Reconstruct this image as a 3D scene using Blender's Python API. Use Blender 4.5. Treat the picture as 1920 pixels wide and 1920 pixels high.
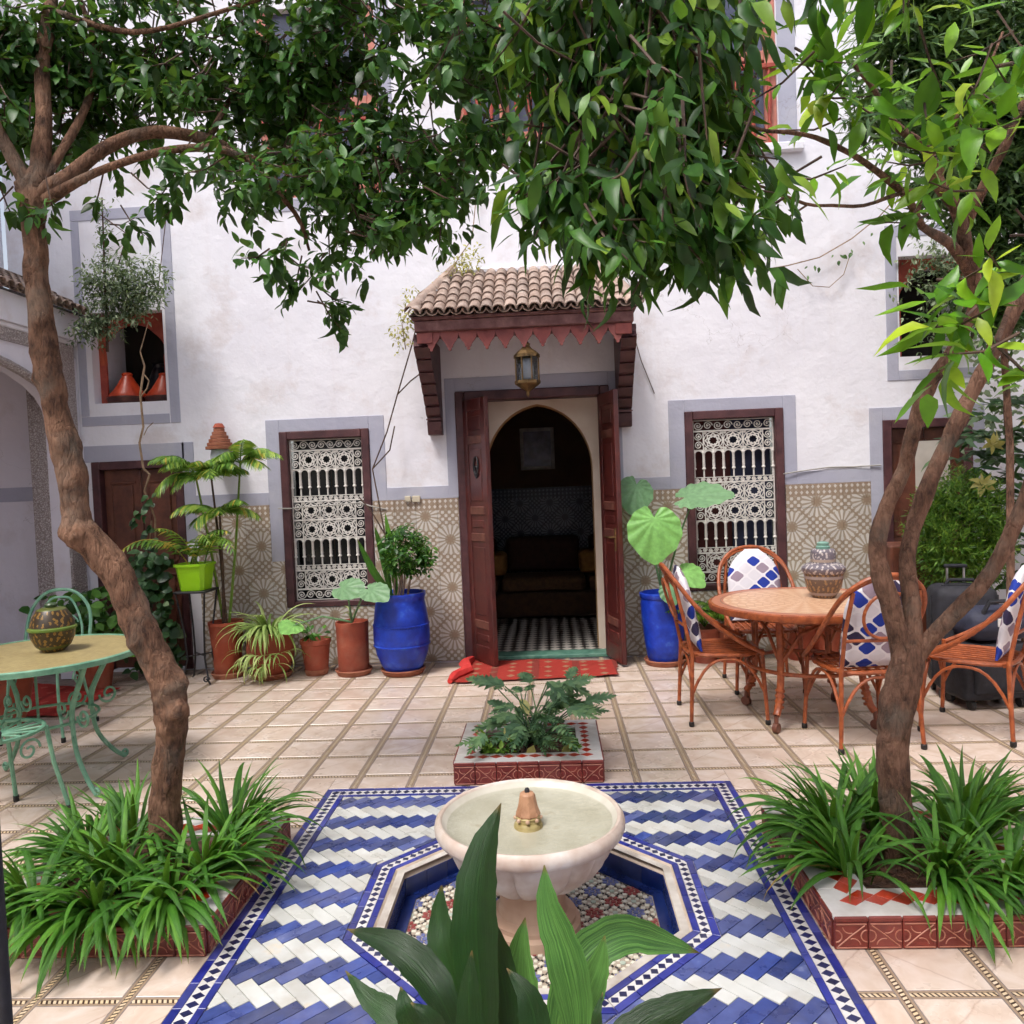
import bpy, bmesh, math, random
from mathutils import Vector, Matrix, Euler
import numpy as np

for o in list(bpy.data.objects):
    bpy.data.objects.remove(o, do_unlink=True)
SC = bpy.context.scene
COL = SC.collection
R = math.radians
PI = math.pi
random.seed(7)

# ------------------------------------------------------------------ camera, sky, sun, exposure
cam_data = bpy.data.cameras.new('camera')
cam_data.sensor_width = 36.0
cam_data.lens = 36.0 * 1474 / 1920
cam_data.clip_start = 0.05
cam_data.clip_end = 400
cam = bpy.data.objects.new('camera', cam_data)
COL.objects.link(cam)
cam.matrix_world = (Matrix.Translation((0, 0, 1.5)) @ Matrix.Rotation(R(2.76), 4, 'Z')
                    @ Matrix.Rotation(R(90 - 2.2), 4, 'X') @ Matrix.Rotation(R(-2.3), 4, 'Z'))
SC.camera = cam

SUN_EL, SUN_AZ = R(62), R(215)      # azimuth clockwise from +Y
world = bpy.data.worlds.new('World')
SC.world = world
world.use_nodes = True
wn = world.node_tree
wn.nodes.clear()
w_out = wn.nodes.new('ShaderNodeOutputWorld')
w_bg = wn.nodes.new('ShaderNodeBackground')
w_sky = wn.nodes.new('ShaderNodeTexSky')
w_hsv = wn.nodes.new('ShaderNodeHueSaturation')
w_sky.sky_type = 'NISHITA'
w_sky.sun_disc = False
w_sky.sun_elevation = SUN_EL
w_sky.sun_rotation = SUN_AZ
w_sky.air_density = 1.0
w_sky.dust_density = 4.0
w_hsv.inputs['Saturation'].default_value = 0.5     # a bright overcast sky is nearly neutral
w_bg.inputs['Strength'].default_value = 0.115
wn.links.new(w_sky.outputs[0], w_hsv.inputs['Color'])
wn.links.new(w_hsv.outputs[0], w_bg.inputs['Color'])
wn.links.new(w_bg.outputs[0], w_out.inputs['Surface'])

sun_data = bpy.data.lights.new('sun', 'SUN')
sun_data.energy = 1.5
sun_data.angle = R(15)
sun_data.color = (1.0, 0.96, 0.92)
sun = bpy.data.objects.new('sun', sun_data)
COL.objects.link(sun)
sd = Vector((math.sin(SUN_AZ) * math.cos(SUN_EL), math.cos(SUN_AZ) * math.cos(SUN_EL), math.sin(SUN_EL)))
sun.rotation_euler = sd.to_track_quat('Z', 'Y').to_euler()
sun.location = (0, -4, 9)

SC.view_settings.view_transform = 'Standard'
SC.view_settings.look = 'None'
SC.view_settings.gamma = 1.0
SC.view_settings.exposure = 0.90
SC.render.engine = 'CYCLES'
SC.cycles.max_bounces = 8
SC.cycles.diffuse_bounces = 4
SC.cycles.glossy_bounces = 3
SC.cycles.transmission_bounces = 4
SC.cycles.transparent_max_bounces = 4
SC.cycles.use_adaptive_sampling = True
SC.cycles.adaptive_threshold = 0.035
SC.cycles.adaptive_min_samples = 12
SC.cycles.use_denoising = True
SC.cycles.caustics_reflective = False
SC.cycles.caustics_refractive = False

# ------------------------------------------------------------------ object helpers
def wl(o):
    v = Vector((0, 0, 0))
    while o is not None:
        v = v + o.location
        o = o.parent
    return v

def tag(o, label=None, cat=None, group=None, kind=None):
    if label: o['label'] = label
    if cat: o['category'] = cat
    if group: o['group'] = group
    if kind: o['kind'] = kind
    return o

def thing(name, label, cat, loc=(0, 0, 0), rz=0.0, group=None):
    o = bpy.data.objects.new(name, None)
    o.empty_display_size = 0.1
    o.location = loc
    o.rotation_euler = (0, 0, rz)
    COL.objects.link(o)
    return tag(o, label, cat, group)

def inst(name, mesh, parent, loc=(0, 0, 0), rot=(0, 0, 0), scale=(1, 1, 1), world=True, M=None):
    o = bpy.data.objects.new(name, mesh)
    COL.objects.link(o)
    if parent is not None:
        o.parent = parent
    off = wl(parent) if (world and parent is not None) else Vector((0, 0, 0))
    if M is not None:
        o.matrix_local = Matrix.Translation(-off) @ M
    else:
        o.location = Vector(loc) - off
        o.rotation_euler = rot
        o.scale = scale
    return o

def copy_tree(o, parent=None):
    c = o.copy()
    COL.objects.link(c)
    if parent is not None:
        c.parent = parent
    for ch in list(o.children):
        copy_tree(ch, c)
    return c

class MB:
    """collects faces; build() links them as one mesh object"""
    def __init__(s):
        s.v = []; s.f = []; s.m = []; s.uv = {}
    def add(s, verts, faces, mi=0):
        b = len(s.v)
        s.v.extend([tuple(p) for p in verts])
        for f in faces:
            s.f.append([b + i for i in f]); s.m.append(mi)
        return b
    def box(s, x0, x1, y0, y1, z0, z1, ch=0.0, mi=0):
        if ch <= 0:
            s.add([(x, y, z) for z in (z0, z1) for y in (y0, y1) for x in (x0, x1)],
                  [(0, 2, 3, 1), (4, 5, 7, 6), (0, 1, 5, 4), (2, 6, 7, 3), (0, 4, 6, 2), (1, 3, 7, 5)], mi)
            return
        bm = bmesh.new()
        bmesh.ops.create_cube(bm, size=1.0)
        for vv in bm.verts:
            vv.co = Vector(((x0 + x1) / 2 + vv.co.x * (x1 - x0), (y0 + y1) / 2 + vv.co.y * (y1 - y0), (z0 + z1) / 2 + vv.co.z * (z1 - z0)))
        bmesh.ops.bevel(bm, geom=list(bm.edges), offset=ch, segments=1, affect='EDGES')
        bm.verts.index_update()
        s.add([vv.co[:] for vv in bm.verts], [[vv.index for vv in f.verts] for f in bm.faces], mi)
        bm.free()
    def rbox(s, x0, x1, y0, y1, z0, z1, r, seg=3, mi=0):
        bm = bmesh.new()
        bmesh.ops.create_cube(bm, size=1.0)
        for vv in bm.verts:
            vv.co = Vector(((x0 + x1) / 2 + vv.co.x * (x1 - x0), (y0 + y1) / 2 + vv.co.y * (y1 - y0), (z0 + z1) / 2 + vv.co.z * (z1 - z0)))
        bmesh.ops.bevel(bm, geom=list(bm.edges), offset=r, segments=seg, affect='EDGES', profile=0.5)
        bm.verts.index_update()
        s.add([vv.co[:] for vv in bm.verts], [[vv.index for vv in f.verts] for f in bm.faces], mi)
        bm.free()
    def prism(s, poly, z0, z1, ch=0.0, mi=0, xf=None):
        """poly: 2-D outline; extruded along z, top edge chamfered; xf maps (a,b,c) to a point"""
        n = len(poly)
        cx = sum(p[0] for p in poly) / n; cy = sum(p[1] for p in poly) / n
        rings = [[(p[0], p[1], z0) for p in poly]]
        if ch > 0:
            rings.append([(p[0], p[1], z1 - ch) for p in poly])
            q = []
            for p in poly:
                d = math.hypot(p[0] - cx, p[1] - cy) or 1
                k = max(0.0, 1 - 1.3 * ch / d)
                q.append((cx + (p[0] - cx) * k, cy + (p[1] - cy) * k, z1))
            rings.append(q)
        else:
            rings.append([(p[0], p[1], z1) for p in poly])
        vv = [p for r in rings for p in r]
        if xf: vv = [xf(*p) for p in vv]
        ff = [list(range(n))[::-1], [(len(rings) - 1) * n + i for i in range(n)]]
        for k in range(len(rings) - 1):
            for i in range(n):
                j = (i + 1) % n
                ff.append((k * n + i, k * n + j, (k + 1) * n + j, (k + 1) * n + i))
        s.add(vv, ff, mi)
    def tube(s, pts, rad, n=8, mi=0, cap=True, closed=False, jit=0.0):
        pts = [Vector(p) for p in pts]
        m = len(pts)
        if not hasattr(rad, '__len__'): rad = [rad] * m
        up = None
        vv = []
        for i, p in enumerate(pts):
            if closed:
                t = pts[(i + 1) % m] - pts[i - 1]
            else:
                t = pts[min(i + 1, m - 1)] - pts[max(i - 1, 0)]
            if t.length < 1e-9: t = Vector((0, 0, 1))
            t.normalize()
            if up is None:
                up = Vector((0, 0, 1)) if abs(t.z) < 0.9 else Vector((1, 0, 0))
            a = up - t * up.dot(t)
            if a.length < 1e-6:
                a = Vector((0, 1, 0)) - t * t.y
            a.normalize(); up = a
            b = t.cross(a)
            for k in range(n):
                th = 2 * PI * k / n
                rr = rad[i] * (1 + (random.uniform(-jit, jit) if jit else 0))
                vv.append(p + a * math.cos(th) * rr + b * math.sin(th) * rr)
        ff = []
        for i in range(m if closed else m - 1):
            i2 = (i + 1) % m
            for k in range(n):
                k2 = (k + 1) % n
                ff.append((i * n + k, i * n + k2, i2 * n + k2, i2 * n + k))
        if cap and not closed:
            ff.append(list(range(n))[::-1]); ff.append([(m - 1) * n + k for k in range(n)])
        s.add(vv, ff, mi)
    def lathe(s, prof, n=32, c=(0, 0, 0), mi=0, flute=None):
        vv = []; ff = []
        m = len(prof)
        for i, (r, z) in enumerate(prof):
            for k in range(n):
                th = 2 * PI * k / n
                rr = r * (flute(i, th) if flute else 1)
                vv.append((c[0] + rr * math.cos(th), c[1] + rr * math.sin(th), c[2] + z))
        for i in range(m - 1):
            for k in range(n):
                k2 = (k + 1) % n
                ff.append((i * n + k, i * n + k2, (i + 1) * n + k2, (i + 1) * n + k))
        if prof[0][0] > 1e-5: ff.append(list(range(n))[::-1])
        if prof[-1][0] > 1e-5: ff.append([(m - 1) * n + k for k in range(n)])
        s.add(vv, ff, mi)
    def mesh(s, name, mats, smooth=False, off=(0, 0, 0), fix=True, sharp=40):
        me = bpy.data.meshes.new(name)
        ox, oy, oz = off
        me.from_pydata([(x - ox, y - oy, z - oz) for x, y, z in s.v], [], s.f)
        if not isinstance(mats, (list, tuple)): mats = [mats]
        for m in mats: me.materials.append(m)
        if len(mats) > 1:
            me.polygons.foreach_set('material_index', s.m)
        if fix:
            bm = bmesh.new(); bm.from_mesh(me)
            bmesh.ops.recalc_face_normals(bm, faces=bm.faces)
            bm.to_mesh(me); bm.free()
        if smooth:
            me.polygons.foreach_set('use_smooth', [True] * len(me.polygons))
            if sharp: me.set_sharp_from_angle(angle=R(sharp))
        me.update()
        return me
    def build(s, name, mats, parent=None, smooth=False, world=True, fix=True, sharp=40):
        off = wl(parent) if (world and parent is not None) else (0, 0, 0)
        me = s.mesh(name, mats, smooth, off, fix, sharp)
        o = bpy.data.objects.new(name, me)
        COL.objects.link(o)
        if parent is not None: o.parent = parent
        return o

def part(name, mats, parent, fn, smooth=False, world=True, **k):
    m = MB(); fn(m)
    return m.build(name, mats, parent, smooth, world, **k)

def smp(P, sub=5, closed=False):
    """Catmull-Rom smoothing of a polyline"""
    P = [Vector(p) for p in P]; A = [P[0] * 2 - P[1]] + P + [P[-1] * 2 - P[-2]]; C = []
    for k in range(len(P) - 1):
        for s_ in range(sub):
            q = s_ / sub; a, b, c, d = A[k:k + 4]
            C.append(.5 * ((2 * b) + (c - a) * q + (2 * a - 5 * b + 4 * c - d) * q * q + (3 * b - 3 * c + d - a) * q ** 3))
    return C + [P[-1]]

# convex clipping -------------------------------------------------------------
def clip(poly, a, b, c):
    """keep a*x+b*y<=c"""
    out = []
    n = len(poly)
    for i in range(n):
        p, q = poly[i], poly[(i + 1) % n]
        dp = a * p[0] + b * p[1] - c; dq = a * q[0] + b * q[1] - c
        if dp <= 0: out.append(p)
        if (dp < 0 < dq) or (dq < 0 < dp):
            t = dp / (dp - dq)
            out.append((p[0] + (q[0] - p[0]) * t, p[1] + (q[1] - p[1]) * t))
    return out
def area(poly):
    return abs(sum(poly[i][0] * poly[(i + 1) % len(poly)][1] - poly[(i + 1) % len(poly)][0] * poly[i][1] for i in range(len(poly)))) / 2 if len(poly) > 2 else 0
def outside(poly, hs):
    """largest piece of a small convex polygon lying outside the convex region {a*x+b*y<=c for all hs}"""
    ins = poly
    for h in hs:
        ins = clip(ins, *h)
        if len(ins) < 3: return poly
    if area(ins) < 1e-7: return poly
    best = []
    for a, b, c in hs:
        q = clip(poly, -a, -b, -c)
        if area(q) > area(best): best = q
    return best if area(best) > 0 else None

# ------------------------------------------------------------------ materials
def lin(r, g, b):
    f = lambda u: (u / 255 / 12.92) if u / 255 <= 0.04045 else ((u / 255 + 0.055) / 1.055) ** 2.4
    return (f(r), f(g), f(b))

def new_mat(name):
    m = bpy.data.materials.new(name)
    m.use_nodes = True
    nt = m.node_tree
    return m, nt, nt.nodes['Principled BSDF'], nt.nodes['Material Output']

def nd(nt, typ, **kw):
    n = nt.nodes.new(typ)
    for k, v in kw.items(): setattr(n, k, v)
    return n
def lk(nt, a, b): nt.links.new(a, b)
def mth(nt, op, a, b=None, c=None):
    n = nt.nodes.new('ShaderNodeMath'); n.operation = op
    for i, v in enumerate((a, b, c)):
        if v is None: continue
        if isinstance(v, (int, float)): n.inputs[i].default_value = v
        else: lk(nt, v, n.inputs[i])
    return n.outputs[0]
def mixc(nt, f, a, b, typ='MIX'):
    n = nt.nodes.new('ShaderNodeMix'); n.data_type = 'RGBA'; n.blend_type = typ
    for s_, v in ((n.inputs[0], f), (n.inputs[6], a), (n.inputs[7], b)):
        if isinstance(v, (int, float)): s_.default_value = v
        elif isinstance(v, tuple): s_.default_value = (*v[:3], 1)
        else: lk(nt, v, s_)
    return n.outputs[2]
def ramp(nt, f, stops, interp='LINEAR'):
    n = nt.nodes.new('ShaderNodeValToRGB')
    n.color_ramp.interpolation = interp
    els = n.color_ramp.elements
    while len(els) > 1: els.remove(els[-1])
    els[0].position = stops[0][0]; els[0].color = (*stops[0][1], 1)
    for p, c in stops[1:]:
        e = els.new(p); e.color = (*c, 1)
    lk(nt, f, n.inputs[0])
    return n.outputs[0]
def coords(nt, mode='pos'):
    if mode == 'pos':
        return nd(nt, 'ShaderNodeNewGeometry').outputs['Position']
    return nd(nt, 'ShaderNodeTexCoord').outputs['Object' if mode == 'obj' else 'UV']
def noise(nt, vec, scale, detail=4, rough=0.55, dist=0.0):
    n = nd(nt, 'ShaderNodeTexNoise')
    n.inputs['Scale'].default_value = scale; n.inputs['Detail'].default_value = detail
    n.inputs['Roughness'].default_value = rough; n.inputs['Distortion'].default_value = dist
    if vec is not None: lk(nt, vec, n.inputs['Vector'])
    return n.outputs[0]
def bump(nt, bs, h, strength, dist=0.01):
    n = nd(nt, 'ShaderNodeBump'); n.inputs['Strength'].default_value = strength; n.inputs['Distance'].default_value = dist
    lk(nt, h, n.inputs['Height']); lk(nt, n.outputs[0], bs.inputs['Normal'])
def sepxyz(nt, v):
    n = nd(nt, 'ShaderNodeSeparateXYZ'); lk(nt, v, n.inputs[0]); return n.outputs
def objrand(nt): return nd(nt, 'ShaderNodeObjectInfo').outputs['Random']

def mat(name, c1, c2=None, scale=6.0, rough=0.6, bmp=0.0, bscale=40.0, bdist=0.004, metal=0.0, spec=0.5, rnd=0.0,
        mode='pos', lo=0.35, hi=0.65, detail=3, coat=0.0, c3=None, rrange=0.0, dirt=0.0, dcol=(0.20, 0.14, 0.09)):
    m, nt, bs, out = new_mat(name)
    v = coords(nt, mode)
    if c2 is None: c2 = tuple(min(1, x * 1.12) for x in c1)
    f = noise(nt, v, scale, detail)
    stops = [(lo, c1), (hi, c2)]
    if c3: stops.append((min(1, hi + 0.12), c3))
    col = ramp(nt, f, stops)
    if dirt:
        dn = noise(nt, coords(nt), 3.1, 5, .68)
        col = mixc(nt, mth(nt, 'MULTIPLY', ramp(nt, dn, [(.48, (0, 0, 0)), (.68, (1, 1, 1))]), dirt), col, dcol)
    if rnd:
        h = nd(nt, 'ShaderNodeHueSaturation')
        lk(nt, col, h.inputs['Color'])
        rv = objrand(nt)
        lk(nt, mth(nt, 'MULTIPLY_ADD', rv, 2 * rnd, 1 - rnd), h.inputs['Value'])
        r2 = mth(nt, 'FRACT', mth(nt, 'MULTIPLY', rv, 17.3))
        lk(nt, mth(nt, 'MULTIPLY_ADD', r2, 0.8 * rnd, 1 - 0.4 * rnd), h.inputs['Saturation'])
        col = h.outputs[0]
    lk(nt, col, bs.inputs['Base Color'])
    bs.inputs['Roughness'].default_value = rough
    if rrange:
        lk(nt, mth(nt, 'MULTIPLY_ADD', f, rrange, rough - rrange / 2), bs.inputs['Roughness'])
    bs.inputs['Metallic'].default_value = metal
    bs.inputs['Specular IOR Level'].default_value = spec
    if coat:
        bs.inputs['Coat Weight'].default_value = coat; bs.inputs['Coat Roughness'].default_value = 0.12
    if bmp:
        bump(nt, bs, noise(nt, v, bscale, 2), bmp, bdist)
    return m

def leaf_mat(name, dark, mid, light, rough=0.38, trans=0.28, tcol=None, vein=False, pale=None, streak=.35, spec=.4):
    m, nt, bs, out = new_mat(name)
    g = nd(nt, 'ShaderNodeNewGeometry')
    r = mth(nt, 'FRACT', mth(nt, 'ADD', g.outputs['Random Per Island'], objrand(nt)))
    col = ramp(nt, r, [(0.0, dark), (0.5, mid), (0.88, light)] + ([(0.97, pale)] if pale else []))
    n1 = noise(nt, g.outputs['Position'], 30, 2)
    col = mixc(nt, 0.5, col, ramp(nt, n1, [(0.3, (0.6, 0.6, 0.6)), (0.7, (1.25, 1.25, 1.2))]), 'MULTIPLY')
    if vein:
        uv = sepxyz(nt, nd(nt, 'ShaderNodeTexCoord').outputs['UV'])
        w = mth(nt, 'SINE', mth(nt, 'MULTIPLY', uv[0], 55.0))
        cv = nd(nt, 'ShaderNodeCombineXYZ'); lk(nt, mth(nt, 'MULTIPLY', uv[0], 34.0), cv.inputs[0]); lk(nt, mth(nt, 'MULTIPLY', uv[1], 2.5), cv.inputs[1]); lk(nt, mth(nt, 'MULTIPLY', objrand(nt), 50.0), cv.inputs[2])
        stn = noise(nt, cv.outputs[0], 1.0, 3, .6)
        col = mixc(nt, mth(nt, 'MULTIPLY', ramp(nt, stn, [(.42, (0, 0, 0)), (.72, (1, 1, 1))]), streak), col, tuple(min(1, x * 1.7) for x in light))
        col = mixc(nt, mth(nt, 'MULTIPLY_ADD', w, 0.02, 0.03), col, tuple(min(1, x * 1.8) for x in light))
        tip = ramp(nt, mth(nt, 'ADD', uv[1], mth(nt, 'MULTIPLY_ADD', stn, .10, -.05)), [(.94, (0, 0, 0)), (.985, (1, 1, 1))])
        col = mixc(nt, mth(nt, 'MULTIPLY', tip, .75), col, lin(130, 104, 60))
        mid_l = mth(nt, 'LESS_THAN', mth(nt, 'ABSOLUTE', mth(nt, 'SUBTRACT', uv[0], 0.5)), 0.025)
        col = mixc(nt, mth(nt, 'MULTIPLY', mid_l, 0.22), col, tuple(min(1, x * 1.6) for x in light))
    lk(nt, col, bs.inputs['Base Color'])
    bs.inputs['Roughness'].default_value = rough
    bs.inputs['Specular IOR Level'].default_value = spec
    if vein: bump(nt, bs, mth(nt, 'ADD', stn, mth(nt, 'MULTIPLY', w, .06)), .4, .004)
    tr = nd(nt, 'ShaderNodeBsdfTranslucent')
    lk(nt, mixc(nt, 0.5, col, tcol or (0.22, 0.36, 0.03)), tr.inputs['Color'])
    mx = nd(nt, 'ShaderNodeMixShader'); mx.inputs[0].default_value = trans
    lk(nt, bs.outputs[0], mx.inputs[1]); lk(nt, tr.outputs[0], mx.inputs[2]); lk(nt, mx.outputs[0], out.inputs['Surface'])
    return m
MT = {}
def plaster(name, c1, c2, stain):
    m, nt, bs, out = new_mat(name)
    v = coords(nt)
    big = noise(nt, v, 0.9, 4, 0.62)
    col = ramp(nt, big, [(0.32, c1), (0.6, c2)])
    st = noise(nt, v, 2.3, 5, 0.68)
    col = mixc(nt, mth(nt, 'MULTIPLY', ramp(nt, st, [(0.53, (0, 0, 0)), (0.70, (1, 1, 1))]), 0.55), col, stain)
    mp = nd(nt, 'ShaderNodeMapping'); mp.inputs['Scale'].default_value = (6.0, 6.0, 0.35); lk(nt, v, mp.inputs[0])
    dr = noise(nt, mp.outputs[0], 1.0, 3, 0.7)           # rain streaks
    col = mixc(nt, mth(nt, 'MULTIPLY', ramp(nt, dr, [(0.55, (0, 0, 0)), (0.8, (1, 1, 1))]), 0.22), col, stain)
    vo = nd(nt, 'ShaderNodeTexVoronoi'); vo.feature = 'DISTANCE_TO_EDGE'; vo.inputs['Scale'].default_value = 0.85
    dv = nd(nt, 'ShaderNodeVectorMath'); dv.operation = 'ADD'
    nz = nd(nt, 'ShaderNodeTexNoise'); nz.inputs['Scale'].default_value = 3.0; nz.inputs['Detail'].default_value = 6; lk(nt, v, nz.inputs['Vector'])
    lk(nt, v, dv.inputs[0]); lk(nt, nz.outputs[1], dv.inputs[1]); lk(nt, dv.outputs[0], vo.inputs['Vector'])
    crack = mth(nt, 'LESS_THAN', vo.outputs[0], 0.0022)
    crack = mth(nt, 'MULTIPLY', crack, mth(nt, 'GREATER_THAN', noise(nt, v, 0.7, 2), 0.56))
    col = mixc(nt, mth(nt, 'MULTIPLY', crack, 0.3), col, lin(130, 118, 112))
    lk(nt, col, bs.inputs['Base Color'])
    bs.inputs['Roughness'].default_value = 0.82
    bs.inputs['Specular IOR Level'].default_value = 0.25
    h = mth(nt, 'MULTIPLY', noise(nt, v, 2.2, 5, 0.62), 2.6)
    bump(nt, bs, h, 0.38, 0.02)
    return m
MT['plaster'] = plaster('white_plaster', (0.74, 0.725, 0.785), (0.82, 0.81, 0.86), (0.59, 0.51, 0.49))
MT['plaster2'] = plaster('gallery_plaster', (0.70, 0.67, 0.74), (0.76, 0.73, 0.79), (0.58, 0.52, 0.53))
MT['grey'] = plaster('grey_limewash', (0.37, 0.37, 0.46), (0.43, 0.43, 0.51), (0.50, 0.49, 0.52))
MT['cream'] = mat('cream_plaster', lin(208, 190, 172), lin(222, 208, 192), 3, 0.8, 0.15, 30)
MT['ochre'] = mat('ochre_plaster', lin(176, 138, 92), lin(190, 152, 106), 4, 0.8, 0.15, 30)

# zellige dado : twelve-and-more pointed rosettes laid on a diagonal lattice
def zellige(name, white, tan, brown, grout, P=0.29, ox=0.0, oz=0.0, rough=0.22):
    m, nt, bs, out = new_mat(name)
    x, y, z = sepxyz(nt, coords(nt))
    x = mth(nt, 'ADD', x, ox); z = mth(nt, 'ADD', z, oz)
    k = 0.70710678 / P
    u = mth(nt, 'MULTIPLY', mth(nt, 'ADD', x, z), k); v = mth(nt, 'MULTIPLY', mth(nt, 'SUBTRACT', x, z), k)
    fu = mth(nt, 'SUBTRACT', mth(nt, 'FRACT', u), 0.5); fv = mth(nt, 'SUBTRACT', mth(nt, 'FRACT', v), 0.5)
    r = mth(nt, 'SQRT', mth(nt, 'ADD', mth(nt, 'MULTIPLY', fu, fu), mth(nt, 'MULTIPLY', fv, fv)))
    th = mth(nt, 'ARCTAN2', fu, fv)
    c16 = mth(nt, 'COSINE', mth(nt, 'MULTIPLY', th, 16.0)); c8 = mth(nt, 'COSINE', mth(nt, 'MULTIPLY', th, 8.0))
    petal = mth(nt, 'MULTIPLY', mth(nt, 'GREATER_THAN', c16, mth(nt, 'MULTIPLY_ADD', r, -1.6, 0.35)),
                mth(nt, 'MULTIPLY', mth(nt, 'GREATER_THAN', r, 0.16), mth(nt, 'LESS_THAN', r, mth(nt, 'MULTIPLY_ADD', c16, 0.03, 0.42))))
    core = mth(nt, 'LESS_THAN', r, mth(nt, 'MULTIPLY_ADD', c8, 0.035, 0.115))
    # fine lattice of small squares and octagons between the rosettes
    gu = mth(nt, 'SUBTRACT', mth(nt, 'FRACT', mth(nt, 'MULTIPLY', u, 7.0)), 0.5); gv = mth(nt, 'SUBTRACT', mth(nt, 'FRACT', mth(nt, 'MULTIPLY', v, 7.0)), 0.5)
    d1 = mth(nt, 'ADD', mth(nt, 'ABSOLUTE', gu), mth(nt, 'ABSOLUTE', gv)); d2 = mth(nt, 'MAXIMUM', mth(nt, 'ABSOLUTE', gu), mth(nt, 'ABSOLUTE', gv))
    latt = mth(nt, 'MULTIPLY', mth(nt, 'GREATER_THAN', r, 0.445), mth(nt, 'LESS_THAN', d1, 0.40))
    latt2 = mth(nt, 'MULTIPLY', mth(nt, 'GREATER_THAN', r, 0.445), mth(nt, 'GREATER_THAN', d2, 0.42))
    col = mixc(nt, noise(nt, coords(nt), 25, 2), tan, tuple(c * 0.75 for c in tan))
    col = mixc(nt, latt2, col, brown)
    col = mixc(nt, latt, col, white)
    col = mixc(nt, petal, col, white)
    col = mixc(nt, core, col, brown)
    # upper frieze: a row of little stepped merlons
    band = mth(nt, 'GREATER_THAN', z, 1.285 + oz)
    bx = mth(nt, 'SUBTRACT', mth(nt, 'FRACT', mth(nt, 'MULTIPLY', x, 22.0)), 0.5); bz = mth(nt, 'SUBTRACT', mth(nt, 'FRACT', mth(nt, 'MULTIPLY', z, 22.0)), 0.5)
    bq = mth(nt, 'LESS_THAN', mth(nt, 'ADD', mth(nt, 'ABSOLUTE', bx), mth(nt, 'MULTIPLY', mth(nt, 'ABSOLUTE', bz), 0.8)), 0.3)
    bcol = mixc(nt, bq, tuple(c * 1.0 for c in brown), white)
    col = mixc(nt, mth(nt, 'MULTIPLY', band, 0.9), col, bcol)
    h = nd(nt, 'ShaderNodeHueSaturation'); lk(nt, col, h.inputs['Color'])
    lk(nt, mth(nt, 'MULTIPLY_ADD', objrand(nt), 0.16, 0.92), h.inputs['Value'])
    lk(nt, h.outputs[0], bs.inputs['Base Color'])
    lk(nt, mth(nt, 'MULTIPLY_ADD', noise(nt, coords(nt), 40, 3), 0.25, rough), bs.inputs['Roughness'])
    bump(nt, bs, noise(nt, coords(nt), 12, 2), 0.12, 0.01)
    return m
MT['dado'] = zellige('zellige_dado', lin(202, 195, 188), lin(168, 153, 135), lin(148, 127, 107), lin(150, 130, 105), 0.287, 0.035, -0.02)
MT['dado_dark'] = zellige('zellige_blue', lin(104, 112, 124), lin(44, 54, 72), lin(28, 38, 58), lin(60, 60, 60), 0.25)

MT['wood_red'] = mat('red_brown_wood', lin(70, 28, 27), lin(90, 38, 33), 9, 0.4, 0.3, 60, 0.003, c3=lin(112, 54, 42), coat=0.15)
MT['wood_dark'] = mat('dark_plum_wood', lin(66, 36, 40), lin(88, 52, 54), 9, 0.5, 0.3, 50, 0.004)
MT['wood_weather'] = mat('weathered_wood', lin(88, 50, 50), lin(122, 84, 80), 16, 0.7, 0.4, 60, 0.004, c3=lin(140, 106, 98))
MT['wood_rose'] = mat('faded_red_wood', lin(104, 46, 46), lin(134, 70, 64), 9, 0.65, 0.3, 50, 0.003, rnd=0.1)
MT['wood_mould'] = mat('moulding_wood', lin(88, 48, 42), lin(112, 70, 58), 14, 0.5, 0.2, 50)
MT['wood_brown'] = mat('brown_door_wood', lin(82, 43, 31), lin(112, 64, 45), 9, 0.5, 0.3, 50, 0.003, c3=lin(128, 80, 58))
MT['iron_white'] = mat('white_painted_iron', lin(202, 196, 190), lin(220, 216, 210), 30, 0.5, 0.2, 80, 0.002, c3=lin(160, 142, 128), lo=0.3, hi=0.64)
MT['glass'] = mat('dark_window_pane', (0.012, 0.013, 0.016), (0.02, 0.02, 0.024), 2, 0.12, spec=0.5)
MT['curtain'] = mat('dark_red_curtain', lin(58, 24, 24), lin(80, 34, 32), 8, 0.9)
MT['curtain_b'] = mat('dark_blue_curtain', lin(34, 38, 58), lin(48, 52, 78), 8, 0.9)
MT['brass'] = mat('aged_brass', lin(84, 66, 42), lin(124, 98, 62), 20, 0.45, 0.3, 80, 0.002, metal=0.7)
MT['lamp_glass'] = mat('frosted_lantern_glass', lin(178, 182, 190), lin(204, 208, 214), 10, 0.18)
MT['black_iron'] = mat('black_iron', lin(24, 22, 26), lin(38, 36, 40), 20, 0.45, 0.2, 60)
MT['tile_roof'] = mat('clay_roof_tile', lin(140, 118, 106), lin(172, 152, 140), 12, 0.8, 0.35, 60, 0.004, c3=lin(190, 178, 168), rnd=0.2, dirt=.35, dcol=lin(110, 102, 96))
MT['tile_roof_dark'] = mat('weathered_roof_tile', lin(112, 96, 88), lin(150, 130, 116), 12, 0.85, 0.35, 60, 0.004, c3=lin(168, 156, 146), rnd=0.2)
MT['terracotta'] = mat('terracotta', lin(138, 60, 40), lin(160, 76, 52), 7, 0.78, 0.3, 60, 0.004, c3=lin(176, 104, 80), rnd=0.08, dirt=.35, dcol=lin(150, 120, 100))
MT['terracotta_pale'] = mat('terracotta_saucer', lin(140, 80, 56), lin(160, 104, 80), 9, 0.8, 0.25, 60, 0.003)
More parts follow.
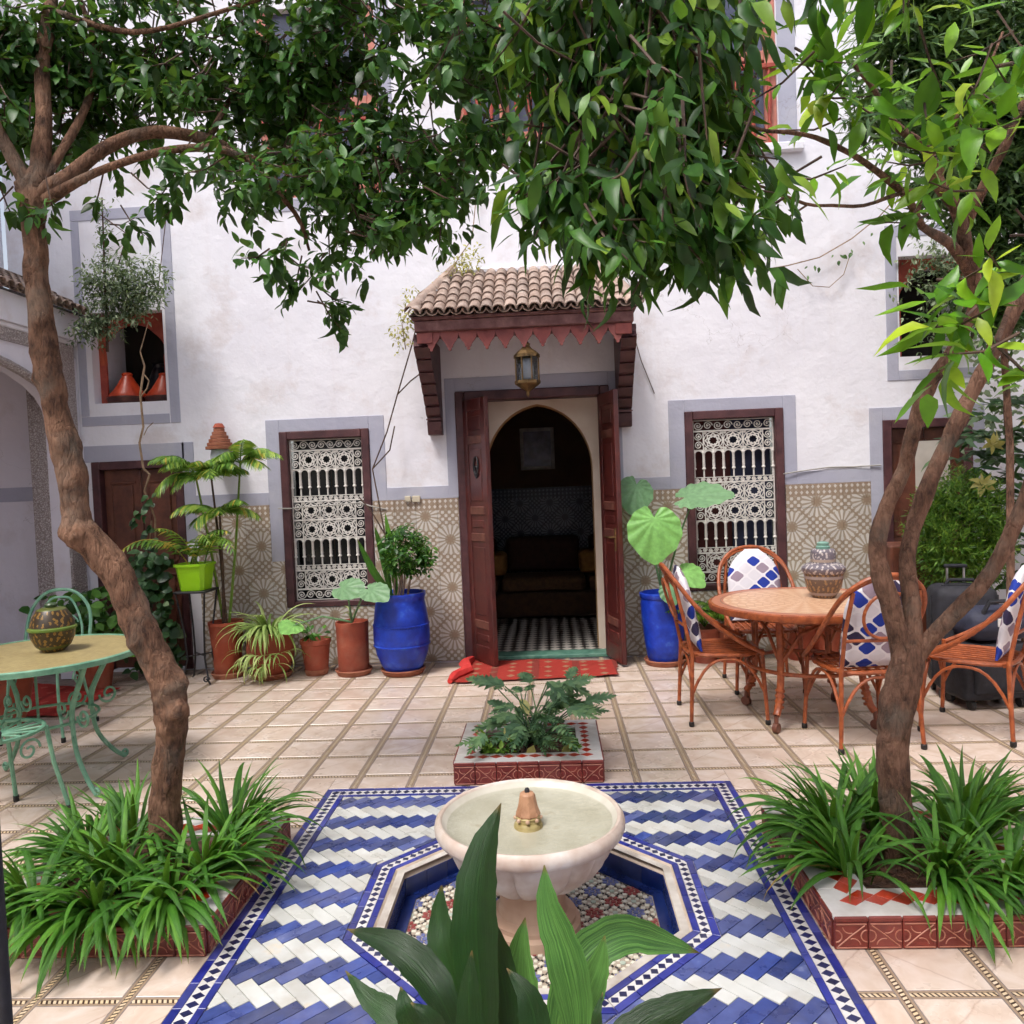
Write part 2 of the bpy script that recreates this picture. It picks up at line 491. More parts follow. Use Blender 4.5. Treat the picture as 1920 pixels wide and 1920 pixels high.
MT['cobalt_pot'] = mat('cobalt_painted_pot', lin(12, 44, 150), lin(22, 62, 184), 11, 0.42, 0.35, 45, 0.004, c3=lin(56, 96, 196), lo=.38, hi=.6, dirt=.25, dcol=lin(40, 52, 96))
MT['lime_plastic'] = mat('lime_green_plastic', lin(140, 200, 16), lin(156, 212, 26), 4, 0.35)
MT['soil'] = mat('dark_soil', lin(56, 36, 26), lin(92, 60, 44), 30, 0.95, 0.8, 60, 0.02)
MT['verdigris'] = mat('green_painted_iron', lin(92, 142, 116), lin(122, 168, 140), 18, 0.5, 0.25, 60, 0.003, c3=lin(140, 180, 156))
MT['verdigris_dark'] = mat('dark_green_iron', lin(44, 62, 58), lin(62, 84, 76), 18, 0.5, 0.2, 60)
MT['rattan'] = mat('orange_rattan', lin(128, 60, 26), lin(164, 84, 42), 26, 0.5, 0.3, 90, 0.003, c3=lin(190, 116, 70), coat=0.1, dirt=.3, dcol=lin(96, 52, 28))
MT['rubber'] = mat('black_rubber', lin(22, 20, 20), lin(34, 30, 30), 20, 0.6)
MT['marble'] = mat('pink_cream_marble', lin(176, 152, 136), lin(200, 186, 175), 9, 0.5, 0.3, 70, 0.003, c3=lin(210, 202, 195), rrange=0.2, lo=.3, hi=.55, dirt=.35, dcol=lin(150, 128, 104))
MT['marble_basin'] = mat('basin_inner_marble', lin(186, 180, 164), lin(204, 199, 186), 7, 0.4, 0.1, 60, c3=lin(172, 158, 132))
MT['marble_ped'] = mat('pedestal_stone', lin(170, 136, 112), lin(194, 164, 140), 6, 0.6, 0.2, 50, 0.004)
MT['white_glaze'] = mat('white_glazed_tile', lin(196, 192, 190), lin(212, 209, 206), 8, 0.28, 0.08, 20, dirt=.4, dcol=lin(146, 130, 112))
MT['red_glaze'] = mat('red_glazed_tile', lin(150, 48, 34), lin(176, 66, 48), 14, 0.28, 0.1, 20, rnd=0.15)
MT['maroon_tile'] = mat('maroon_relief_tile', lin(104, 38, 32), lin(128, 54, 44), 14, 0.42, 0.2, 60, 0.003, rnd=0.12)
MT['maroon_line'] = mat('relief_line', lin(158, 96, 76), lin(178, 118, 96), 20, 0.45)
MT['rug_red'] = None
MT['cord'] = mat('grey_cable', lin(150, 146, 140), lin(170, 166, 160), 10, 0.6)
MT['twig'] = mat('bare_vine_stem', lin(120, 96, 74), lin(156, 132, 104), 20, 0.8)
MT['twig_dark'] = mat('dark_twig', lin(62, 46, 38), lin(88, 66, 52), 20, 0.8)
MT['suit_black'] = mat('black_suitcase_fabric', lin(22, 22, 28), lin(36, 36, 44), 30, 0.7, 0.3, 300, 0.002)
MT['suit_grey'] = mat('dark_grey_suitcase_fabric', lin(28, 27, 33), lin(40, 39, 47), 30, 0.75, 0.3, 300, 0.002)
MT['steel'] = mat('brushed_steel', lin(170, 172, 176), lin(190, 192, 196), 20, 0.3, metal=0.9)
MT['tagine'] = mat('glazed_red_clay', lin(176, 58, 30), lin(200, 76, 42), 6, 0.35, c3=lin(206, 100, 64))
MT['tagine_dark'] = mat('dark_glazed_base', lin(60, 26, 20), lin(92, 40, 28), 8, 0.35)
MT['panel_red'] = mat('niche_red_panel', lin(146, 58, 46), lin(172, 80, 62), 12, 0.7, 0.2, 50)
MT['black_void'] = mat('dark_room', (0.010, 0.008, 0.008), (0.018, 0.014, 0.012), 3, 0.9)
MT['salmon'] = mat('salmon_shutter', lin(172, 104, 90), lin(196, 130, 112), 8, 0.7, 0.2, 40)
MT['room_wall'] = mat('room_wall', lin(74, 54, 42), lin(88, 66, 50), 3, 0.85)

def stucco(name, c1, c2):
    m, nt, bs, out = new_mat(name)
    v = coords(nt)
    vo = nd(nt, 'ShaderNodeTexVoronoi'); vo.feature = 'DISTANCE_TO_EDGE'; vo.inputs['Scale'].default_value = 55
    dv = nd(nt, 'ShaderNodeVectorMath'); dv.operation = 'ADD'
    nz = nd(nt, 'ShaderNodeTexNoise'); nz.inputs['Scale'].default_value = 20; lk(nt, v, nz.inputs['Vector'])
    sc = nd(nt, 'ShaderNodeVectorMath'); sc.operation = 'SCALE'; sc.inputs['Scale'].default_value = 0.05; lk(nt, nz.outputs[1], sc.inputs[0])
    lk(nt, v, dv.inputs[0]); lk(nt, sc.outputs[0], dv.inputs[1]); lk(nt, dv.outputs[0], vo.inputs['Vector'])
    f = vo.outputs[0]
    lk(nt, ramp(nt, f, [(0.03, c2), (0.2, c1)]), bs.inputs['Base Color'])  # crevices of the carving get a darker colour, their shade painted in
    bs.inputs['Roughness'].default_value = 0.85
    bump(nt, bs, mth(nt, 'MINIMUM', f, 0.2), 0.9, 0.05)
    return m
MT['stucco'] = stucco('carved_stucco', lin(206, 196, 194), lin(160, 146, 142))

# floor tile: warm beige marble with faint diagonal veins, each tile a little different
def floor_tile():
    m, nt, bs, out = new_mat('beige_marble_tile')
    v = coords(nt, 'obj')
    rv = objrand(nt)
    add = nd(nt, 'ShaderNodeVectorMath'); add.operation = 'ADD'
    cmb = nd(nt, 'ShaderNodeCombineXYZ'); lk(nt, mth(nt, 'MULTIPLY', rv, 40), cmb.inputs[0]); lk(nt, mth(nt, 'MULTIPLY', rv, 23), cmb.inputs[1])
    lk(nt, v, add.inputs[0]); lk(nt, cmb.outputs[0], add.inputs[1])
    n1 = noise(nt, add.outputs[0], 7, 6, 0.6, 0.8)
    col = ramp(nt, n1, [(0.3, lin(190, 168, 151)), (0.5, lin(204, 185, 170)), (0.72, lin(216, 201, 191))])
    x, y, z = sepxyz(nt, add.outputs[0])
    sgn = mth(nt, 'MULTIPLY_ADD', mth(nt, 'GREATER_THAN', mth(nt, 'FRACT', mth(nt, 'MULTIPLY', rv, 7.7)), 0.5), 2.0, -1.0)
    lx, ly, lz = sepxyz(nt, v)
    dd = mth(nt, 'ABSOLUTE', mth(nt, 'ADD', mth(nt, 'ADD', lx, mth(nt, 'MULTIPLY', ly, sgn)), mth(nt, 'MULTIPLY_ADD', noise(nt, add.outputs[0], 10, 3), 0.05, mth(nt, 'MULTIPLY_ADD', rv, 0.16, -0.105))))
    vein = ramp(nt, dd, [(0.0, (1, 1, 1)), (0.006, (0, 0, 0))])
    vein = mth(nt, 'MULTIPLY', vein, mth(nt, 'GREATER_THAN', mth(nt, 'FRACT', mth(nt, 'MULTIPLY', rv, 3.1)), 0.35))
    col = mixc(nt, mth(nt, 'MULTIPLY', vein, 0.4), col, lin(140, 106, 88))
    n2 = noise(nt, coords(nt), 1.6, 5, 0.65)
    col = mixc(nt, mth(nt, 'MULTIPLY', ramp(nt, n2, [(0.5, (0, 0, 0)), (0.75, (1, 1, 1))]), 0.3), col, lin(184, 146, 116))
    h = nd(nt, 'ShaderNodeHueSaturation'); lk(nt, col, h.inputs['Color'])
    lk(nt, mth(nt, 'MULTIPLY_ADD', rv, 0.14, 0.93), h.inputs['Value'])
    lk(nt, h.outputs[0], bs.inputs['Base Color'])
    lk(nt, mth(nt, 'MULTIPLY_ADD', n2, 0.3, 0.12), bs.inputs['Roughness'])
    bs.inputs['Specular IOR Level'].default_value = 0.6
    bump(nt, bs, noise(nt, v, 14, 4), 0.05, 0.01)
    return m
MT['floor'] = floor_tile()

def strip_mat():
    m, nt, bs, out = new_mat('rope_mosaic_strip')
    x, y, z = sepxyz(nt, coords(nt, 'obj'))
    ay = mth(nt, 'ABSOLUTE', y)
    col = mixc(nt, noise(nt, coords(nt), 40, 3), lin(142, 121, 102), lin(164, 141, 118))
    col = mixc(nt, mth(nt, 'GREATER_THAN', ay, 0.0165), col, lin(130, 119, 115))
    # rope: slanting light stones between dark ones
    ph = mth(nt, 'FRACT', mth(nt, 'ADD', mth(nt, 'MULTIPLY', x, 62.0), mth(nt, 'MULTIPLY', y, 28.0)))
    rope = mixc(nt, mth(nt, 'GREATER_THAN', ph, 0.42), lin(64, 44, 36), mixc(nt, noise(nt, coords(nt), 30, 1), lin(208, 176, 120), lin(216, 204, 188)))
    col = mixc(nt, mth(nt, 'LESS_THAN', ay, 0.0075), col, rope)
    line = mth(nt, 'MULTIPLY', mth(nt, 'GREATER_THAN', ay, 0.0075), mth(nt, 'LESS_THAN', ay, 0.0092))
    col = mixc(nt, line, col, lin(80, 62, 54))
    lk(nt, col, bs.inputs['Base Color'])
    bs.inputs['Roughness'].default_value = 0.4
    bump(nt, bs, ph, 0.1, 0.003)
    return m
MT['strip'] = strip_mat()
MT['mortar'] = mat('grey_mortar', lin(128, 112, 104), lin(150, 134, 126), 20, 0.9, 0.3, 80)
MT['blue_tile'] = mat('cobalt_glazed_tile', lin(46, 58, 112), lin(66, 80, 138), 16, 0.3, 0.12, 25, 0.004, c3=lin(114, 122, 160), rnd=0.36, rrange=0.25, dirt=.45, dcol=lin(104, 100, 108))
MT['ivory_tile'] = mat('ivory_glazed_tile', lin(180, 180, 174), lin(198, 199, 196), 7, 0.3, 0.1, 25, 0.004, c3=lin(208, 192, 166), rnd=0.13, rrange=0.25, dirt=.5, dcol=lin(158, 145, 126))
MT['navy_strip'] = mat('navy_border_tile', lin(38, 44, 116), lin(56, 62, 140), 14, 0.3, 0.1, 25, rnd=0.25)
MT['night_diamond'] = mat('dark_navy_diamond', lin(26, 28, 62), lin(40, 42, 82), 20, 0.3, rnd=0.25)
MT['pool_blue'] = mat('deep_blue_wall_tile', lin(26, 38, 88), lin(38, 54, 110), 8, 0.25, 0.08, 20, rnd=0.25)
MT['coping'] = mat('travertine_coping', lin(176, 158, 140), lin(196, 180, 164), 16, 0.5, 0.2, 50)
MT['z_black'] = mat('black_zellige', (0.012, 0.010, 0.010), (0.03, 0.024, 0.022), 30, 0.3)
MT['z_white'] = mat('ivory_zellige', lin(206, 200, 182), lin(216, 212, 198), 30, 0.3)
MT['z_blue'] = mat('slate_blue_zellige', lin(84, 92, 140), lin(104, 112, 158), 30, 0.3)
MT['z_red'] = mat('brick_red_zellige', lin(128, 50, 48), lin(150, 70, 66), 30, 0.3)
MT['z_sage'] = mat('sage_zellige', lin(160, 172, 158), lin(178, 188, 174), 30, 0.3)

def bark(name, c1, c2, c3):
    m, nt, bs, out = new_mat(name)
    v = coords(nt)
    mp = nd(nt, 'ShaderNodeMapping'); mp.inputs['Scale'].default_value = (1, 1, 0.32); lk(nt, v, mp.inputs[0])
    n1 = noise(nt, mp.outputs[0], 55, 5, 0.72)
    n2 = noise(nt, v, 8, 3, 0.6)
    col = mixc(nt, ramp(nt, n2, [(0.38, (0, 0, 0)), (0.62, (1, 1, 1))]), ramp(nt, n1, [(0.36, c1), (0.6, c2)]), ramp(nt, n1, [(0.34, c2), (0.64, c3)]))
    n3 = noise(nt, v, 4.2, 4, 0.65)
    col = mixc(nt, mth(nt, 'MULTIPLY', ramp(nt, n3, [(0.52, (0, 0, 0)), (0.66, (1, 1, 1))]), 0.45), col, lin(112, 106, 96))
    ds = nd(nt, 'ShaderNodeVectorMath'); ds.operation = 'ADD'
    nz = nd(nt, 'ShaderNodeTexNoise'); nz.inputs['Scale'].default_value = 24; nz.inputs['Detail'].default_value = 2; lk(nt, mp.outputs[0], nz.inputs['Vector'])
    sc = nd(nt, 'ShaderNodeVectorMath'); sc.operation = 'SCALE'; sc.inputs['Scale'].default_value = .05; lk(nt, nz.outputs[1], sc.inputs[0])
    lk(nt, mp.outputs[0], ds.inputs[0]); lk(nt, sc.outputs[0], ds.inputs[1])
    vo = nd(nt, 'ShaderNodeTexVoronoi'); vo.feature = 'DISTANCE_TO_EDGE'; vo.inputs['Scale'].default_value = 34; lk(nt, ds.outputs[0], vo.inputs['Vector'])
    cr = ramp(nt, vo.outputs[0], [(0.0, (1, 1, 1)), (0.07, (0, 0, 0))])
    col = mixc(nt, mth(nt, 'MULTIPLY', cr, .22), col, tuple(x * .45 for x in c1))
    lk(nt, col, bs.inputs['Base Color'])
    bs.inputs['Roughness'].default_value = 0.9
    bs.inputs['Specular IOR Level'].default_value = 0.25
    bump(nt, bs, mth(nt, 'ADD', n1, mth(nt, 'MULTIPLY', mth(nt, 'MINIMUM', vo.outputs[0], .12), 1.3)), 1.0, 0.016)
    return m
MT['bark'] = bark('orange_tree_bark', lin(62, 44, 36), lin(110, 80, 62), lin(148, 112, 90))
MT['bark2'] = bark('brown_tree_bark', lin(62, 45, 38), lin(108, 79, 63), lin(144, 109, 90))

MT['leaf_l'] = leaf_mat('orange_leaf_dark', lin(28, 58, 26), lin(46, 86, 36), lin(76, 124, 50), 0.42, 0.3, spec=.35)
MT['leaf_c'] = leaf_mat('orange_leaf_mid', lin(24, 54, 22), lin(44, 86, 30), lin(78, 126, 40), 0.42, 0.28, pale=lin(130, 160, 52), spec=.35)
MT['leaf_r'] = leaf_mat('orange_leaf_bright', lin(56, 106, 26), lin(92, 150, 30), lin(140, 186, 40), 0.36, 0.35, pale=lin(176, 200, 50))
MT['leaf_strap'] = leaf_mat('strap_leaf', lin(34, 78, 20), lin(56, 108, 28), lin(90, 140, 44), 0.45, 0.22, vein=True, streak=.2)
MT['leaf_spider'] = leaf_mat('variegated_strap_leaf', lin(110, 148, 62), lin(148, 178, 92), lin(190, 206, 134), 0.45, 0.3, vein=True)
MT['leaf_aspi'] = leaf_mat('aspidistra_leaf', lin(12, 38, 12), lin(19, 50, 16), lin(32, 68, 22), 0.4, 0.16, vein=True, streak=.18)
MT['leaf_aspi2'] = leaf_mat('pale_aspidistra_leaf', lin(44, 84, 38), lin(58, 102, 46), lin(84, 126, 58), 0.46, 0.2, vein=True, streak=.8)
MT['leaf_ear'] = leaf_mat('elephant_ear_leaf', lin(104, 172, 82), lin(126, 192, 98), lin(150, 208, 116), 0.4, 0.35)
MT['leaf_ear2'] = leaf_mat('dull_elephant_ear_leaf', lin(100, 142, 100), lin(116, 156, 112), lin(128, 166, 124), 0.45, 0.25)
MT['leaf_palm'] = leaf_mat('palm_leaflet', lin(70, 112, 42), lin(106, 148, 56), lin(160, 186, 80), 0.45, 0.3, pale=lin(196, 170, 70))
MT['leaf_ivy'] = leaf_mat('ivy_leaf', lin(26, 54, 30), lin(44, 80, 44), lin(84, 120, 76), 0.38, 0.2, pale=lin(150, 172, 130))
MT['leaf_shrub'] = leaf_mat('shrub_leaf', lin(30, 70, 24), lin(48, 96, 32), lin(88, 136, 48), 0.4, 0.25)
MT['leaf_conifer'] = leaf_mat('bright_bush_leaf', lin(48, 86, 24), lin(78, 122, 36), lin(126, 160, 56), 0.5, 0.3)
MT['leaf_grey'] = leaf_mat('grey_green_leaf', lin(66, 84, 60), lin(100, 116, 88), lin(146, 158, 126), 0.6, 0.25)
MT['leaf_ole'] = leaf_mat('oleander_leaf', lin(40, 66, 36), lin(64, 96, 52), lin(110, 140, 90), 0.4, 0.25)
MT['leaf_fern'] = leaf_mat('split_leaf', lin(58, 92, 62), lin(86, 122, 88), lin(120, 154, 104), 0.5, 0.28)
MT['leaf_yel'] = leaf_mat('yellowed_creeper_leaf', lin(150, 140, 70), lin(182, 172, 96), lin(206, 198, 130), 0.6, 0.4)
MT['leaf_dry'] = leaf_mat('dry_leaf', lin(120, 96, 52), lin(150, 124, 70), lin(176, 158, 92), 0.7, 0.2)
# ================================================================== THE COURTYARD FLOOR
RUG = (-1.16, 0.828, 0.55, 3.83)             # x0 x1 y0 y1 of the blue and white mosaic
OC = (-0.12, 2.78)                            # centre of the octagonal pool
def octo(a, z=None):
    h = a * math.tan(PI / 8)
    pts = [(a, -h), (a, h), (h, a), (-h, a), (-a, h), (-a, -h), (-h, -a), (h, -a)]
    return [(OC[0] + x, OC[1] + y) if z is None else (OC[0] + x, OC[1] + y, z) for x, y in pts]
def octo_hs(a):
    return [(math.cos(k * PI / 4), math.sin(k * PI / 4), a + OC[0] * math.cos(k * PI / 4) + OC[1] * math.sin(k * PI / 4)) for k in range(8)]

floor = thing('courtyard_floor', None, None)
tag(floor, kind='structure')
floor['label'] = 'beige marble tiled floor of the courtyard with rope pattern mosaic strips'
def bed(m):
    X0, X1, Y0, Y1 = -5.6, 4.2, -4.0, 6.62
    a = 0.505
    bx0, bx1, by0, by1 = OC[0] - a, OC[0] + a, OC[1] - a, OC[1] + a
    z = -0.012
    for x0, x1, y0, y1 in ((X0, X1, Y0, by0), (X0, X1, by1, Y1), (X0, bx0, by0, by1), (bx1, X1, by0, by1)):
        m.add([(x0, y0, z), (x1, y0, z), (x1, y1, z), (x0, y1, z)], [(0, 1, 2, 3)])
    o = octo(a)
    for c, i, j in (((bx1, by1), 1, 2), ((bx0, by1), 3, 4), ((bx0, by0), 5, 6), ((bx1, by0), 7, 0)):
        m.add([(*c, z), (*o[i], z), (*o[j], z)], [(0, 1, 2)])
part('mortar_bed', MT['mortar'], floor, bed, fix=False)

PX, PY, GX, GY = 0.2835, 0.2955, 0.665, 4.0
SW = 0.040
tw, td = (PX - SW) / 2 - 0.0008, (PY - SW) / 2 - 0.0008
def tile_mesh(poly, nm='floor_tile'):
    m = MB(); m.prism(poly, -0.012, 0.0, 0.0016)
    return m.mesh(nm, MT['floor'])
full_tile = tile_mesh([(-tw, -td), (tw, -td), (tw, td), (-tw, td)])
rug_hs = [(-1, 0, -RUG[0]), (1, 0, RUG[1]), (0, -1, -RUG[2]), (0, 1, RUG[3])]
PLANTERS = [(-2.005, -1.163, 2.44, 3.285), (0.831, 1.675, 2.44, 3.285), (-0.53, 0.22, 3.836, 4.50)]
rest = MB()
for i in range(-17, 12):
    for j in range(-26, 9):
        cx, cy = GX + (i + 0.5) * PX, GY + (j + 0.5) * PY
        if not (-4.0 + tw < cx < 3.9 - tw): continue
        if cy > 6.58 - td: continue
        poly = [(cx - tw, cy - td), (cx + tw, cy - td), (cx + tw, cy + td), (cx - tw, cy + td)]
        if any(p[0] < cx - tw and cx + tw < p[1] and p[2] < cy - td and cy + td < p[3] for p in PLANTERS): continue
        mid = clip(clip(poly, -1, 0, -RUG[0]), 1, 0, RUG[1])
        pieces = [poly] if (cx + tw < RUG[0] or cx - tw > RUG[1] or cy + td < RUG[2] or cy - td > RUG[3]) else \
                 [clip(poly, 1, 0, RUG[0] - .001), clip(poly, -1, 0, -RUG[1] - .001), clip(mid, 0, 1, RUG[2] - .001) if len(mid) > 2 else [], clip(mid, 0, -1, -RUG[3] - .001) if len(mid) > 2 else []]
        for q in pieces:
            if len(q) < 3 or area(q) < 0.00012: continue
            if not (2.0 < cy and abs(cx + 0.1) < 0.75 * cy + 0.35):
                rest.prism(q, -0.012, 0.0, 0.0016); continue
            if q is poly:
                inst('floor_tile', full_tile, floor, (cx, cy, random.uniform(-0.0006, 0.0006)),
                     (random.uniform(-0.0025, 0.0025), random.uniform(-0.0025, 0.0025), random.uniform(-0.004, 0.004)))
            else:
                inst('floor_tile', tile_mesh([(x - cx, y - cy) for x, y in q]), floor, (cx, cy, 0))
tag(rest.build('floor_tiles_outside_view', MT['floor'], floor), kind='stuff')
# rope-pattern strips: cross strips run whole, the long ones lie a hair lower
def strip(p0, p1, dz):
    v = Vector(p1) - Vector(p0)
    L = v.length
    if L < 0.03: return
    m = MB(); m.box(-L / 2, L / 2, -SW / 2, SW / 2, -0.012, -0.0009 + dz)
    inst('mosaic_strip', m.mesh('mosaic_strip', MT['strip']), floor, ((p0[0] + p1[0]) / 2, (p0[1] + p1[1]) / 2, 0), (0, 0, math.atan2(v.y, v.x)))
def cut(lo, hi, a, b):
    out = []
    if a > lo: out.append((lo, min(a, hi)))
    if b < hi: out.append((max(b, lo), hi))
    return out
for i in range(-16, 12):
    x = GX + i * PX
    if RUG[0] - SW / 2 < x < RUG[1] + SW / 2: segs = cut(-3.5, 6.58, RUG[2], RUG[3])
    else: segs = [(-3.5, 6.58)]
    for a, b in segs: strip((x, a, 0), (x, b, 0), 0)
for j in range(-25, 9):
    y = GY + j * PY
    if RUG[2] - SW / 2 < y < RUG[3] + SW / 2: segs = cut(-4.0, 3.9, RUG[0], RUG[1])
    else: segs = [(-4.0, 3.9)]
    for a, b in segs: strip((a, y, 0), (b, y, 0), -0.0006)

# ------------------------------------------------------------------ blue and white mosaic carpet of glazed tiles
mosaic = thing('mosaic_pavement', 'blue and ivory zigzag tiled pavement around the fountain', None)
tag(mosaic, kind='structure')
F0 = (RUG[0] + 0.103, RUG[1] - 0.103, RUG[2] + 0.103, RUG[3] - 0.103)    # field inside the border
fh = [(-1, 0, -F0[0]), (1, 0, F0[1]), (0, -1, -F0[2]), (0, 1, F0[3])]
oh = octo_hs(0.625)
def under(m):
    o = octo(0.50)
    m.add([(RUG[0], RUG[2], -.007), (RUG[1], RUG[2], -.007), (RUG[1], RUG[3], -.007), (RUG[0], RUG[3], -.007)] + [(x, y, -.007) for x, y in o],
          [(1, 2, 5, 4), (2, 3, 7, 6), (3, 0, 9, 8), (0, 1, 11, 10), (2, 6, 5), (3, 8, 7), (0, 10, 9), (1, 4, 11)])
part('grout_bed', mat('dirty_white_grout', lin(160, 150, 140), lin(196, 190, 182), 9, .8), mosaic, under, fix=False)
BW, BL = 0.0505, 0.1516
g = 0.0012
ROWH = BL / math.sqrt(2)
step = BW * math.sqrt(2)
def brick_poly(cx, cy, s):
    u = (math.cos(s * PI / 4), math.sin(s * PI / 4)); v = (-u[1], u[0])
    a, b = BL / 2 - g, BW / 2 - g
    return [(cx + u[0] * p + v[0] * q, cy + u[1] * p + v[1] * q) for p, q in ((-a, -b), (a, -b), (a, b), (-a, b))]
def slab(poly, mt, nm):
    m = MB(); m.prism(poly, -0.008, 0.0, 0.0013); return m.mesh(nm, mt)
brick_me = {s: slab(brick_poly(0, 0, s), MT['blue_tile' if s > 0 else 'ivory_tile'], 'blue_tile' if s > 0 else 'ivory_tile') for s in (1, -1)}
tail = {1: MB(), -1: MB()}
yb = 3.655
for r in range(-1, 30):
    s = 1 if r % 2 == 0 else -1
    cy = yb - r * ROWH
    # successive rows interlock: the offset keeps the teeth of neighbouring rows meshed
    ox = (r % 2) * step * 0.5
    for k in range(-18, 16):
        cx = -0.12 + k * step + ox
        poly = brick_poly(cx, cy, s)
        q = poly
        for h in fh: q = clip(q, *h)
        if len(q) < 3 or area(q) < 2e-4: continue
        q2 = outside(q, oh)
        if q2 is None or area(q2) < 2e-4: continue
        nm = 'blue_tile' if s > 0 else 'ivory_tile'
        if cy < 1.95:
            tail[s].prism(q2, -0.008, 0.0, 0.0013); continue
        rot = (random.uniform(-.009, .009), random.uniform(-.009, .009), random.uniform(-.014, .014))
        if area(q2) > 0.999 * area(poly):
            inst(nm, brick_me[s], mosaic, (cx, cy, random.uniform(-.0005, .0004)), rot)
        else:
            inst(nm, slab([(x - cx, y - cy) for x, y in q2], MT[nm], nm), mosaic, (cx, cy, 0))
for s in tail:
    tag(tail[s].build('blue_tiles_below_view' if s > 0 else 'ivory_tiles_below_view', MT['blue_tile' if s > 0 else 'ivory_tile'], mosaic), kind='stuff')

def quad_strip(p0, p1, w_in, w_out, nrm, mt, nm, piece=None, top=0.0003, trim=(0, 0)):
    """a band of pieces along p0->p1, between offsets w_in..w_out along nrm"""
    p0, p1, nrm = Vector(p0), Vector(p1), Vector(nrm)
    L = (p1 - p0).length; d = (p1 - p0) / L
    n = max(1, round(L / piece)) if piece else 1
    for i in range(n):
        a, b = L * i / n + 0.0012, L * (i + 1) / n - 0.0012
        a0 = a + (trim[0] if i == 0 else 0); b0 = b - (trim[1] if i == n - 1 else 0)
        # trim mitres: shift with offset so octagon corners join
        poly = []
        for t, w, e in ((a0, w_in, 0), (b0, w_in, 1), (b0, w_out, 1), (a0, w_out, 0)):
            poly.append(p0 + d * t + nrm * w)
        c = sum(poly, Vector((0, 0))) / 4
        m = MB(); m.prism([(q.x - c.x, q.y - c.y) for q in poly], -0.008, top + random.uniform(-.0004, .0003), 0.0010)
        inst(nm, m.mesh(nm, mt), mosaic, (c.x, c.y, 0))
dm = MB(); dm.prism([(-.0165, 0), (0, -.0205), (.0165, 0), (0, .0205)], -0.005, 0.0008, 0.0008)
diamond = dm.mesh('diamond_tile', MT['night_diamond'])
def diamonds(p0, p1, nrm, off, pitch=0.0395, ylim=2.0):
    p0, p1, nrm = Vector(p0), Vector(p1), Vector(nrm)
    L = (p1 - p0).length; d = (p1 - p0) / L
    n = round(L / pitch)
    for i in range(n):
        p = p0 + d * (L * (i + 0.5) / n) + nrm * off
        if p.y < ylim: continue
        inst('diamond_tile', diamond, mosaic, (p.x, p.y, 0), (0, 0, math.atan2(d.y, d.x)))
x0, x1, y0, y1 = RUG
for p0, p1, nr in (((x0, y0), (x0, y1), (1, 0)), ((x1, y1), (x1, y0), (-1, 0)), ((x0, y1), (x1, y1), (0, -1)), ((x1, y0), (x0, y0), (0, 1))):
    side = nr[0] != 0
    quad_strip(p0, p1, 0.001, 0.028, nr, MT['navy_strip'], 'border_strip_tile', 0.118, trim=(0, 0) if side else (0.029, 0.029))
    quad_strip(p0, p1, 0.0775, 0.1005, nr, MT['navy_strip'], 'border_strip_tile', 0.118, trim=(0.077, 0.077) if side else (0.101, 0.101))
    v = (Vector(p1) - Vector(p0)).normalized()
    quad_strip(Vector(p0) + v * 0.029, Vector(p1) - v * 0.029, 0.0295, 0.076, nr, MT['white_glaze'], 'white_border_tile', 0.30, top=-0.0004, trim=(0, 0) if side else (0.048, 0.048))
    diamonds(Vector(p0) + v * 0.03, Vector(p1) - v * 0.03, nr, 0.053)
# octagon border
def oct_band(a_in, a_out, mt, nm, n, top=0.0003):
    A, B = octo(a_in), octo(a_out)
    for k in range(8):
        for i in range(n):
            t0, t1 = i / n + 0.004, (i + 1) / n - 0.004
            poly = [tuple(Vector(P[k]).lerp(Vector(P[(k + 1) % 8]), t)) for P, t in ((A, t0), (A, t1), (B, t1), (B, t0))]
            cx = sum(p[0] for p in poly) / 4; cy = sum(p[1] for p in poly) / 4
            m = MB(); m.prism([(p[0] - cx, p[1] - cy) for p in poly], -0.008, top + random.uniform(-.0004, .0003), 0.001)
            inst(nm, m.mesh(nm, mt), mosaic, (cx, cy, 0))
oct_band(0.597, 0.622, MT['navy_strip'], 'border_strip_tile', 5)
oct_band(0.562, 0.5955, MT['white_glaze'], 'white_border_tile', 2, -0.0004)
oct_band(0.538, 0.5605, MT['navy_strip'], 'border_strip_tile', 4)
o579 = octo(0.579)
dm2 = MB(); dm2.prism([(-.0150, 0), (0, -.0155), (.0150, 0), (0, .0155)], -0.005, 0.0008, 0.0008)
diamond_b = dm2.mesh('diamond_tile', MT['night_diamond'])
for k in range(8):
    a, b = Vector(o579[k]), Vector(o579[(k + 1) % 8])
    d = (b - a).normalized()
    for i in range(13):
        p = a.lerp(b, (i + 0.5) / 13)
        inst('diamond_tile', diamond_b, mosaic, (p.x, p.y, 0), (0, 0, math.atan2(d.y, d.x)))

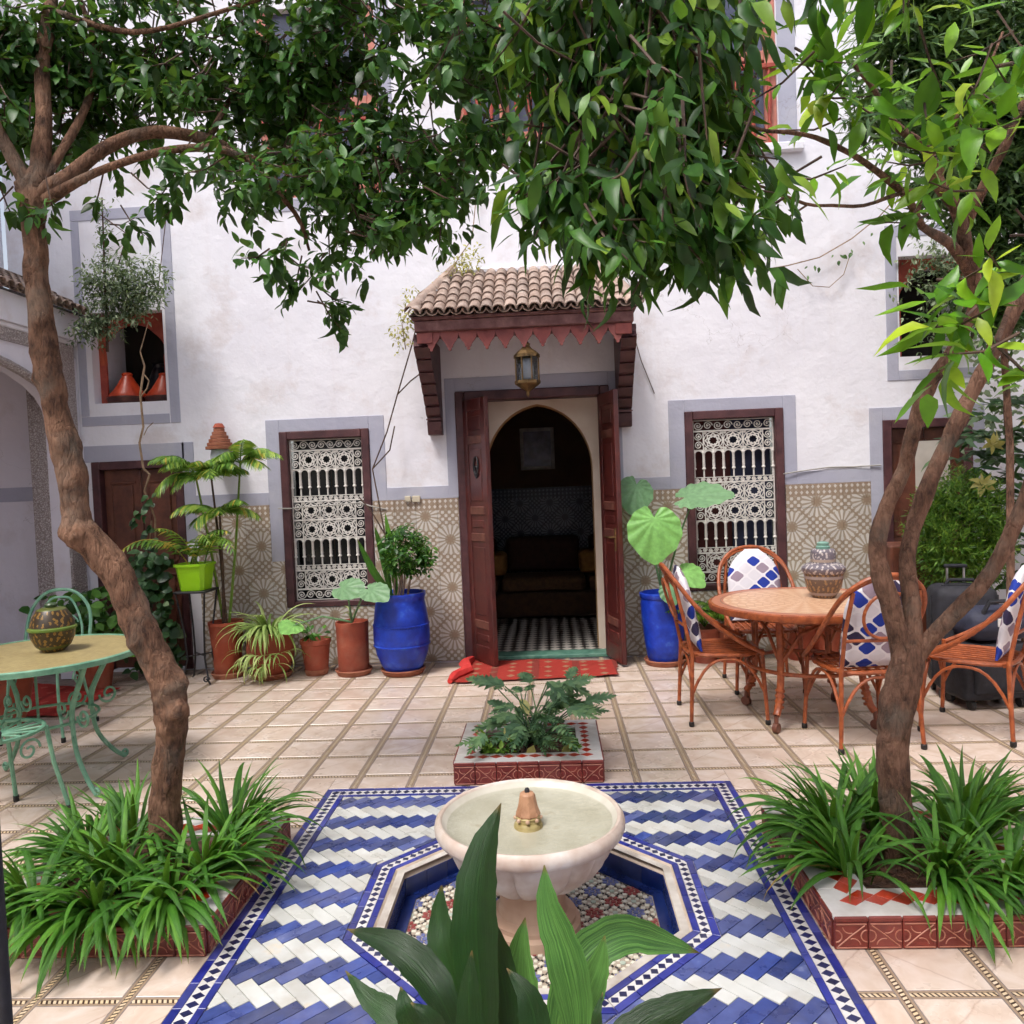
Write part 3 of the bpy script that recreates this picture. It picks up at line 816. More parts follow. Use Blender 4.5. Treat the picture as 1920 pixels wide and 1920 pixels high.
# ------------------------------------------------------------------ sunken octagonal pool
pool = thing('fountain_pool', 'sunken octagonal pool of blue tiles and star mosaic under the fountain', 'pool', (OC[0], OC[1], 0))
A, B = octo(0.502), octo(0.5365)
for k in range(8):
    # sloping stone lip: flush with the pavement outside, falling towards the water side
    def lip(m):
        q = [(*B[k], 0.0), (*B[(k + 1) % 8], 0.0), (*A[(k + 1) % 8], -.032), (*A[k], -.032), (*B[k], -.06), (*B[(k + 1) % 8], -.06), (*A[(k + 1) % 8], -.06), (*A[k], -.06)]
        m.add(q, [(0, 1, 2, 3), (3, 2, 6, 7), (0, 4, 5, 1), (4, 7, 6, 5), (0, 3, 7, 4), (1, 5, 6, 2)])
    part('coping_slab', MT['coping'], pool, lip)
PZ = -0.105
A2 = octo(0.498)
for k in range(8):
    a, b = Vector(A2[k]), Vector(A2[(k + 1) % 8])
    n = 4
    nr = Vector((math.cos(k * PI / 4 + PI / 4 * 0), math.sin(k * PI / 4)))
    for i in range(n):
        p, q = a.lerp(b, (i + 0.012) / n), a.lerp(b, (i + 0.988) / n)
        out_ = ((p + q) / 2 - Vector(OC)).normalized() * 0.012
        def f(m):
            pts = [(p.x, p.y), (q.x, q.y), (q.x + out_.x, q.y + out_.y), (p.x + out_.x, p.y + out_.y)]
            m.prism(pts, PZ - .01, -0.0335)
        part('blue_wall_tile', MT['pool_blue'], pool, f)
def fl(m):
    m.prism(octo(0.512), PZ - 0.03, PZ)
part('pool_bed', mat('pale_pool_grout', lin(150, 136, 120), lin(176, 164, 148), 20, .7), pool, fl)
part('blue_kerb', MT['pool_blue'], pool, lambda m: [m.prism([P, Q, Q2, P2], PZ - .005, PZ + 0.006, .001) for P, Q, Q2, P2 in
     ((octo(0.497)[k], octo(0.497)[(k + 1) % 8], octo(0.455)[(k + 1) % 8], octo(0.455)[k]) for k in range(8))])
def star_mosaic(m):
    hs = octo_hs(0.452)
    def piece(poly, mi, c):
        for h in hs:
            poly = clip(poly, *h)
        if len(poly) >= 3 and area(poly) > 6e-6:
            m.prism(poly, PZ - 0.002, PZ + 0.0035 + random.uniform(-.0004, .0004), 0.0006, mi)
    P = 0.152
    for i in range(-4, 5):
        for j in range(-4, 5):
            for sub in (0, 1):
                cx, cy = OC[0] + (i + 0.5 * sub) * P, OC[1] + (j + 0.5 * sub) * P
                if math.hypot(cx - OC[0], cy - OC[1]) < 0.12: continue
                mi = (1 if (i + j + sub) % 2 == 0 else 2) if sub == 0 else (2 if (i + j) % 2 else 1)
                r0 = 0.0105
                piece([(cx + r0 * math.cos(2 * PI * t / 8), cy + r0 * math.sin(2 * PI * t / 8)) for t in range(8)], mi, 0)
                for t in range(8):
                    a = 2 * PI * t / 8 + PI / 8
                    def pt(r, w): return (cx + r * math.cos(a) - w * math.sin(a), cy + r * math.sin(a) + w * math.cos(a))
                    piece([pt(.0130, 0), pt(.022, -.0082), pt(.0325, -.0052), pt(.0350, 0), pt(.0325, .0052), pt(.022, .0082)], mi, 0)
                    piece([pt(.038, 0), pt(.043, -.0058), pt(.049, 0), pt(.043, .0058)], 4, 0)
                    piece([pt(.0515, 0), pt(.0545, -.004), pt(.058, 0), pt(.0545, .004)], 4, 0)
                    a = 2 * PI * t / 8
                    piece([pt(.031, 0), pt(.042, -.0112), pt(.0525, 0), pt(.042, .0112)], 0, 0)
            # small sage star where four rosettes meet
            for ex, ey in ((0.5, 0), (0, 0.5)):
                cx, cy = OC[0] + (i + ex) * P, OC[1] + (j + ey) * P
                if math.hypot(cx - OC[0], cy - OC[1]) < 0.12: continue
                piece([(cx + .010 * math.cos(2 * PI * t / 8 + PI / 8), cy + .010 * math.sin(2 * PI * t / 8 + PI / 8)) for t in range(8)], 3, 0)
                for t in range(4):
                    a = 2 * PI * t / 4 + PI / 4
                    def pt(r, w): return (cx + r * math.cos(a) - w * math.sin(a), cy + r * math.sin(a) + w * math.cos(a))
                    piece([pt(.0125, 0), pt(.021, -.0085), pt(.030, 0), pt(.021, .0085)], 0, 0)
tag(part('star_mosaic_pieces', [MT['z_white'], MT['z_blue'], MT['z_red'], MT['z_sage'], MT['z_black']], pool, star_mosaic), kind='stuff')

# ------------------------------------------------------------------ marble fountain
FC = (-0.115, 2.77)
fountain = thing('marble_fountain', 'cream marble basin fountain on a pedestal in the octagonal pool', 'fountain', (FC[0], FC[1], PZ))
def ped(m):
    m.lathe([(0.17, PZ), (0.17, PZ + .035), (0.155, PZ + .045), (0.155, PZ + .06), (0.125, PZ + .075), (0.118, PZ + .10), (0.118, PZ + .15), (.128, PZ + .165), (.128, PZ + .185), (.10, PZ + .21)], 48, (*FC, 0))
part('pedestal', MT['marble_ped'], fountain, ped, smooth=True)
FZ = 0.020
def bowl(m):
    prof = [(0.10, 0.055), (0.15, 0.060), (0.195, 0.080), (0.24, 0.115), (0.274, 0.158), (0.296, 0.205), (0.304, 0.238)]
    def fl_(i, th):
        d = [0.0, .03, .075, .085, .07, .045, 0.0][i]
        return 1 + d * (abs(math.sin(9 * th)) ** 0.55 - 0.75)
    m.lathe(prof, 180, (*FC, FZ), flute=fl_)
part('bowl', MT['marble'], fountain, bowl, smooth=True, sharp=60)
def rim(m):
    m.lathe([(0.298, 0.236), (0.322, 0.237), (0.334, 0.243), (0.339, 0.254), (0.340, 0.268), (0.337, 0.281), (0.330, 0.290), (0.325, 0.2945), (0.319, 0.2945), (0.315, 0.292), (0.312, 0.288)], 96, (*FC, FZ))
    m.f = [f for f in m.f if len(f) == 4]; m.m = m.m[:len(m.f)]
part('rim', MT['marble'], fountain, rim, smooth=True, fix=False)
def inner(m):
    m.lathe([(0.3125, 0.2885), (0.308, 0.283), (0.300, 0.274), (0.290, 0.264), (0.24, 0.250), (0.12, 0.245), (0.0, 0.244)], 96, (*FC, FZ))
    m.f = [f for f in m.f if len(f) == 4]; m.m = m.m[:len(m.f)]
part('basin', MT['marble_basin'], fountain, inner, smooth=True, fix=False)
def clear_mat(name, ior, rough, tint=(1, 1, 1)):
    m, nt, bs, out = new_mat(name)
    tr = nd(nt, 'ShaderNodeBsdfTransparent'); tr.inputs[0].default_value = (*tint, 1)
    gl = nd(nt, 'ShaderNodeBsdfGlossy'); gl.inputs['Roughness'].default_value = rough
    fr = nd(nt, 'ShaderNodeFresnel'); fr.inputs['IOR'].default_value = ior
    mx = nd(nt, 'ShaderNodeMixShader')
    lk(nt, fr.outputs[0], mx.inputs[0]); lk(nt, tr.outputs[0], mx.inputs[1]); lk(nt, gl.outputs[0], mx.inputs[2]); lk(nt, mx.outputs[0], out.inputs['Surface'])
    bn = nd(nt, 'ShaderNodeBump'); bn.inputs['Strength'].default_value = .22; bn.inputs['Distance'].default_value = .01
    lk(nt, noise(nt, coords(nt), 22, 2), bn.inputs['Height']); lk(nt, bn.outputs[0], gl.inputs['Normal']); lk(nt, bn.outputs[0], fr.inputs['Normal'])
    return m
def wat(m):
    n = 72
    m.add([(FC[0], FC[1], .270 + FZ)] + [(FC[0] + .296 * math.cos(2 * PI * k / n), FC[1] + .296 * math.sin(2 * PI * k / n), .270 + FZ) for k in range(n)],
          [(0, k + 1, (k + 1) % n + 1) for k in range(n)])
part('water', clear_mat('shallow_water', 1.33, .02, (.96, .97, .94)), fountain, wat, fix=False)
def noz(m):
    m.lathe([(.052, .224), (.052, .252), (.047, .262), (.042, .265), (.040, .275), (.044, .283), (.040, .290), (.034, .296)], 28, (FC[0] - .005, FC[1], FZ))
jet = part('spout_base', mat('yellowed_marble', lin(166, 146, 92), lin(192, 176, 130), 22, 0.5, .3, 60, .004, c3=lin(120, 100, 60)), fountain, noz, smooth=True)
def noz2(m):
    m.lathe([(.042, .284), (.046, .292), (.042, .302), (.036, .320), (.031, .345), (.028, .362), (.022, .368), (.012, .370)], 9, (FC[0] - .005, FC[1], FZ))
part('spout', mat('rusty_spout', lin(142, 100, 72), lin(178, 134, 102), 22, 0.6, 0.4, 60, .004, c3=lin(110, 78, 56)), fountain, noz2)
part('spout_tip', MT['black_iron'], fountain, lambda m: m.lathe([(.009, .368), (.009, .379), (.006, .384), (0, .385)], 12, (FC[0] - .005, FC[1], FZ)), smooth=True)
def balls(m):
    for k in range(8):
        a = 2 * PI * k / 8
        m.lathe([(0, -.008), (.007, -.004), (.008, 0), (.007, .004), (0, .008)], 8, (FC[0] - .005 + .045 * math.cos(a), FC[1] + .045 * math.sin(a), .278 + FZ))
part('knob_ring', MT['marble_ped'], fountain, balls, smooth=True)

# ------------------------------------------------------------------ tiled planters
rel = MB()
rel.box(-.049, .049, -.006, .006, 0, .083, 0.0025, 0)
def arc(cx, cz, r, a0, a1, n=9): return [(cx + r * math.cos(a0 + (a1 - a0) * i / (n - 1)), -.0065, cz + r * math.sin(a0 + (a1 - a0) * i / (n - 1))) for i in range(n)]
rel.tube([(-.040, -.0065, .010), (.0, -.0065, .044), (.040, -.0065, .074)], .0022, 5, 1)
rel.tube([(-.044, -.0065, .078), (.044, -.0065, .078)], .0022, 5, 1)
rel.tube([(-.044, -.0065, .006), (.044, -.0065, .006)], .0022, 5, 1)
rel.tube(arc(.046, .042, .018, PI / 2, 3 * PI / 2), .0022, 5, 1)
rel.tube(arc(-.046, .042, .018, -PI / 2, PI / 2), .0022, 5, 1)
rel.tube(arc(-.004, .072, .022, 1.05 * PI, 1.6 * PI, 7), .0018, 5, 1)
rel.tube(arc(.004, .012, .022, .05 * PI, .6 * PI, 7), .0018, 5, 1)
relief_me = rel.mesh('relief_tile', [MT['maroon_tile'], MT['maroon_line']])
cap = MB(); cap.box(-.049, .049, -.0085, .0085, 0, .017, 0.003)
cap_me = cap.mesh('edging_tile', MT['maroon_tile'])
dmd = MB(); dmd.prism([(-.040, 0), (0, -.031), (.040, 0), (0, .031)], -.002, .0016, .0006)
dmd_me = dmd.mesh('red_diamond_tile', MT['red_glaze'])
dmds = MB(); dmds.prism([(-.032, 0), (0, -.024), (.032, 0), (0, .024)], -.002, .0016, .0006)
dmds_me = dmds.mesh('red_diamond_tile', MT['red_glaze'])
def planter(name, label, x0, x1, y0, y1, H, W, checker):
    p = thing(name, label, 'planter', ((x0 + x1) / 2, (y0 + y1) / 2, 0), group='tiled planters set into the courtyard floor')
    def core(m):
        t = .012
        for bx in ((x0 + t, x1 - t, y0 + t, y0 + W), (x0 + t, x1 - t, y1 - W, y1 - t), (x0 + t, x0 + W, y0 + W, y1 - W), (x1 - W, x1 - t, y0 + W, y1 - W)):
            m.box(bx[0], bx[1], bx[2], bx[3], 0, H - .012)
    part('wall', MT['mortar'], p, core)
    part('soil', MT['soil'], p, lambda m: m.box(x0 + W - .002, x1 - W + .002, y0 + W - .002, y1 - W + .002, 0, H - 0.028))
    # top slabs
    for bx in ((x0 + .004, x1 - .004, y0 + .004, y0 + W), (x0 + .004, x1 - .004, y1 - W, y1 - .004), (x0 + .004, x0 + W, y0 + W + .001, y1 - W - .001), (x1 - W, x1 - .004, y0 + W + .001, y1 - W - .001)):
        part('coping_slab', MT['white_glaze'], p, lambda m: m.box(bx[0], bx[1], bx[2], bx[3], H - .012, H, .002))
    # relief tiles on the four sides
    def side(a, b, rz):
        a, b = Vector(a), Vector(b); L = (b - a).length; n = round(L / .1); s = L / n / .1
        for i in range(n):
            c = a.lerp(b, (i + .5) / n)
            inst('relief_tile', relief_me, p, (c.x, c.y, .001), (0, 0, rz), (s if i % 2 == 0 else -s, 1, (H - .019) / .083))
            inst('edging_tile', cap_me, p, (c.x, c.y, H - .0175), (0, 0, rz), (s, 1, 1))
    e = .0065
    side((x0 + .004, y0 + e), (x1 - .004, y0 + e), 0)
    side((x1 - .004, y1 - e), (x0 + .004, y1 - e), PI)
    side((x0 + e, y1 - .016), (x0 + e, y0 + .016), -PI / 2)
    side((x1 - e, y0 + .016), (x1 - e, y1 - .016), PI / 2)
    # red diamonds on the coping
    me = dmd_me if checker else dmds_me
    pit = .0815 if checker else .068
    off = W * .56 if checker else W * .64
    for a, b, rz, nr in (((x0 + off, y0 + off), (x1 - off, y0 + off), 0, (0, 1)), ((x0 + off, y1 - off), (x1 - off, y1 - off), 0, (0, -1)),
                     ((x0 + off, y0 + off), (x0 + off, y1 - off), PI / 2, (1, 0)), ((x1 - off, y0 + off), (x1 - off, y1 - off), PI / 2, (-1, 0))):
        a, b = Vector(a), Vector(b); L = (b - a).length; n = round(L / pit)
        for i in range(n + 1):
            if rz and i in (0, n): continue
            c = a.lerp(b, i / n)
            inst('red_diamond_tile', me, p, (c.x, c.y, H), (0, 0, rz))
            if checker and i < n:
                c = a.lerp(b, (i + .5) / n) + Vector(nr) * .0325
                if x0 + W + .01 > c.x and rz == 0: pass
                inst('red_diamond_tile', me, p, (c.x, c.y, H), (0, 0, rz))
    return p
PL_L = planter('tiled_planter', 'red tiled square planter holding the thick curved tree trunk', *PLANTERS[0], 0.105, 0.170, True)
PL_R = planter('tiled_planter', 'red tiled square planter holding the forked multi trunk tree', *PLANTERS[1], 0.105, 0.170, True)
PL_C = planter('tiled_planter', 'small tiled planter behind the fountain with red diamond border', *PLANTERS[2], 0.115, 0.125, False)
# ================================================================== THE HOUSE FRONT
WY = 6.60
house = thing('riad_house', 'white plastered courtyard house with tiled dado and canopied doorway', 'house', (0, WY, 0))
DOOR = (-0.76, 0.525, 0.0, 2.27)
WL_ = (-2.27, -1.50, 0.50, 2.00)
WR_ = (1.14, 1.945, 0.53, 2.02)
NL = (-3.86, -3.225, 2.31, 3.08)
NR = (2.90, 3.50, 2.39, 3.20)
DL = (-3.92, -3.12, 0.0, 1.81)
DR = (2.745, 3.46, 0.0, 1.88)
U1 = (-2.30, -1.30, 3.95, 5.5)
U2 = (-0.62, 0.12, 4.30, 5.5)
U3 = (1.05, 1.97, 4.16, 5.6)
OPEN = [DOOR, WL_, WR_, NL, NR, DL, DR, U1, U2, U3]
HX0, HX1, HZ = -4.55, 4.05, 6.4
def wallf(m):
    xs = sorted({HX0, HX1} | {v for o in OPEN for v in o[:2]}); zs = sorted({-0.05, HZ} | {v for o in OPEN for v in o[2:]})
    ix = {x: i for i, x in enumerate(xs)}; iz = {z: i for i, z in enumerate(zs)}
    b = m.add([(x, WY, z) for z in zs for x in xs], [])
    nx = len(xs)
    for i in range(len(xs) - 1):
        for j in range(len(zs) - 1):
            cx, cz = (xs[i] + xs[i + 1]) / 2, (zs[j] + zs[j + 1]) / 2
            if any(o[0] < cx < o[1] and o[2] < cz < o[3] for o in OPEN): continue
            m.f.append([b + j * nx + i, b + j * nx + i + 1, b + (j + 1) * nx + i + 1, b + (j + 1) * nx + i]); m.m.append(0)
    for o in OPEN:
        d = 0.55 if o in (NL, NR) else 0.28
        x0, x1, z0, z1 = o
        v = [(x0, WY, z0), (x1, WY, z0), (x1, WY, z1), (x0, WY, z1)] + [(x0, WY + d, z0), (x1, WY + d, z0), (x1, WY + d, z1), (x0, WY + d, z1)]
        m.add(v, [(1, 0, 4, 5), (2, 1, 5, 6), (3, 2, 6, 7), (0, 3, 7, 4)])
part('wall', MT['plaster'], house, wallf, fix=False)

# grey painted bands: thin coats standing a little proud of the plaster
def band(*b, mt='grey', e=0.006):
    x0, x1, z0, z1 = b
    part('painted_band', MT[mt], house, lambda m: m.box(x0, x1, WY - e, WY + .002, z0, z1, .002))
DT = 1.385
for x0, x1 in ((-3.02, -2.385), (-1.37, -0.845), (0.625, 1.01), (2.05, 2.64)):
    band(x0, x1, DT, 1.49)
band(-2.385, -2.27, 0.9, 2.105); band(-1.50, -1.37, DT, 2.105); band(-2.269, -1.501, 2.0, 2.105)
band(1.01, 1.14, DT, 2.12); band(1.945, 2.05, DT, 2.12); band(1.141, 1.944, 2.02, 2.12)
band(-0.845, -0.76, DT, 2.385); band(0.525, 0.625, DT, 2.385); band(-0.759, 0.524, 2.27, 2.385)
band(2.64, 2.745, 0.9, 1.985); band(3.46, 3.56, 0.9, 1.985); band(2.746, 3.459, 1.88, 1.985)
band(-3.98, -3.10, 1.81, 1.95)
band(-3.12, -3.02, 1.1, 1.95); 
# niche surrounds
band(-3.20, -3.115, 2.12, 3.95); band(-3.98, -3.21, 2.12, 2.20); band(-3.98, -3.21, 3.86, 3.95); band(-3.98, -3.91, 2.205, 3.855)
band(2.795, 2.885, 2.20, 3.45); band(2.886, 3.60, 2.20, 2.28); band(2.886, 3.60, 3.36, 3.45)
band(1.975, 2.12, 4.15, 6.0); band(0.93, 1.045, 4.15, 6.0); band(1.046, 1.974, 4.04, 4.155)
band(-2.42, -2.305, 3.95, 6.0); band(-1.295, -1.18, 3.95, 6.0); band(-2.30, -1.30, 3.84, 3.945)
part('window_ledge', MT['plaster'], house, lambda m: m.box(1.60, 2.16, WY - .06, WY, 4.08, 4.15, .01))

# tiled dado --------------------------------------------------------------
def dado_area(x0, x1, z0, z1):
    nx = max(1, round((x1 - x0) / .205)); nz = max(1, round((z1 - z0) / .2))
    for i in range(nx):
        for j in range(nz):
            a, b = x0 + (x1 - x0) * i / nx, x0 + (x1 - x0) * (i + 1) / nx
            c, d = z0 + (z1 - z0) * j / nz, z0 + (z1 - z0) * (j + 1) / nz
            e = random.uniform(0.0, 0.0012)
            part('dado_tile', MT['dado'], house, lambda m: m.box(a + .0008, b - .0008, WY - .010 - e, WY + .003, c + .0008, d - .0008, .0012))
dado_area(-3.02, -2.385, 0.0, DT)
dado_area(-2.385, -2.275, 0.0, 0.9)
dado_area(-2.275, -1.495, 0.0, 0.495)
dado_area(-1.495, -0.765, 0.0, DT - 0.001)
dado_area(0.53, 1.135, 0.0, DT - 0.001)
dado_area(1.135, 1.95, 0.0, 0.525)
dado_area(1.95, 2.64, 0.0, DT)

# lattice windows ------------------------------------------------------------
def flat_xf(y0):
    return lambda a, b, c: (a, y0 - c, b)
def ros_mesh():
    m = MB()
    n = 48
    # rosette plate: lobed outside, eight-point star hole
    o = []; i_ = []
    for k in range(n):
        th = 2 * PI * k / n
        ro = 0.060 + 0.0055 * math.cos(8 * th)
        ri = 0.026 + 0.0075 * abs(math.cos(4 * th)) ** 1.5 * (1 if True else 0)
        o.append((ro * math.cos(th), ro * math.sin(th))); i_.append((ri * math.cos(th), ri * math.sin(th)))
    def ring(A, B, t):
        v = [(x, -t, z) for x, z in A] + [(x, -t, z) for x, z in B] + [(x, t, z) for x, z in A] + [(x, t, z) for x, z in B]
        N = len(A); f = []
        for k in range(N):
            j = (k + 1) % N
            f += [(k, j, N + j, N + k), (2 * N + j, 2 * N + k, 3 * N + k, 3 * N + j), (k, 2 * N + k, 2 * N + j, j), (N + j, 3 * N + j, 3 * N + k, N + k)]
        m.add(v, f)
    # petals pierced: inner ring, outer ring and eight bridges
    inn = [(x * 1.32, z * 1.32) for x, z in i_]
    ring(inn, i_, .0035)
    ring(o, [(x * .82, z * .82) for x, z in o], .0035)
    for k in range(8):
        a = 2 * PI * k / 8 + PI / 8
        c, s = math.cos(a), math.sin(a)
        w = .0085
        P = [(.034 * c - w * s * -1, .034 * s - w * c), (.054 * c + w * s, .054 * s - w * c), (.054 * c - w * s, .054 * s + w * c), (.034 * c - w * s, .034 * s + w * c)]
        m.prism(P, -.003, .003, xf=lambda p, q, r: (p, -r, q))
    R2 = .0765
    ring([(R2 * math.cos(2 * PI * k / n), R2 * math.sin(2 * PI * k / n)) for k in range(n)], [((R2 - .006) * math.cos(2 * PI * k / n), (R2 - .006) * math.sin(2 * PI * k / n)) for k in range(n)], .003)
    for k in range(8):
        a = 2 * PI * k / 8
        m.tube([(.064 * math.cos(a), 0, .064 * math.sin(a)), (.072 * math.cos(a), 0, .072 * math.sin(a))], .004, 5)
    return m.mesh('rosette', MT['iron_white'], fix=True)
def spiral(r0, r1, turns, n, flip=1, a0=0.0):
    return [((r0 + (r1 - r0) * t) * math.cos(a0 + flip * turns * 2 * PI * t), 0, (r0 + (r1 - r0) * t) * math.sin(a0 + flip * turns * 2 * PI * t)) for t in [i / n for i in range(n + 1)]]
def scroll_mesh(s=1.0):
    m = MB()
    P = spiral(.034 * s, .006 * s, 1.7, 22)
    m.tube(P, .0042, 5)
    m.lathe([(0, -.006), (.006, -.003), (.006, .003), (0, .006)], 8)
    return m.mesh('scroll', MT['iron_white'], smooth=True)
def bal_mesh():
    m = MB()
    H = .222
    m.lathe([(.007, 0), (.007, .062), (.0155, .066), (.0155, .076), (.0105, .082), (.0125, .10), (.0105, .19), (.013, .196), (.013, .206), (.010, .212), (.010, H)], 10)
    return m.mesh('baluster', MT['iron_white'], smooth=True)
ROS, SCR, SCR_S, BAL = ros_mesh(), scroll_mesh(), scroll_mesh(.55), bal_mesh()
arch_m = MB()
arch_m.add([], [])
A_ = [(-.031, 0)] + [(-.031 + 0, .0)] 
def arch_plate():
    # little spandrel between two balusters: a plate with a round bite out of its lower edge
    m = MB()
    w, h = .041, .030
    top = [(-w, h), (w, h)]
    bite = [(.031 * math.cos(t), .031 * math.sin(t) * .9 - .004) for t in [PI * i / 10 for i in range(11)]]
    outer = [(w, h), (w, -.004)] + bite + [(-w, -.004), (-w, h)]
    for i in range(len(bite) - 1):
        a, b = bite[i], bite[i + 1]
        m.prism([(a[0], a[1]), (a[0], h), (b[0], h), (b[0], b[1])], -.003, .003, xf=lambda p, q, r: (p, -r, q))
    for s in (-1, 1):
        m.prism([(s * w, -.004), (s * w, h), (s * .031, h), (s * .031, -.004)], -.003, .003, xf=lambda p, q, r: (p, -r, q))
    return m.mesh('spandrel', MT['iron_white'])
SPA = arch_plate()
def lattice_window(box, label, curtains):
    x0, x1, z0, z1 = box
    y = WY + .035
    fr = .068
    w = part('window_frame', MT['wood_dark'], house, lambda m: [m.box(x0, x0 + fr, WY - .022, WY + .09, z0, z1, .006), m.box(x1 - fr, x1, WY - .022, WY + .09, z0, z1, .006),
        m.box(x0 + fr + .0005, x1 - fr - .0005, WY - .020, WY + .09, z1 - fr, z1, .006), m.box(x0 + fr + .0005, x1 - fr - .0005, WY - .020, WY + .09, z0, z0 + fr * .75, .006)])
    w['label'] = label
    for k, (a, b) in enumerate(((x0 + fr, (x0 + x1) / 2 - .004), ((x0 + x1) / 2 + .004, x1 - fr))):
        part('window_pane', MT['glass'] if curtains is None else MT[curtains[k]], w, lambda m: m.box(a, b, WY + .16, WY + .17, z0 + .03, z1 - .05))
    gx0, gx1 = x0 + fr + .008, x1 - fr - .008
    gz1, gz0 = z1 - fr - .004, z0 + fr * .75 + .004
    S = (gz1 - gz0) / 1.40; W = gx1 - gx0
    def bar(a, b, c, d, t=.005):
        part('grille_bar', MT['iron_white'], w, lambda m: m.box(a, b, y - t, y + t, c, d, .0015))
    z = gz1
    side = W * .125; cell = (W - 2 * side) / 3
    bar(gx0 - .006, gx0 + .004, gz0, gz1); bar(gx1 - .004, gx1 + .006, gz0, gz1)
    def scroll_band(zt, h):
        bar(gx0 + .004, gx1 - .004, zt - .008, zt); bar(gx0 + .004, gx1 - .004, zt - h, zt - h + .007)
        n = 8
        for k in range(n):
            c = gx0 + W * (k + .5) / n
            s = (h - .02) / .070
            inst('scroll', SCR, w, (c, y, zt - h / 2), (0, 0 if k % 2 else PI, 0), (s * 1.08 * (1 if k % 2 else -1), 1, s))
    def ros_row(zt, h):
        bar(gx0 + .004, gx1 - .004, zt - .007, zt); bar(gx0 + .004, gx1 - .004, zt - h, zt - h + .006)
        for k in range(4):
            xx = gx0 + side + cell * k
            bar(xx - .004, xx + .004, zt - h + .006, zt - .007, .004)
        for k in range(3):
            s = min(cell, h) / .162
            inst('rosette', ROS, w, (gx0 + side + cell * (k + .5), y, zt - h / 2), (0, 0, 0), (cell / .156, 1, h / .166))
            for ex in (-1, 1):
                for ez in (-1, 1):
                    inst('scroll', SCR_S, w, (gx0 + side + cell * (k + .5) + ex * cell * .40, y, zt - h / 2 + ez * h * .39), (0, (PI if ex > 0 else 0), 0), (.62, 1, ez * .62))
        for c in (gx0 + side / 2, gx1 - side / 2):
            for ez in (-1, 1):
                inst('scroll', SCR, w, (c, y, zt - h / 2 + ez * h * .235), (0, PI if ez > 0 else 0, 0), (.98, 1, .98))
    def bal_row(zt, h):
        for k in range(9):
            c = gx0 + W * k / 8
            c = min(max(c, gx0 + .004), gx1 - .004)
            inst('baluster', BAL, w, (c, y, zt - h), (0, 0, 0), (1, 1, h / .222))
            if k < 8: inst('spandrel', SPA, w, (gx0 + W * (k + .5) / 8, y + .001, zt - .030), (0, 0, 0), (W / 8 / .083, 1, 1))
    def thin_band(zt, h):
        bar(gx0 + .004, gx1 - .004, zt - .006, zt); bar(gx0 + .004, gx1 - .004, zt - h, zt - h + .006)
        for k in range(14):
            inst('scroll', SCR_S, w, (gx0 + W * (k + .5) / 14, y, zt - h / 2), (0, 0 if k % 2 else PI, 0), (1.0 if k % 2 else -1.0, 1, (h - .008) / .040))
    for kind, h in (('s', .092), ('r', .160), ('b', .224), ('t', .046), ('r', .160), ('r', .160), ('b', .224), ('t', .046), ('r', .160), ('s', .094)):
        {'s': scroll_band, 'r': ros_row, 'b': bal_row, 't': thin_band}[kind](z, h * S * 1.40 / 1.366)
        z -= h * S * 1.40 / 1.366
    return w
lattice_window(WL_, 'dark framed window with white iron lattice left of the doorway', None)
lattice_window(WR_, 'dark framed window with white iron lattice right of the doorway', ('curtain', 'curtain_b'))

# doorway ------------------------------------------------------------------------
part('door_frame', MT['wood_dark'], house, lambda m: [m.box(DOOR[0], DOOR[0] + .075, WY - .03, WY + .16, 0, DOOR[3], .008), m.box(DOOR[1] - .075, DOOR[1], WY - .03, WY + .16, 0, DOOR[3], .008),
     m.box(DOOR[0] + .0755, DOOR[1] - .0755, WY - .028, WY + .16, DOOR[3] - .08, DOOR[3], .008)])
def door_leaf(hx, hy, nx, ny, label, knob):
    """leaf from hinge (hx,hy) to its free edge (nx,ny)"""
    d = Vector((nx - hx, ny - hy, 0)); L = d.length; u = d / L
    n = Vector((-u.y, u.x, 0))
    lf = None
    def bx(m, a, b, z0, z1, t0, t1, ch=.004):
        q = MB(); q.box(a, b, t0, t1, z0, z1, ch)
        m.add([(hx + u.x * x + n.x * y_, hy + u.y * x + n.y * y_, z) for x, y_, z in q.v], q.f)
    Z0, Z1 = 0.02, 2.19
    lf = part('door_leaf', MT['wood_red'], house, lambda m: [bx(m, 0, .07, Z0, Z1, -.02, .02), bx(m, L - .07, L, Z0, Z1, -.0205, .0205), bx(m, .0695, L - .0695, Z0, Z1, -.012, .012, 0)])
    lf['label'] = label
    rails = [(Z0, .16), (.30, .37), (1.02, 1.09), (1.24, 1.31), (1.82, 1.89), (2.09, Z1)]
    for a, b in rails:
        part('rail', MT['wood_mould'] if .2 < a < 2.0 else MT['wood_red'], lf, lambda m: bx(m, .068, L - .068, a, b, -.021, .021, .006))
    for a, b in ((.19, .27), (.40, .99), (1.12, 1.21), (1.34, 1.79), (1.92, 2.06)):
        part('panel', MT['wood_red'], lf, lambda m: bx(m, .088, L - .088, a + .012, b - .012, -.017, .017, .006))
    return lf, u, n, L
l1, u1, n1, L1 = door_leaf(-0.682, 6.575, -0.475, 6.265, 'left door leaf folded open with dark knocker', False)
l2, u2, n2, L2 = door_leaf(0.445, 6.575, 0.545, 6.185, 'right door leaf folded open with brass handle', True)
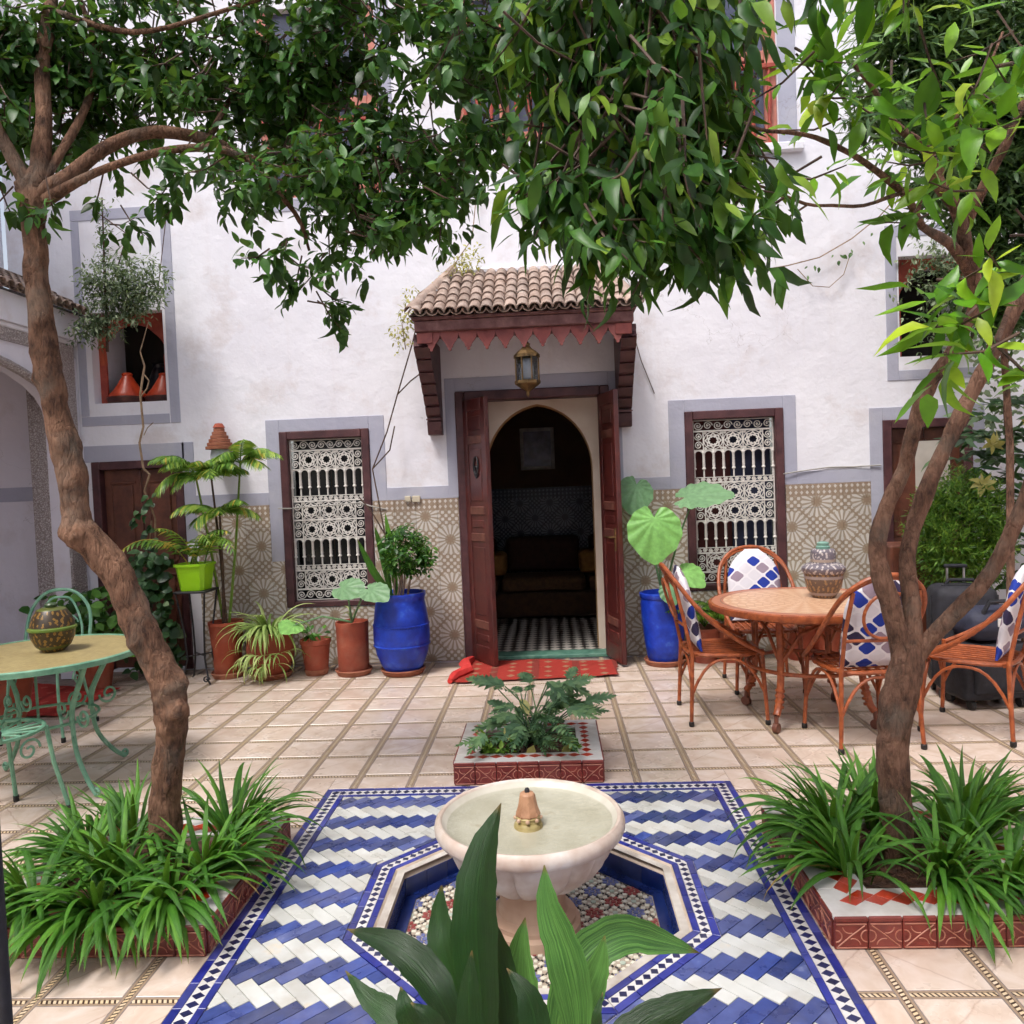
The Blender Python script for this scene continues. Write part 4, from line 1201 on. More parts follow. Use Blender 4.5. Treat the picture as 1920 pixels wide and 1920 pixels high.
def knocker(m):
    c = Vector((-0.682, 6.575, 1.63)) + u1 * (L1 * .55)
    o = n1 * (-.024 if (n1.y > 0) else .024)
    pts = []
    for i in range(26):
        t = 2 * PI * i / 25
        pts.append(c + o + u1 * (.040 * math.sin(t)) + Vector((0, 0, .085 * math.cos(t) * (1 if math.cos(t) > 0 else .7))))
    m.tube(pts, .007, 6)
    m.tube([c + o + u1 * (.018 * math.cos(t) ) + Vector((0, 0, -.02 + .03 * math.sin(t))) for t in [2 * PI * i / 14 for i in range(15)]], .007, 6)
    m.tube([c + o + Vector((0, 0, -.06)) - u1 * .03, c + o + Vector((0, 0, -.085)), c + o + Vector((0, 0, -.06)) + u1 * .03], .007, 6)
part('door_knocker', MT['black_iron'], l1, knocker, smooth=True)
def handle(m):
    c = Vector((0.445, 6.575, 1.0)) + u2 * (L2 * .86)
    o = n2 if (n2.x < 0) else -n2
    m.tube([c + o * .02 - Vector((0, 0, .08)), c + o * .02 + Vector((0, 0, .10))], .012, 6)
    m.tube([c + o * .02 + Vector((0, 0, .03)), c + o * .07 + Vector((0, 0, .03)), c + o * .075 - u2 * .11 + Vector((0, 0, .03))], .008, 8)
part('door_handle', MT['brass'], l2, handle, smooth=True)

# inner arch wall
AY = 6.86
def archf(m):
    x0, x1, zt = DOOR[0] + .07, DOOR[1] - .07, 2.30
    ax0, ax1, sp, ap = -0.545, 0.385, 1.60, 2.165
    cx = (ax0 + ax1) / 2; hw = (ax1 - ax0) / 2
    pts = [(ax0, 0)]
    N = 12
    for i in range(N + 1):
        t = i / N
        pts.append((ax0 + hw * (1 - math.cos(t * PI / 2)) , sp + (ap - .025 - sp) * math.sin(t * PI / 2) + .025 * t ** 4))
    pts2 = pts + [(2 * cx - x, z) for x, z in reversed(pts[:-1])]
    # outline strip: wall on both sides + above
    poly_out = []
    T = .22
    for i in range(len(pts2) - 1):
        a, b = pts2[i], pts2[i + 1]
        def edge(p):
            return (x0 if p[0] < cx else x1, p[1])
        # soffit
        m.add([(a[0], AY, a[1]), (b[0], AY, b[1]), (b[0], AY + T, b[1]), (a[0], AY + T, a[1])], [(0, 1, 2, 3)], 1)
        if a[1] == b[1]: continue
        if b[0] <= cx + 1e-6:
            m.add([(x0, AY, a[1]), (a[0], AY, a[1]), (b[0], AY, b[1]), (x0, AY, b[1])], [(0, 1, 2, 3)])
        else:
            m.add([(x1, AY, a[1]), (a[0], AY, a[1]), (b[0], AY, b[1]), (x1, AY, b[1])], [(0, 1, 2, 3)])
    m.add([(x0, AY, ap), (x1, AY, ap), (x1, AY, zt), (x0, AY, zt)], [(0, 1, 2, 3)])
part('inner_arch', [MT['cream'], MT['ochre']], house, archf, fix=False)

# dim room behind the arch
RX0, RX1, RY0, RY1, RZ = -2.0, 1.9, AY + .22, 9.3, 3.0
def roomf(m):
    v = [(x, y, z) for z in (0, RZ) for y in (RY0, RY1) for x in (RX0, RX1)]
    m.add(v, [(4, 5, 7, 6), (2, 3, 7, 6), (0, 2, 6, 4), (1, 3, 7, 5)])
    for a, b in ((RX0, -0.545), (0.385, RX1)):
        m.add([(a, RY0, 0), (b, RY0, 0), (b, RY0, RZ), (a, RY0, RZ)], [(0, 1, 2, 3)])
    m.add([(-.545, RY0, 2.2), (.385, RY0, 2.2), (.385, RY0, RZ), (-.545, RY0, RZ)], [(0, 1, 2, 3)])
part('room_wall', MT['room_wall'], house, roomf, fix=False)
def checker_floor():
    m, nt, bs, out = new_mat('black_white_diamond_floor')
    x, y, z = sepxyz(nt, coords(nt))
    a = mth(nt, 'FLOOR', mth(nt, 'MULTIPLY', mth(nt, 'ADD', x, y), 9.5)); b = mth(nt, 'FLOOR', mth(nt, 'MULTIPLY', mth(nt, 'SUBTRACT', x, y), 9.5))
    c = mth(nt, 'MODULO', mth(nt, 'ABSOLUTE', mth(nt, 'ADD', a, b)), 2.0)
    lk(nt, mixc(nt, c, lin(48, 42, 42), lin(206, 198, 190)), bs.inputs['Base Color'])
    bs.inputs['Roughness'].default_value = 0.3
    return m
part('room_floor', checker_floor(), house, lambda m: m.box(RX0, RX1, WY + .17, RY1, -.03, 0.012))
part('threshold', mat('green_threshold', lin(64, 110, 96), lin(96, 136, 118), 20, 0.5), house, lambda m: m.box(DOOR[0] + .076, DOOR[1] - .076, WY - .02, WY + .165, 0, .03, .004))
part('room_dado', MT['dado_dark'], house, lambda m: m.box(RX0 + .01, RX1 - .01, RY1 - .02, RY1 - .005, 0, 1.42))
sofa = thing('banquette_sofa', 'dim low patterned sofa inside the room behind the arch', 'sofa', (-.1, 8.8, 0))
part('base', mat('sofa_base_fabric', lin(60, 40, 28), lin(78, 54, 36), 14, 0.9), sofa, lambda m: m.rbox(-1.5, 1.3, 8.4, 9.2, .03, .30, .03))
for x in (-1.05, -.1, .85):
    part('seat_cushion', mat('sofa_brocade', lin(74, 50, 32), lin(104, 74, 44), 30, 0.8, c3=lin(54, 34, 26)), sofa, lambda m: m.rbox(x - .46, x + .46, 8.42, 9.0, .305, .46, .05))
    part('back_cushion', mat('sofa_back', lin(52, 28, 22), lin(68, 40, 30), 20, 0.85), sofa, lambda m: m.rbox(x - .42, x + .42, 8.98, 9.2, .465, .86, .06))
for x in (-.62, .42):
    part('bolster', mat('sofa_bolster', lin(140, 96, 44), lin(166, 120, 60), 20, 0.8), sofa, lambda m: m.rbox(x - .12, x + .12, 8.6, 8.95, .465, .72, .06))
pic = thing('framed_picture', 'framed picture on the far wall of the dark room', 'picture', (-.12, 9.26, 1.87))
part('frame', mat('silver_picture_frame', lin(150, 146, 140), lin(176, 172, 166), 20, 0.35), pic, lambda m: [m.box(-.32, -.28, 9.24, 9.285, 1.63, 2.12, .005), m.box(.04, .08, 9.24, 9.285, 1.63, 2.12, .005), m.box(-.279, .039, 9.24, 9.285, 1.63, 1.67, .005), m.box(-.279, .039, 9.24, 9.285, 2.08, 2.12, .005)])
part('print', mat('dim_print', lin(78, 70, 80), lin(130, 130, 150), 6, 0.2, c3=lin(170, 175, 190)), pic, lambda m: m.box(-.28, .04, 9.262, 9.28, 1.67, 2.08))

# canopy over the door -----------------------------------------------------------------
EY, EZ = 5.93, 2.735                # eave line
cx0, cx1 = -0.965, 0.675
part('canopy_beam', MT['wood_weather'], house, lambda m: [m.box(cx0, cx1, EY - .02, EY + .05, EZ - .085, EZ, .008), m.box(cx0 - .015, cx1 + .015, EY - .035, EY + .06, EZ, EZ + .028, .006),
     m.box(cx0, cx0 + .06, EY + .051, WY - .001, EZ - .085, EZ, .008), m.box(cx1 - .06, cx1, EY + .051, WY - .001, EZ - .085, EZ, .008)])
part('canopy_soffit', MT['wood_dark'], house, lambda m: m.box(cx0 + .061, cx1 - .061, EY + .051, WY - .002, EZ - .02, EZ - .002))
np_ = 11
pm = MB()
pw = (cx1 - cx0 - .10) / np_
half = [(.0, -.145), (.012, -.138), (.012, -.122), (.022, -.116), (.026, -.100), (.036, -.085), (.052, -.066), (.062, -.050), (.066, -.034), (pw / 2 - .001, -.030), (pw / 2 - .001, 0)]
out_ = [(-x, z) for x, z in half[::-1]] + half[1:]
# split to convex strips
for (x_a, z_a), (x_b, z_b) in zip(half[:-1], half[1:]):
    if abs(z_b - z_a) > 1e-6:
        pm.prism([(-x_a, z_a), (x_a, z_a), (x_b, z_b), (-x_b, z_b)] if x_a > 0 else [(0, z_a), (x_b, z_b), (-x_b, z_b)], -.010, .010, xf=lambda p, q, r: (p, r, q))
pend_me = pm.mesh('scalloped_pendant', MT['wood_rose'])
for k in range(np_):
    inst('scalloped_pendant', pend_me, house, (cx0 + .05 + pw * (k + .5), EY + .015, EZ - .086))
for x in (cx0 + .075, cx1 - .075):
    part('pierced_corner_block', MT['wood_rose'], house, lambda m: [m.box(x - .06, x + .06, EY - .006, EY + .006, EZ - .17, EZ - .0865, .004)])
def corbel(xc):
    def f(m):
        w = .058
        prof = [(0, 1.915), (-.10, 1.915), (-.115, 1.95), (-.13, 2.02), (-.115, 2.03), (-.115, 2.06)]
        z = 2.06; d = .13
        for k in range(6):
            z2 = z + .082
            d2 = d + .075 + k * .006
            prof += [(-d, z), (-d - .03, z + .012), (-d2, z2 - .012), (-d2 + .018, z2)]
            z, d = z2, d2 - .004
        prof += [(-d - .01, z), (-(WY - EY) + .055, z + .04), (-(WY - EY) + .055, EZ - .087), (0, EZ - .087)]
        n = len(prof)
        v = [(xc - w, WY + p[0], p[1]) for p in prof] + [(xc + w, WY + p[0], p[1]) for p in prof]
        ff = [(i, (i + 1) % n, n + (i + 1) % n, n + i) for i in range(n)]
        # sides as fans to the wall line
        vb = []
        for s in (0, n):
            base = len(v)
            v += [(v[s][0], WY, p[1]) for p in prof]
            ff += [(s + i, s + i + 1, base + i + 1, base + i) for i in range(n - 1)]
        m.add(v, ff)
    part('corbel', MT['wood_dark'], house, f)
    part('corbel_plate', MT['wood_weather'], house, lambda m: [m.box(xc - .063, xc + .063, WY - .145, WY - .135, 2.035, 2.045), m.box(xc - .064, xc + .064, WY - .58, WY - .25, EZ - .12, EZ - .088, .004)])
corbel(-0.925); corbel(0.640)

def barrel_mesh(nm, mt, L=.17, w=.048, t=.008, up=True):
    m = MB(); n = 7
    vo = []; vi = []
    for e, sc in ((0, 1.0), (L, .86)):
        for k in range(n):
            a = PI * k / (n - 1)
            vo.append((w * sc * math.cos(a), e, w * .95 * sc * math.sin(a)))
            vi.append(((w - t) * sc * math.cos(a), e, (w * .95 - t) * sc * math.sin(a)))
    f = []
    for k in range(n - 1):
        f += [(k, k + 1, n + k + 1, n + k), (2 * n + k + 1, 2 * n + k, 3 * n + k, 3 * n + k + 1)]
        f += [(k + 1, k, 2 * n + k, 2 * n + k + 1), (n + k, n + k + 1, 3 * n + k + 1, 3 * n + k)]
    f += [(0, n, 3 * n, 2 * n), (n - 1, 2 * n + n - 1, 3 * n + n - 1, n + n - 1)]
    m.add(vo + vi, f)
    return m.mesh(nm, mt, smooth=True, sharp=50)
BAR = barrel_mesh('roof_tile', MT['tile_roof'])
BAR2 = barrel_mesh('roof_tile', MT['tile_roof_dark'])
def roof_field(parent, o, ux, uy, width, rows, pitch, rowl, lhip, rhip, me, under=True):
    """tiles on a plane: o eave corner, ux along the eave, uy up the slope"""
    nrm = ux.cross(uy).normalized()
    Rm = Matrix((ux, uy, nrm)).transposed().to_4x4()
    nc = round(width / pitch)
    for j in range(rows):
        for i in range(nc):
            x = (i + .5) * width / nc
            y = j * rowl
            if x < lhip * y + .01 or x > width - rhip * y - .01: continue
            jit = Matrix.Rotation(random.uniform(-.03, .03), 4, nrm)
            p = o + ux * x + uy * (y - .02) + nrm * (.012 + .010 )
            tl = Matrix.Rotation(-.055, 4, ux)
            inst('roof_tile', me, parent, M=Matrix.Translation(p) @ tl @ jit @ Rm)
            if under and j < 1:
                p2 = o + ux * (x + .5 * width / nc) + uy * (y - .005) + nrm * (.040)
                inst('roof_tile', me, parent, M=Matrix.Translation(p2) @ Rm @ Matrix.Rotation(PI, 4, 'Y'))
    return Rm
roof = part('canopy_roof', MT['tile_roof_dark'], house, lambda m: m.add([(cx0 - .03, EY - .05, EZ + .03), (cx1 + .03, EY - .05, EZ + .03), (cx1 - .22, WY, EZ + .50), (cx0 + .24, WY, EZ + .50), (cx0 - .03, WY, EZ + .03), (cx1 + .03, WY, EZ + .03)],
      [(0, 1, 2, 3), (0, 3, 4), (1, 5, 2)]), fix=False)
uy = Vector((0, WY - EY + .05, .47)); SL = uy.length; uy.normalize()
roof_field(roof, Vector((cx0 - .03, EY - .06, EZ + .028)), Vector((1, 0, 0)), uy, cx1 - cx0 + .06, 6, .088, .14, .27 / SL, .25 / SL, BAR)
for s, a, b in ((0, Vector((cx0 - .02, EY - .05, EZ + .05)), Vector((cx0 + .24, WY - .02, EZ + .52))), (1, Vector((cx1 + .02, EY - .05, EZ + .05)), Vector((cx1 - .22, WY - .02, EZ + .52)))):
    d = (b - a); n_ = 6; dn = d.normalized(); sx = dn.cross(Vector((0, 0, 1))).normalized(); nz_ = sx.cross(dn)
    Rm = Matrix((sx, dn, nz_)).transposed().to_4x4()
    for k in range(n_):
        inst('ridge_tile', BAR, roof, M=Matrix.Translation(a + d * (k / n_) + nz_ * .012) @ Rm @ Matrix.Rotation(.05, 4, 'X'))
part('ridge_fillet', MT['plaster'], house, lambda m: m.box(cx0 + .2, cx1 - .18, WY - .05, WY, EZ + .49, EZ + .545, .015))

# small doors at the ends of the wall, niches, upper windows -----------------------------
def panel_door(box, mt, label):
    x0, x1, z0, z1 = box
    fr = part('door_frame', MT['wood_dark'], house, lambda m: [m.box(x0, x0 + .07, WY - .018, WY + .12, z0, z1, .006), m.box(x1 - .07, x1, WY - .018, WY + .12, z0, z1, .006), m.box(x0 + .0705, x1 - .0705, WY - .016, WY + .12, z1 - .07, z1, .006)])
    mid = (x0 + x1) / 2
    for a, b in ((x0 + .072, mid - .003), (mid + .003, x1 - .072)):
        d = part('door_leaf', MT[mt], house, lambda m: m.box(a, b, WY + .055, WY + .085, z0 + .01, z1 - .072, .004))
        d['label'] = label
        for c, e in ((.14, .80), (.95, z1 - .20)):
            part('panel', MT[mt], d, lambda m: m.box(a + .07, b - .07, WY + .042, WY + .0545, z0 + c, z0 + e, .008))
            for g0 in (c - .028, e + .006):
                part('moulding', MT[mt], d, lambda m: m.box(a + .045, b - .045, WY + .046, WY + .0548, z0 + g0, z0 + g0 + .022, .004))
panel_door(DL, 'wood_brown', 'dark brown panelled double door at the left end of the wall')
panel_door(DR, 'wood_brown', 'brown panelled door behind the forked tree')
# a strip of light cloth hanging inside the right-hand door
part('door_curtain', mat('pale_door_cloth', lin(178, 168, 158), lin(200, 192, 182), 4, 0.9), house, lambda m: m.box(3.02, 3.30, WY + .035, WY + .041, 1.15, 1.70, .002))

def niche(box, label):
    x0, x1, z0, z1 = box
    y = WY + .12
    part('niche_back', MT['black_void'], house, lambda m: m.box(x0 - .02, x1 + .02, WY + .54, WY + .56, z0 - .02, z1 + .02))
    def f(m):
        cx = (x0 + x1) / 2; hw = (x1 - x0) / 2 - .06; sp = z0 + (z1 - z0) * .52; ap = z1 - .09
        N = 14; pts = [(cx - hw, z0)]
        for i in range(N + 1):
            t = i / N
            bul = .05 * math.sin(PI * min(1, t * 2.0)) if t < .5 else 0
            pts.append((cx - hw - bul * .6 + hw * (1 - math.cos(t * PI / 2)) + bul * .6 * t, sp + (ap - sp) * math.sin(t * PI / 2)))
        pts[-1] = (cx, ap + .02)
        for a, b in zip(pts[:-1], pts[1:]):
            if abs(b[1] - a[1]) < 1e-6: continue
            for s in (1, -1):
                q = [(x0, a[1]), (a[0], a[1]), (b[0], b[1]), (x0, b[1])]
                if s < 0: q = [(2 * cx - p[0], p[1]) for p in q]
                m.prism(q, -.012, .012, xf=lambda p, q_, r: (p, y + r, q_))
        m.prism([(x0, ap + .02), (x1, ap + .02), (x1, z1), (x0, z1)], -.012, .012, xf=lambda p, q_, r: (p, y + r, q_))
    n = part('niche_arch', MT['panel_red'], house, f)
    n['label'] = label
niche(NL, 'red wooden arch panel of the left wall niche')
niche(NR, 'red wooden arch panel of the right wall niche')
for (x, y, s, lab) in ((-3.67, WY + .20, 1.12, 'red clay tagine on the left of the wall niche'), (-3.36, WY + .24, 1.08, 'red clay tagine on the right of the wall niche')):
    t = thing('tagine_pot', lab, 'tagine', (x, y, NL[2]), group='clay tagines in the niche')
    part('dish', MT['tagine_dark'], t, lambda m: m.lathe([(.09 * s, 0), (.145 * s, .012), (.158 * s, .05 * s), (.150 * s, .058 * s), (.12 * s, .05 * s)], 32, (x, y, NL[2] + .002)), smooth=True)
    part('lid', MT['tagine'], t, lambda m: m.lathe([(.145 * s, .055 * s), (.138 * s, .075 * s), (.10 * s, .12 * s), (.068 * s, .17 * s), (.045 * s, .21 * s), (.036 * s, .225 * s), (.042 * s, .24 * s), (.030 * s, .25 * s), (0, .252 * s)], 32, (x, y, NL[2] + .002)), smooth=True)
tag(part('ceramic_vase', mat('dark_ceramic', lin(26, 26, 34), lin(40, 40, 50), 8, 0.3), None, lambda m: m.lathe([(.06, 2.312), (.11, 2.36), (.12, 2.48), (.08, 2.60), (.05, 2.66), (.06, 2.69), (.05, 2.70)], 24, (-3.50, WY + .45, 0)), smooth=True),
    'dark ceramic vase standing behind the tagines in the niche', 'vase')

def upper_window(box, label):
    x0, x1, z0, z1 = box
    fr = part('window_frame', MT['salmon'], house, lambda m: [m.box(x0, x0 + .09, WY + .02, WY + .12, z0, z1, .006), m.box(x1 - .09, x1, WY + .02, WY + .12, z0, z1, .006), m.box(x0 + .0905, x1 - .0905, WY + .022, WY + .12, z0, z0 + .09, .006),
         m.box(x0 + .0905, x1 - .0905, WY + .022, WY + .12, (z0 + z1) / 2 - .04, (z0 + z1) / 2 + .04, .006), m.box((x0 + x1) / 2 - .04, (x0 + x1) / 2 + .04, WY + .024, WY + .12, z0 + .0905, z1, .004)])
    fr['label'] = label
    for a, b in ((x0 + .09, (x0 + x1) / 2 - .04), ((x0 + x1) / 2 + .04, x1 - .09)):
        for c, d in ((z0 + .09, (z0 + z1) / 2 - .04), ((z0 + z1) / 2 + .04, z1)):
            part('pane', mat('upper_pane', lin(60, 66, 86), lin(96, 100, 122), 3, 0.15), fr, lambda m: m.box(a, b, WY + .07, WY + .08, c, d))
    for s in (x0 - .001, x1 + .001):
        w = .22 * (1 if s > x0 else -1)
    # turned balustrade across the lower half
    for k in range(7):
        x = x0 + (x1 - x0) * (k + .5) / 7
        part('baluster', MT['panel_red'], fr, lambda m: m.lathe([(.012, z0), (.022, z0 + .1), (.012, z0 + .2), (.024, z0 + .35), (.012, z0 + .5), (.012, z0 + .6)], 8, (x, WY + .0, 0)), smooth=True)
    part('balustrade_rail', MT['panel_red'], fr, lambda m: m.box(x0, x1, WY - .02, WY + .015, z0 + .6, z0 + .64, .006))
upper_window(U1, 'salmon framed upper window behind the left tree')
upper_window(U2, 'salmon framed upper window behind the middle foliage')
upper_window(U3, 'salmon framed upper window with grey surround at the top right')

# conduit and switch box on the wall
part('switch_box', mat('yellowed_plastic', lin(190, 178, 156), lin(204, 194, 172), 6, 0.5), house, lambda m: [m.box(-1.215, -1.165, WY - .035, WY - .0125, 1.365, 1.415, .005), m.box(-1.155, -1.085, WY - .03, WY - .0125, 1.36, 1.415, .005)])
def tubes(name, mt, parent, paths, r, n=5):
    return part(name, mt, parent, lambda m: [m.tube(p, r, n) for p in paths], smooth=True)
tag(tubes('cable', MT['cord'], None, [[(-2.30, WY - .03, 1.352), (-2.2, WY - .03, 1.348), (-1.9, WY + .015, 1.36), (-1.6, WY - .02, 1.375), (-1.5, WY - .03, 1.34), (-1.38, WY - .015, 1.31)]], .006),
    'thin pale cable strung across the left lattice window', 'cable')
tag(tubes('cable', MT['cord'], None, [[(1.93, WY - .03, 1.475), (2.05, WY - .02, 1.49), (2.3, WY - .01, 1.515), (2.5, WY - .008, 1.51), (2.72, WY - .02, 1.515)]], .006),
    'thin pale cable running from the right lattice window to the door', 'cable')

# ------------------------------------------------------------------ lantern
lx, ly, lz = -0.13, 5.98, 2.35
lan = thing('hanging_lantern', 'brass lantern with glass panes hanging under the door canopy', 'lantern', (lx, ly, lz))
def six(r, z, n=8): return [(lx + r * math.cos(2 * PI * k / n + PI / 8), ly + r * math.sin(2 * PI * k / n + PI / 8), z) for k in range(n)]
part('cap', MT['brass'], lan, lambda m: m.lathe([(.100, 2.43), (.098, 2.452), (.072, 2.478), (.04, 2.50), (.026, 2.52), (.03, 2.535), (.012, 2.55), (.012, 2.57)], 8, (lx, ly, 0)))
part('base', MT['brass'], lan, lambda m: m.lathe([(.0, 2.135), (.012, 2.15), (.014, 2.175), (.03, 2.19), (.05, 2.20), (.085, 2.225), (.098, 2.235), (.098, 2.258), (.06, 2.262)], 8, (lx, ly, 0)))
for k in range(8):
    p0, p1 = six(.093, 2.255)[k], six(.093, 2.432)[k]
    part('rib', MT['brass'], lan, lambda m: m.tube([p0, p1], .006, 5))
gm = clear_mat('lantern_pane', 1.5, .08, (.92, .94, .96))
for k in range(8):
    a, b = Vector(six(.089, 2.258)[k]), Vector(six(.089, 2.258)[(k + 1) % 8])
    a, b = a.lerp(b, .08), a.lerp(b, .92)
    part('pane', gm, lan, lambda m: m.add([a, b, b + Vector((0, 0, .172)), a + Vector((0, 0, .172))], [(0, 1, 2, 3)]), fix=False)
part('inner_glass', MT['lamp_glass'], lan, lambda m: m.lathe([(.03, 2.262), (.045, 2.28), (.05, 2.34), (.042, 2.40), (.03, 2.425)], 20, (lx, ly, 0)), smooth=True)
part('chain', MT['brass'], lan, lambda m: m.tube([(lx, ly, 2.565), (lx, ly, 2.66), (lx - .01, ly, EZ - .02)], .006, 6))

# ------------------------------------------------------------------ terracotta wall lamp
wx, wz = -2.74, 1.0
wlp = thing('wall_lamp', 'tiered terracotta wall lamp above the potted palm', 'lamp', (wx, WY, 1.88))
part('shade', MT['terracotta_pale'], wlp, lambda m: [m.lathe([(.115 - .014 * k, 1.87 + .030 * k), (.115 - .014 * k, 1.893 + .030 * k), (.085 - .012 * k, 1.90 + .030 * k)], 24, (wx, WY - .115, 0)) for k in range(6)], smooth=True)
part('cap', MT['terracotta'], wlp, lambda m: m.lathe([(.05, 2.05), (.03, 2.085), (0, 2.09)], 16, (wx, WY - .115, 0)), smooth=True)
part('glass', MT['lamp_glass'], wlp, lambda m: m.lathe([(.05, 1.70), (.075, 1.72), (.08, 1.82), (.07, 1.868)], 20, (wx, WY - .115, 0)), smooth=True)
part('bracket', MT['black_iron'], wlp, lambda m: m.box(wx - .02, wx + .02, WY - .06, WY, 1.80, 1.90))

# ================================================================== LEFT GALLERY WING
GXp = -4.0
gal = thing('gallery_wing', 'white arcade wing at the left with carved stucco and tiled eave', 'building', (GXp, 5.6, 0))
GY0, GY1 = 2.6, 6.59
def galwall(m):
    # arch springing from a pillar next to the house
    T = .14
    y1p = 6.34; y0p = 3.2; sp, ap = 2.10, 2.615
    N = 16; pts = []
    cy = (y0p + y1p) / 2; hw = (y1p - y0p) / 2
    for i in range(N + 1):
        t = PI * i / N
        pts.append((cy + hw * math.cos(t), sp + (ap - sp) * math.sin(t) ** 0.8))
    for a, b in zip(pts[:-1], pts[1:]):
        m.add([(GXp, a[0], a[1]), (GXp, b[0], b[1]), (GXp, b[0], 2.70), (GXp, a[0], 2.70)], [(0, 1, 2, 3)])
        m.add([(GXp, a[0], a[1]), (GXp, b[0], b[1]), (GXp - T, b[0], b[1]), (GXp - T, a[0], a[1])], [(0, 1, 2, 3)])
    m.box(GXp - T, GXp, y1p, GY1, 0, 2.70)
    m.box(GXp - T, GXp, GY0, y0p, 0, 2.70)
part('arcade_wall', MT['plaster2'], gal, galwall)
part('frieze', MT['plaster'], gal, lambda m: [m.box(GXp - .3, GXp + .05, GY0, GY1, 2.84, 3.06), m.box(GXp - .3, GXp + .025, GY0, GY1, 2.802, 2.839, .008)])
part('carved_band', MT['stucco'], gal, lambda m: m.box(GXp - .3, GXp + .015, GY0, 6.341, 2.701, 2.801))
part('carved_pilaster', MT['stucco'], gal, lambda m: [m.box(GXp - .29, GXp + .02, 6.342, 6.54, .35, 2.801, .006)])
part('arch_moulding', MT['stucco'], gal, lambda m: m.tube([(GXp + .006, 4.77 + 1.57 * math.cos(t), 2.10 + .515 * max(0.0, math.sin(t)) ** .8) for t in [PI * i / 24 for i in range(25)]], .035, 6))
part('back_wall', MT['plaster2'], gal, lambda m: [m.box(-5.45, -5.40, GY0, 6.7, 0, 2.9), m.box(-5.4, GXp - .01, 6.55, 6.58, 0, 2.9)], fix=True)
part('wall_band', MT['grey'], gal, lambda m: m.box(-5.399, -5.392, GY0, 6.6, 1.50, 1.62))
part('wall_band', MT['grey'], gal, lambda m: m.box(-5.39, GXp - .15, 6.542, 6.549, 1.50, 1.62))
part('gallery_ceiling', MT['wood_brown'], gal, lambda m: m.box(-5.45, GXp - .3, GY0, 6.65, 2.9, 2.95))
part('upper_wall', MT['plaster'], gal, lambda m: [m.box(-4.75, -4.60, GY0, 6.62, 3.35, HZ)])
groof = part('eave_roof', MT['tile_roof_dark'], gal, lambda m: m.add([(GXp + .10, GY0, 3.065), (GXp + .10, GY1, 3.065), (-4.60, GY1, 3.44), (-4.60, GY0, 3.44)], [(0, 1, 2, 3)]), fix=False)
uy2 = Vector((-.70, 0, .375)).normalized()
roof_field(groof, Vector((GXp + .12, 4.9, 3.062)), Vector((0, 1, 0)), uy2, 1.68, 5, .094, .155, 0, 0, BAR2)
tag(part('eave_beam', MT['black_iron'], gal, lambda m: m.box(GXp - .1, GXp + .09, GY0, GY1, 3.0605, 3.064)))

# ================================================================== RIGHT SIDE WALL
bk = thing('back_wall', 'unseen plain white wall closing the courtyard, added behind the viewpoint to cut frontal sky light', 'wall', (0, -3.4, 0))
part('wall', MT['plaster'], bk, lambda m: m.box(-4.0, 3.9, -3.6, -3.4, 0, 4.0))  # never in view; added to block low sky light and deepen the shadows
rw = thing('side_wall', 'ivy covered white side wall closing the courtyard on the right', 'wall', (3.95, 3.0, 0))
part('wall', MT['plaster2'], rw, lambda m: m.box(3.92, 4.1, -2.0, 6.58, 0, 4.6))
# ================================================================== PLANTS: shared makers
def leaf_shape(L, W, fold=0.25, curl=0.15, rows=5, tipk=1.0):
    """pointed oval leaf along +x, folded along the midrib; returns verts, faces"""
    v = []; f = []
    for i in range(rows):
        t = i / (rows - 1)
        w = W * 0.5 * math.sin(PI * min(1, t ** 0.8 * 0.97 + 0.03)) ** 0.85
        if i == rows - 1: w = 0.0
        if i == 0: w = W * .04
        z = -curl * L * t * t
        v += [(L * t, -w, z + fold * w), (L * t, 0, z), (L * t, w, z + fold * w)]
    for i in range(rows - 1):
        a = 3 * i
        f += [(a, a + 3, a + 4, a + 1), (a + 1, a + 4, a + 5, a + 2)]
    return np.array(v), f
def frame(d, up):
    d = d.normalized()
    s = up.cross(d)
    if s.length < 1e-4: s = Vector((1, 0, 0)).cross(d)
    s.normalize()
    n = d.cross(s)
    return Matrix((d, s, n)).transposed()
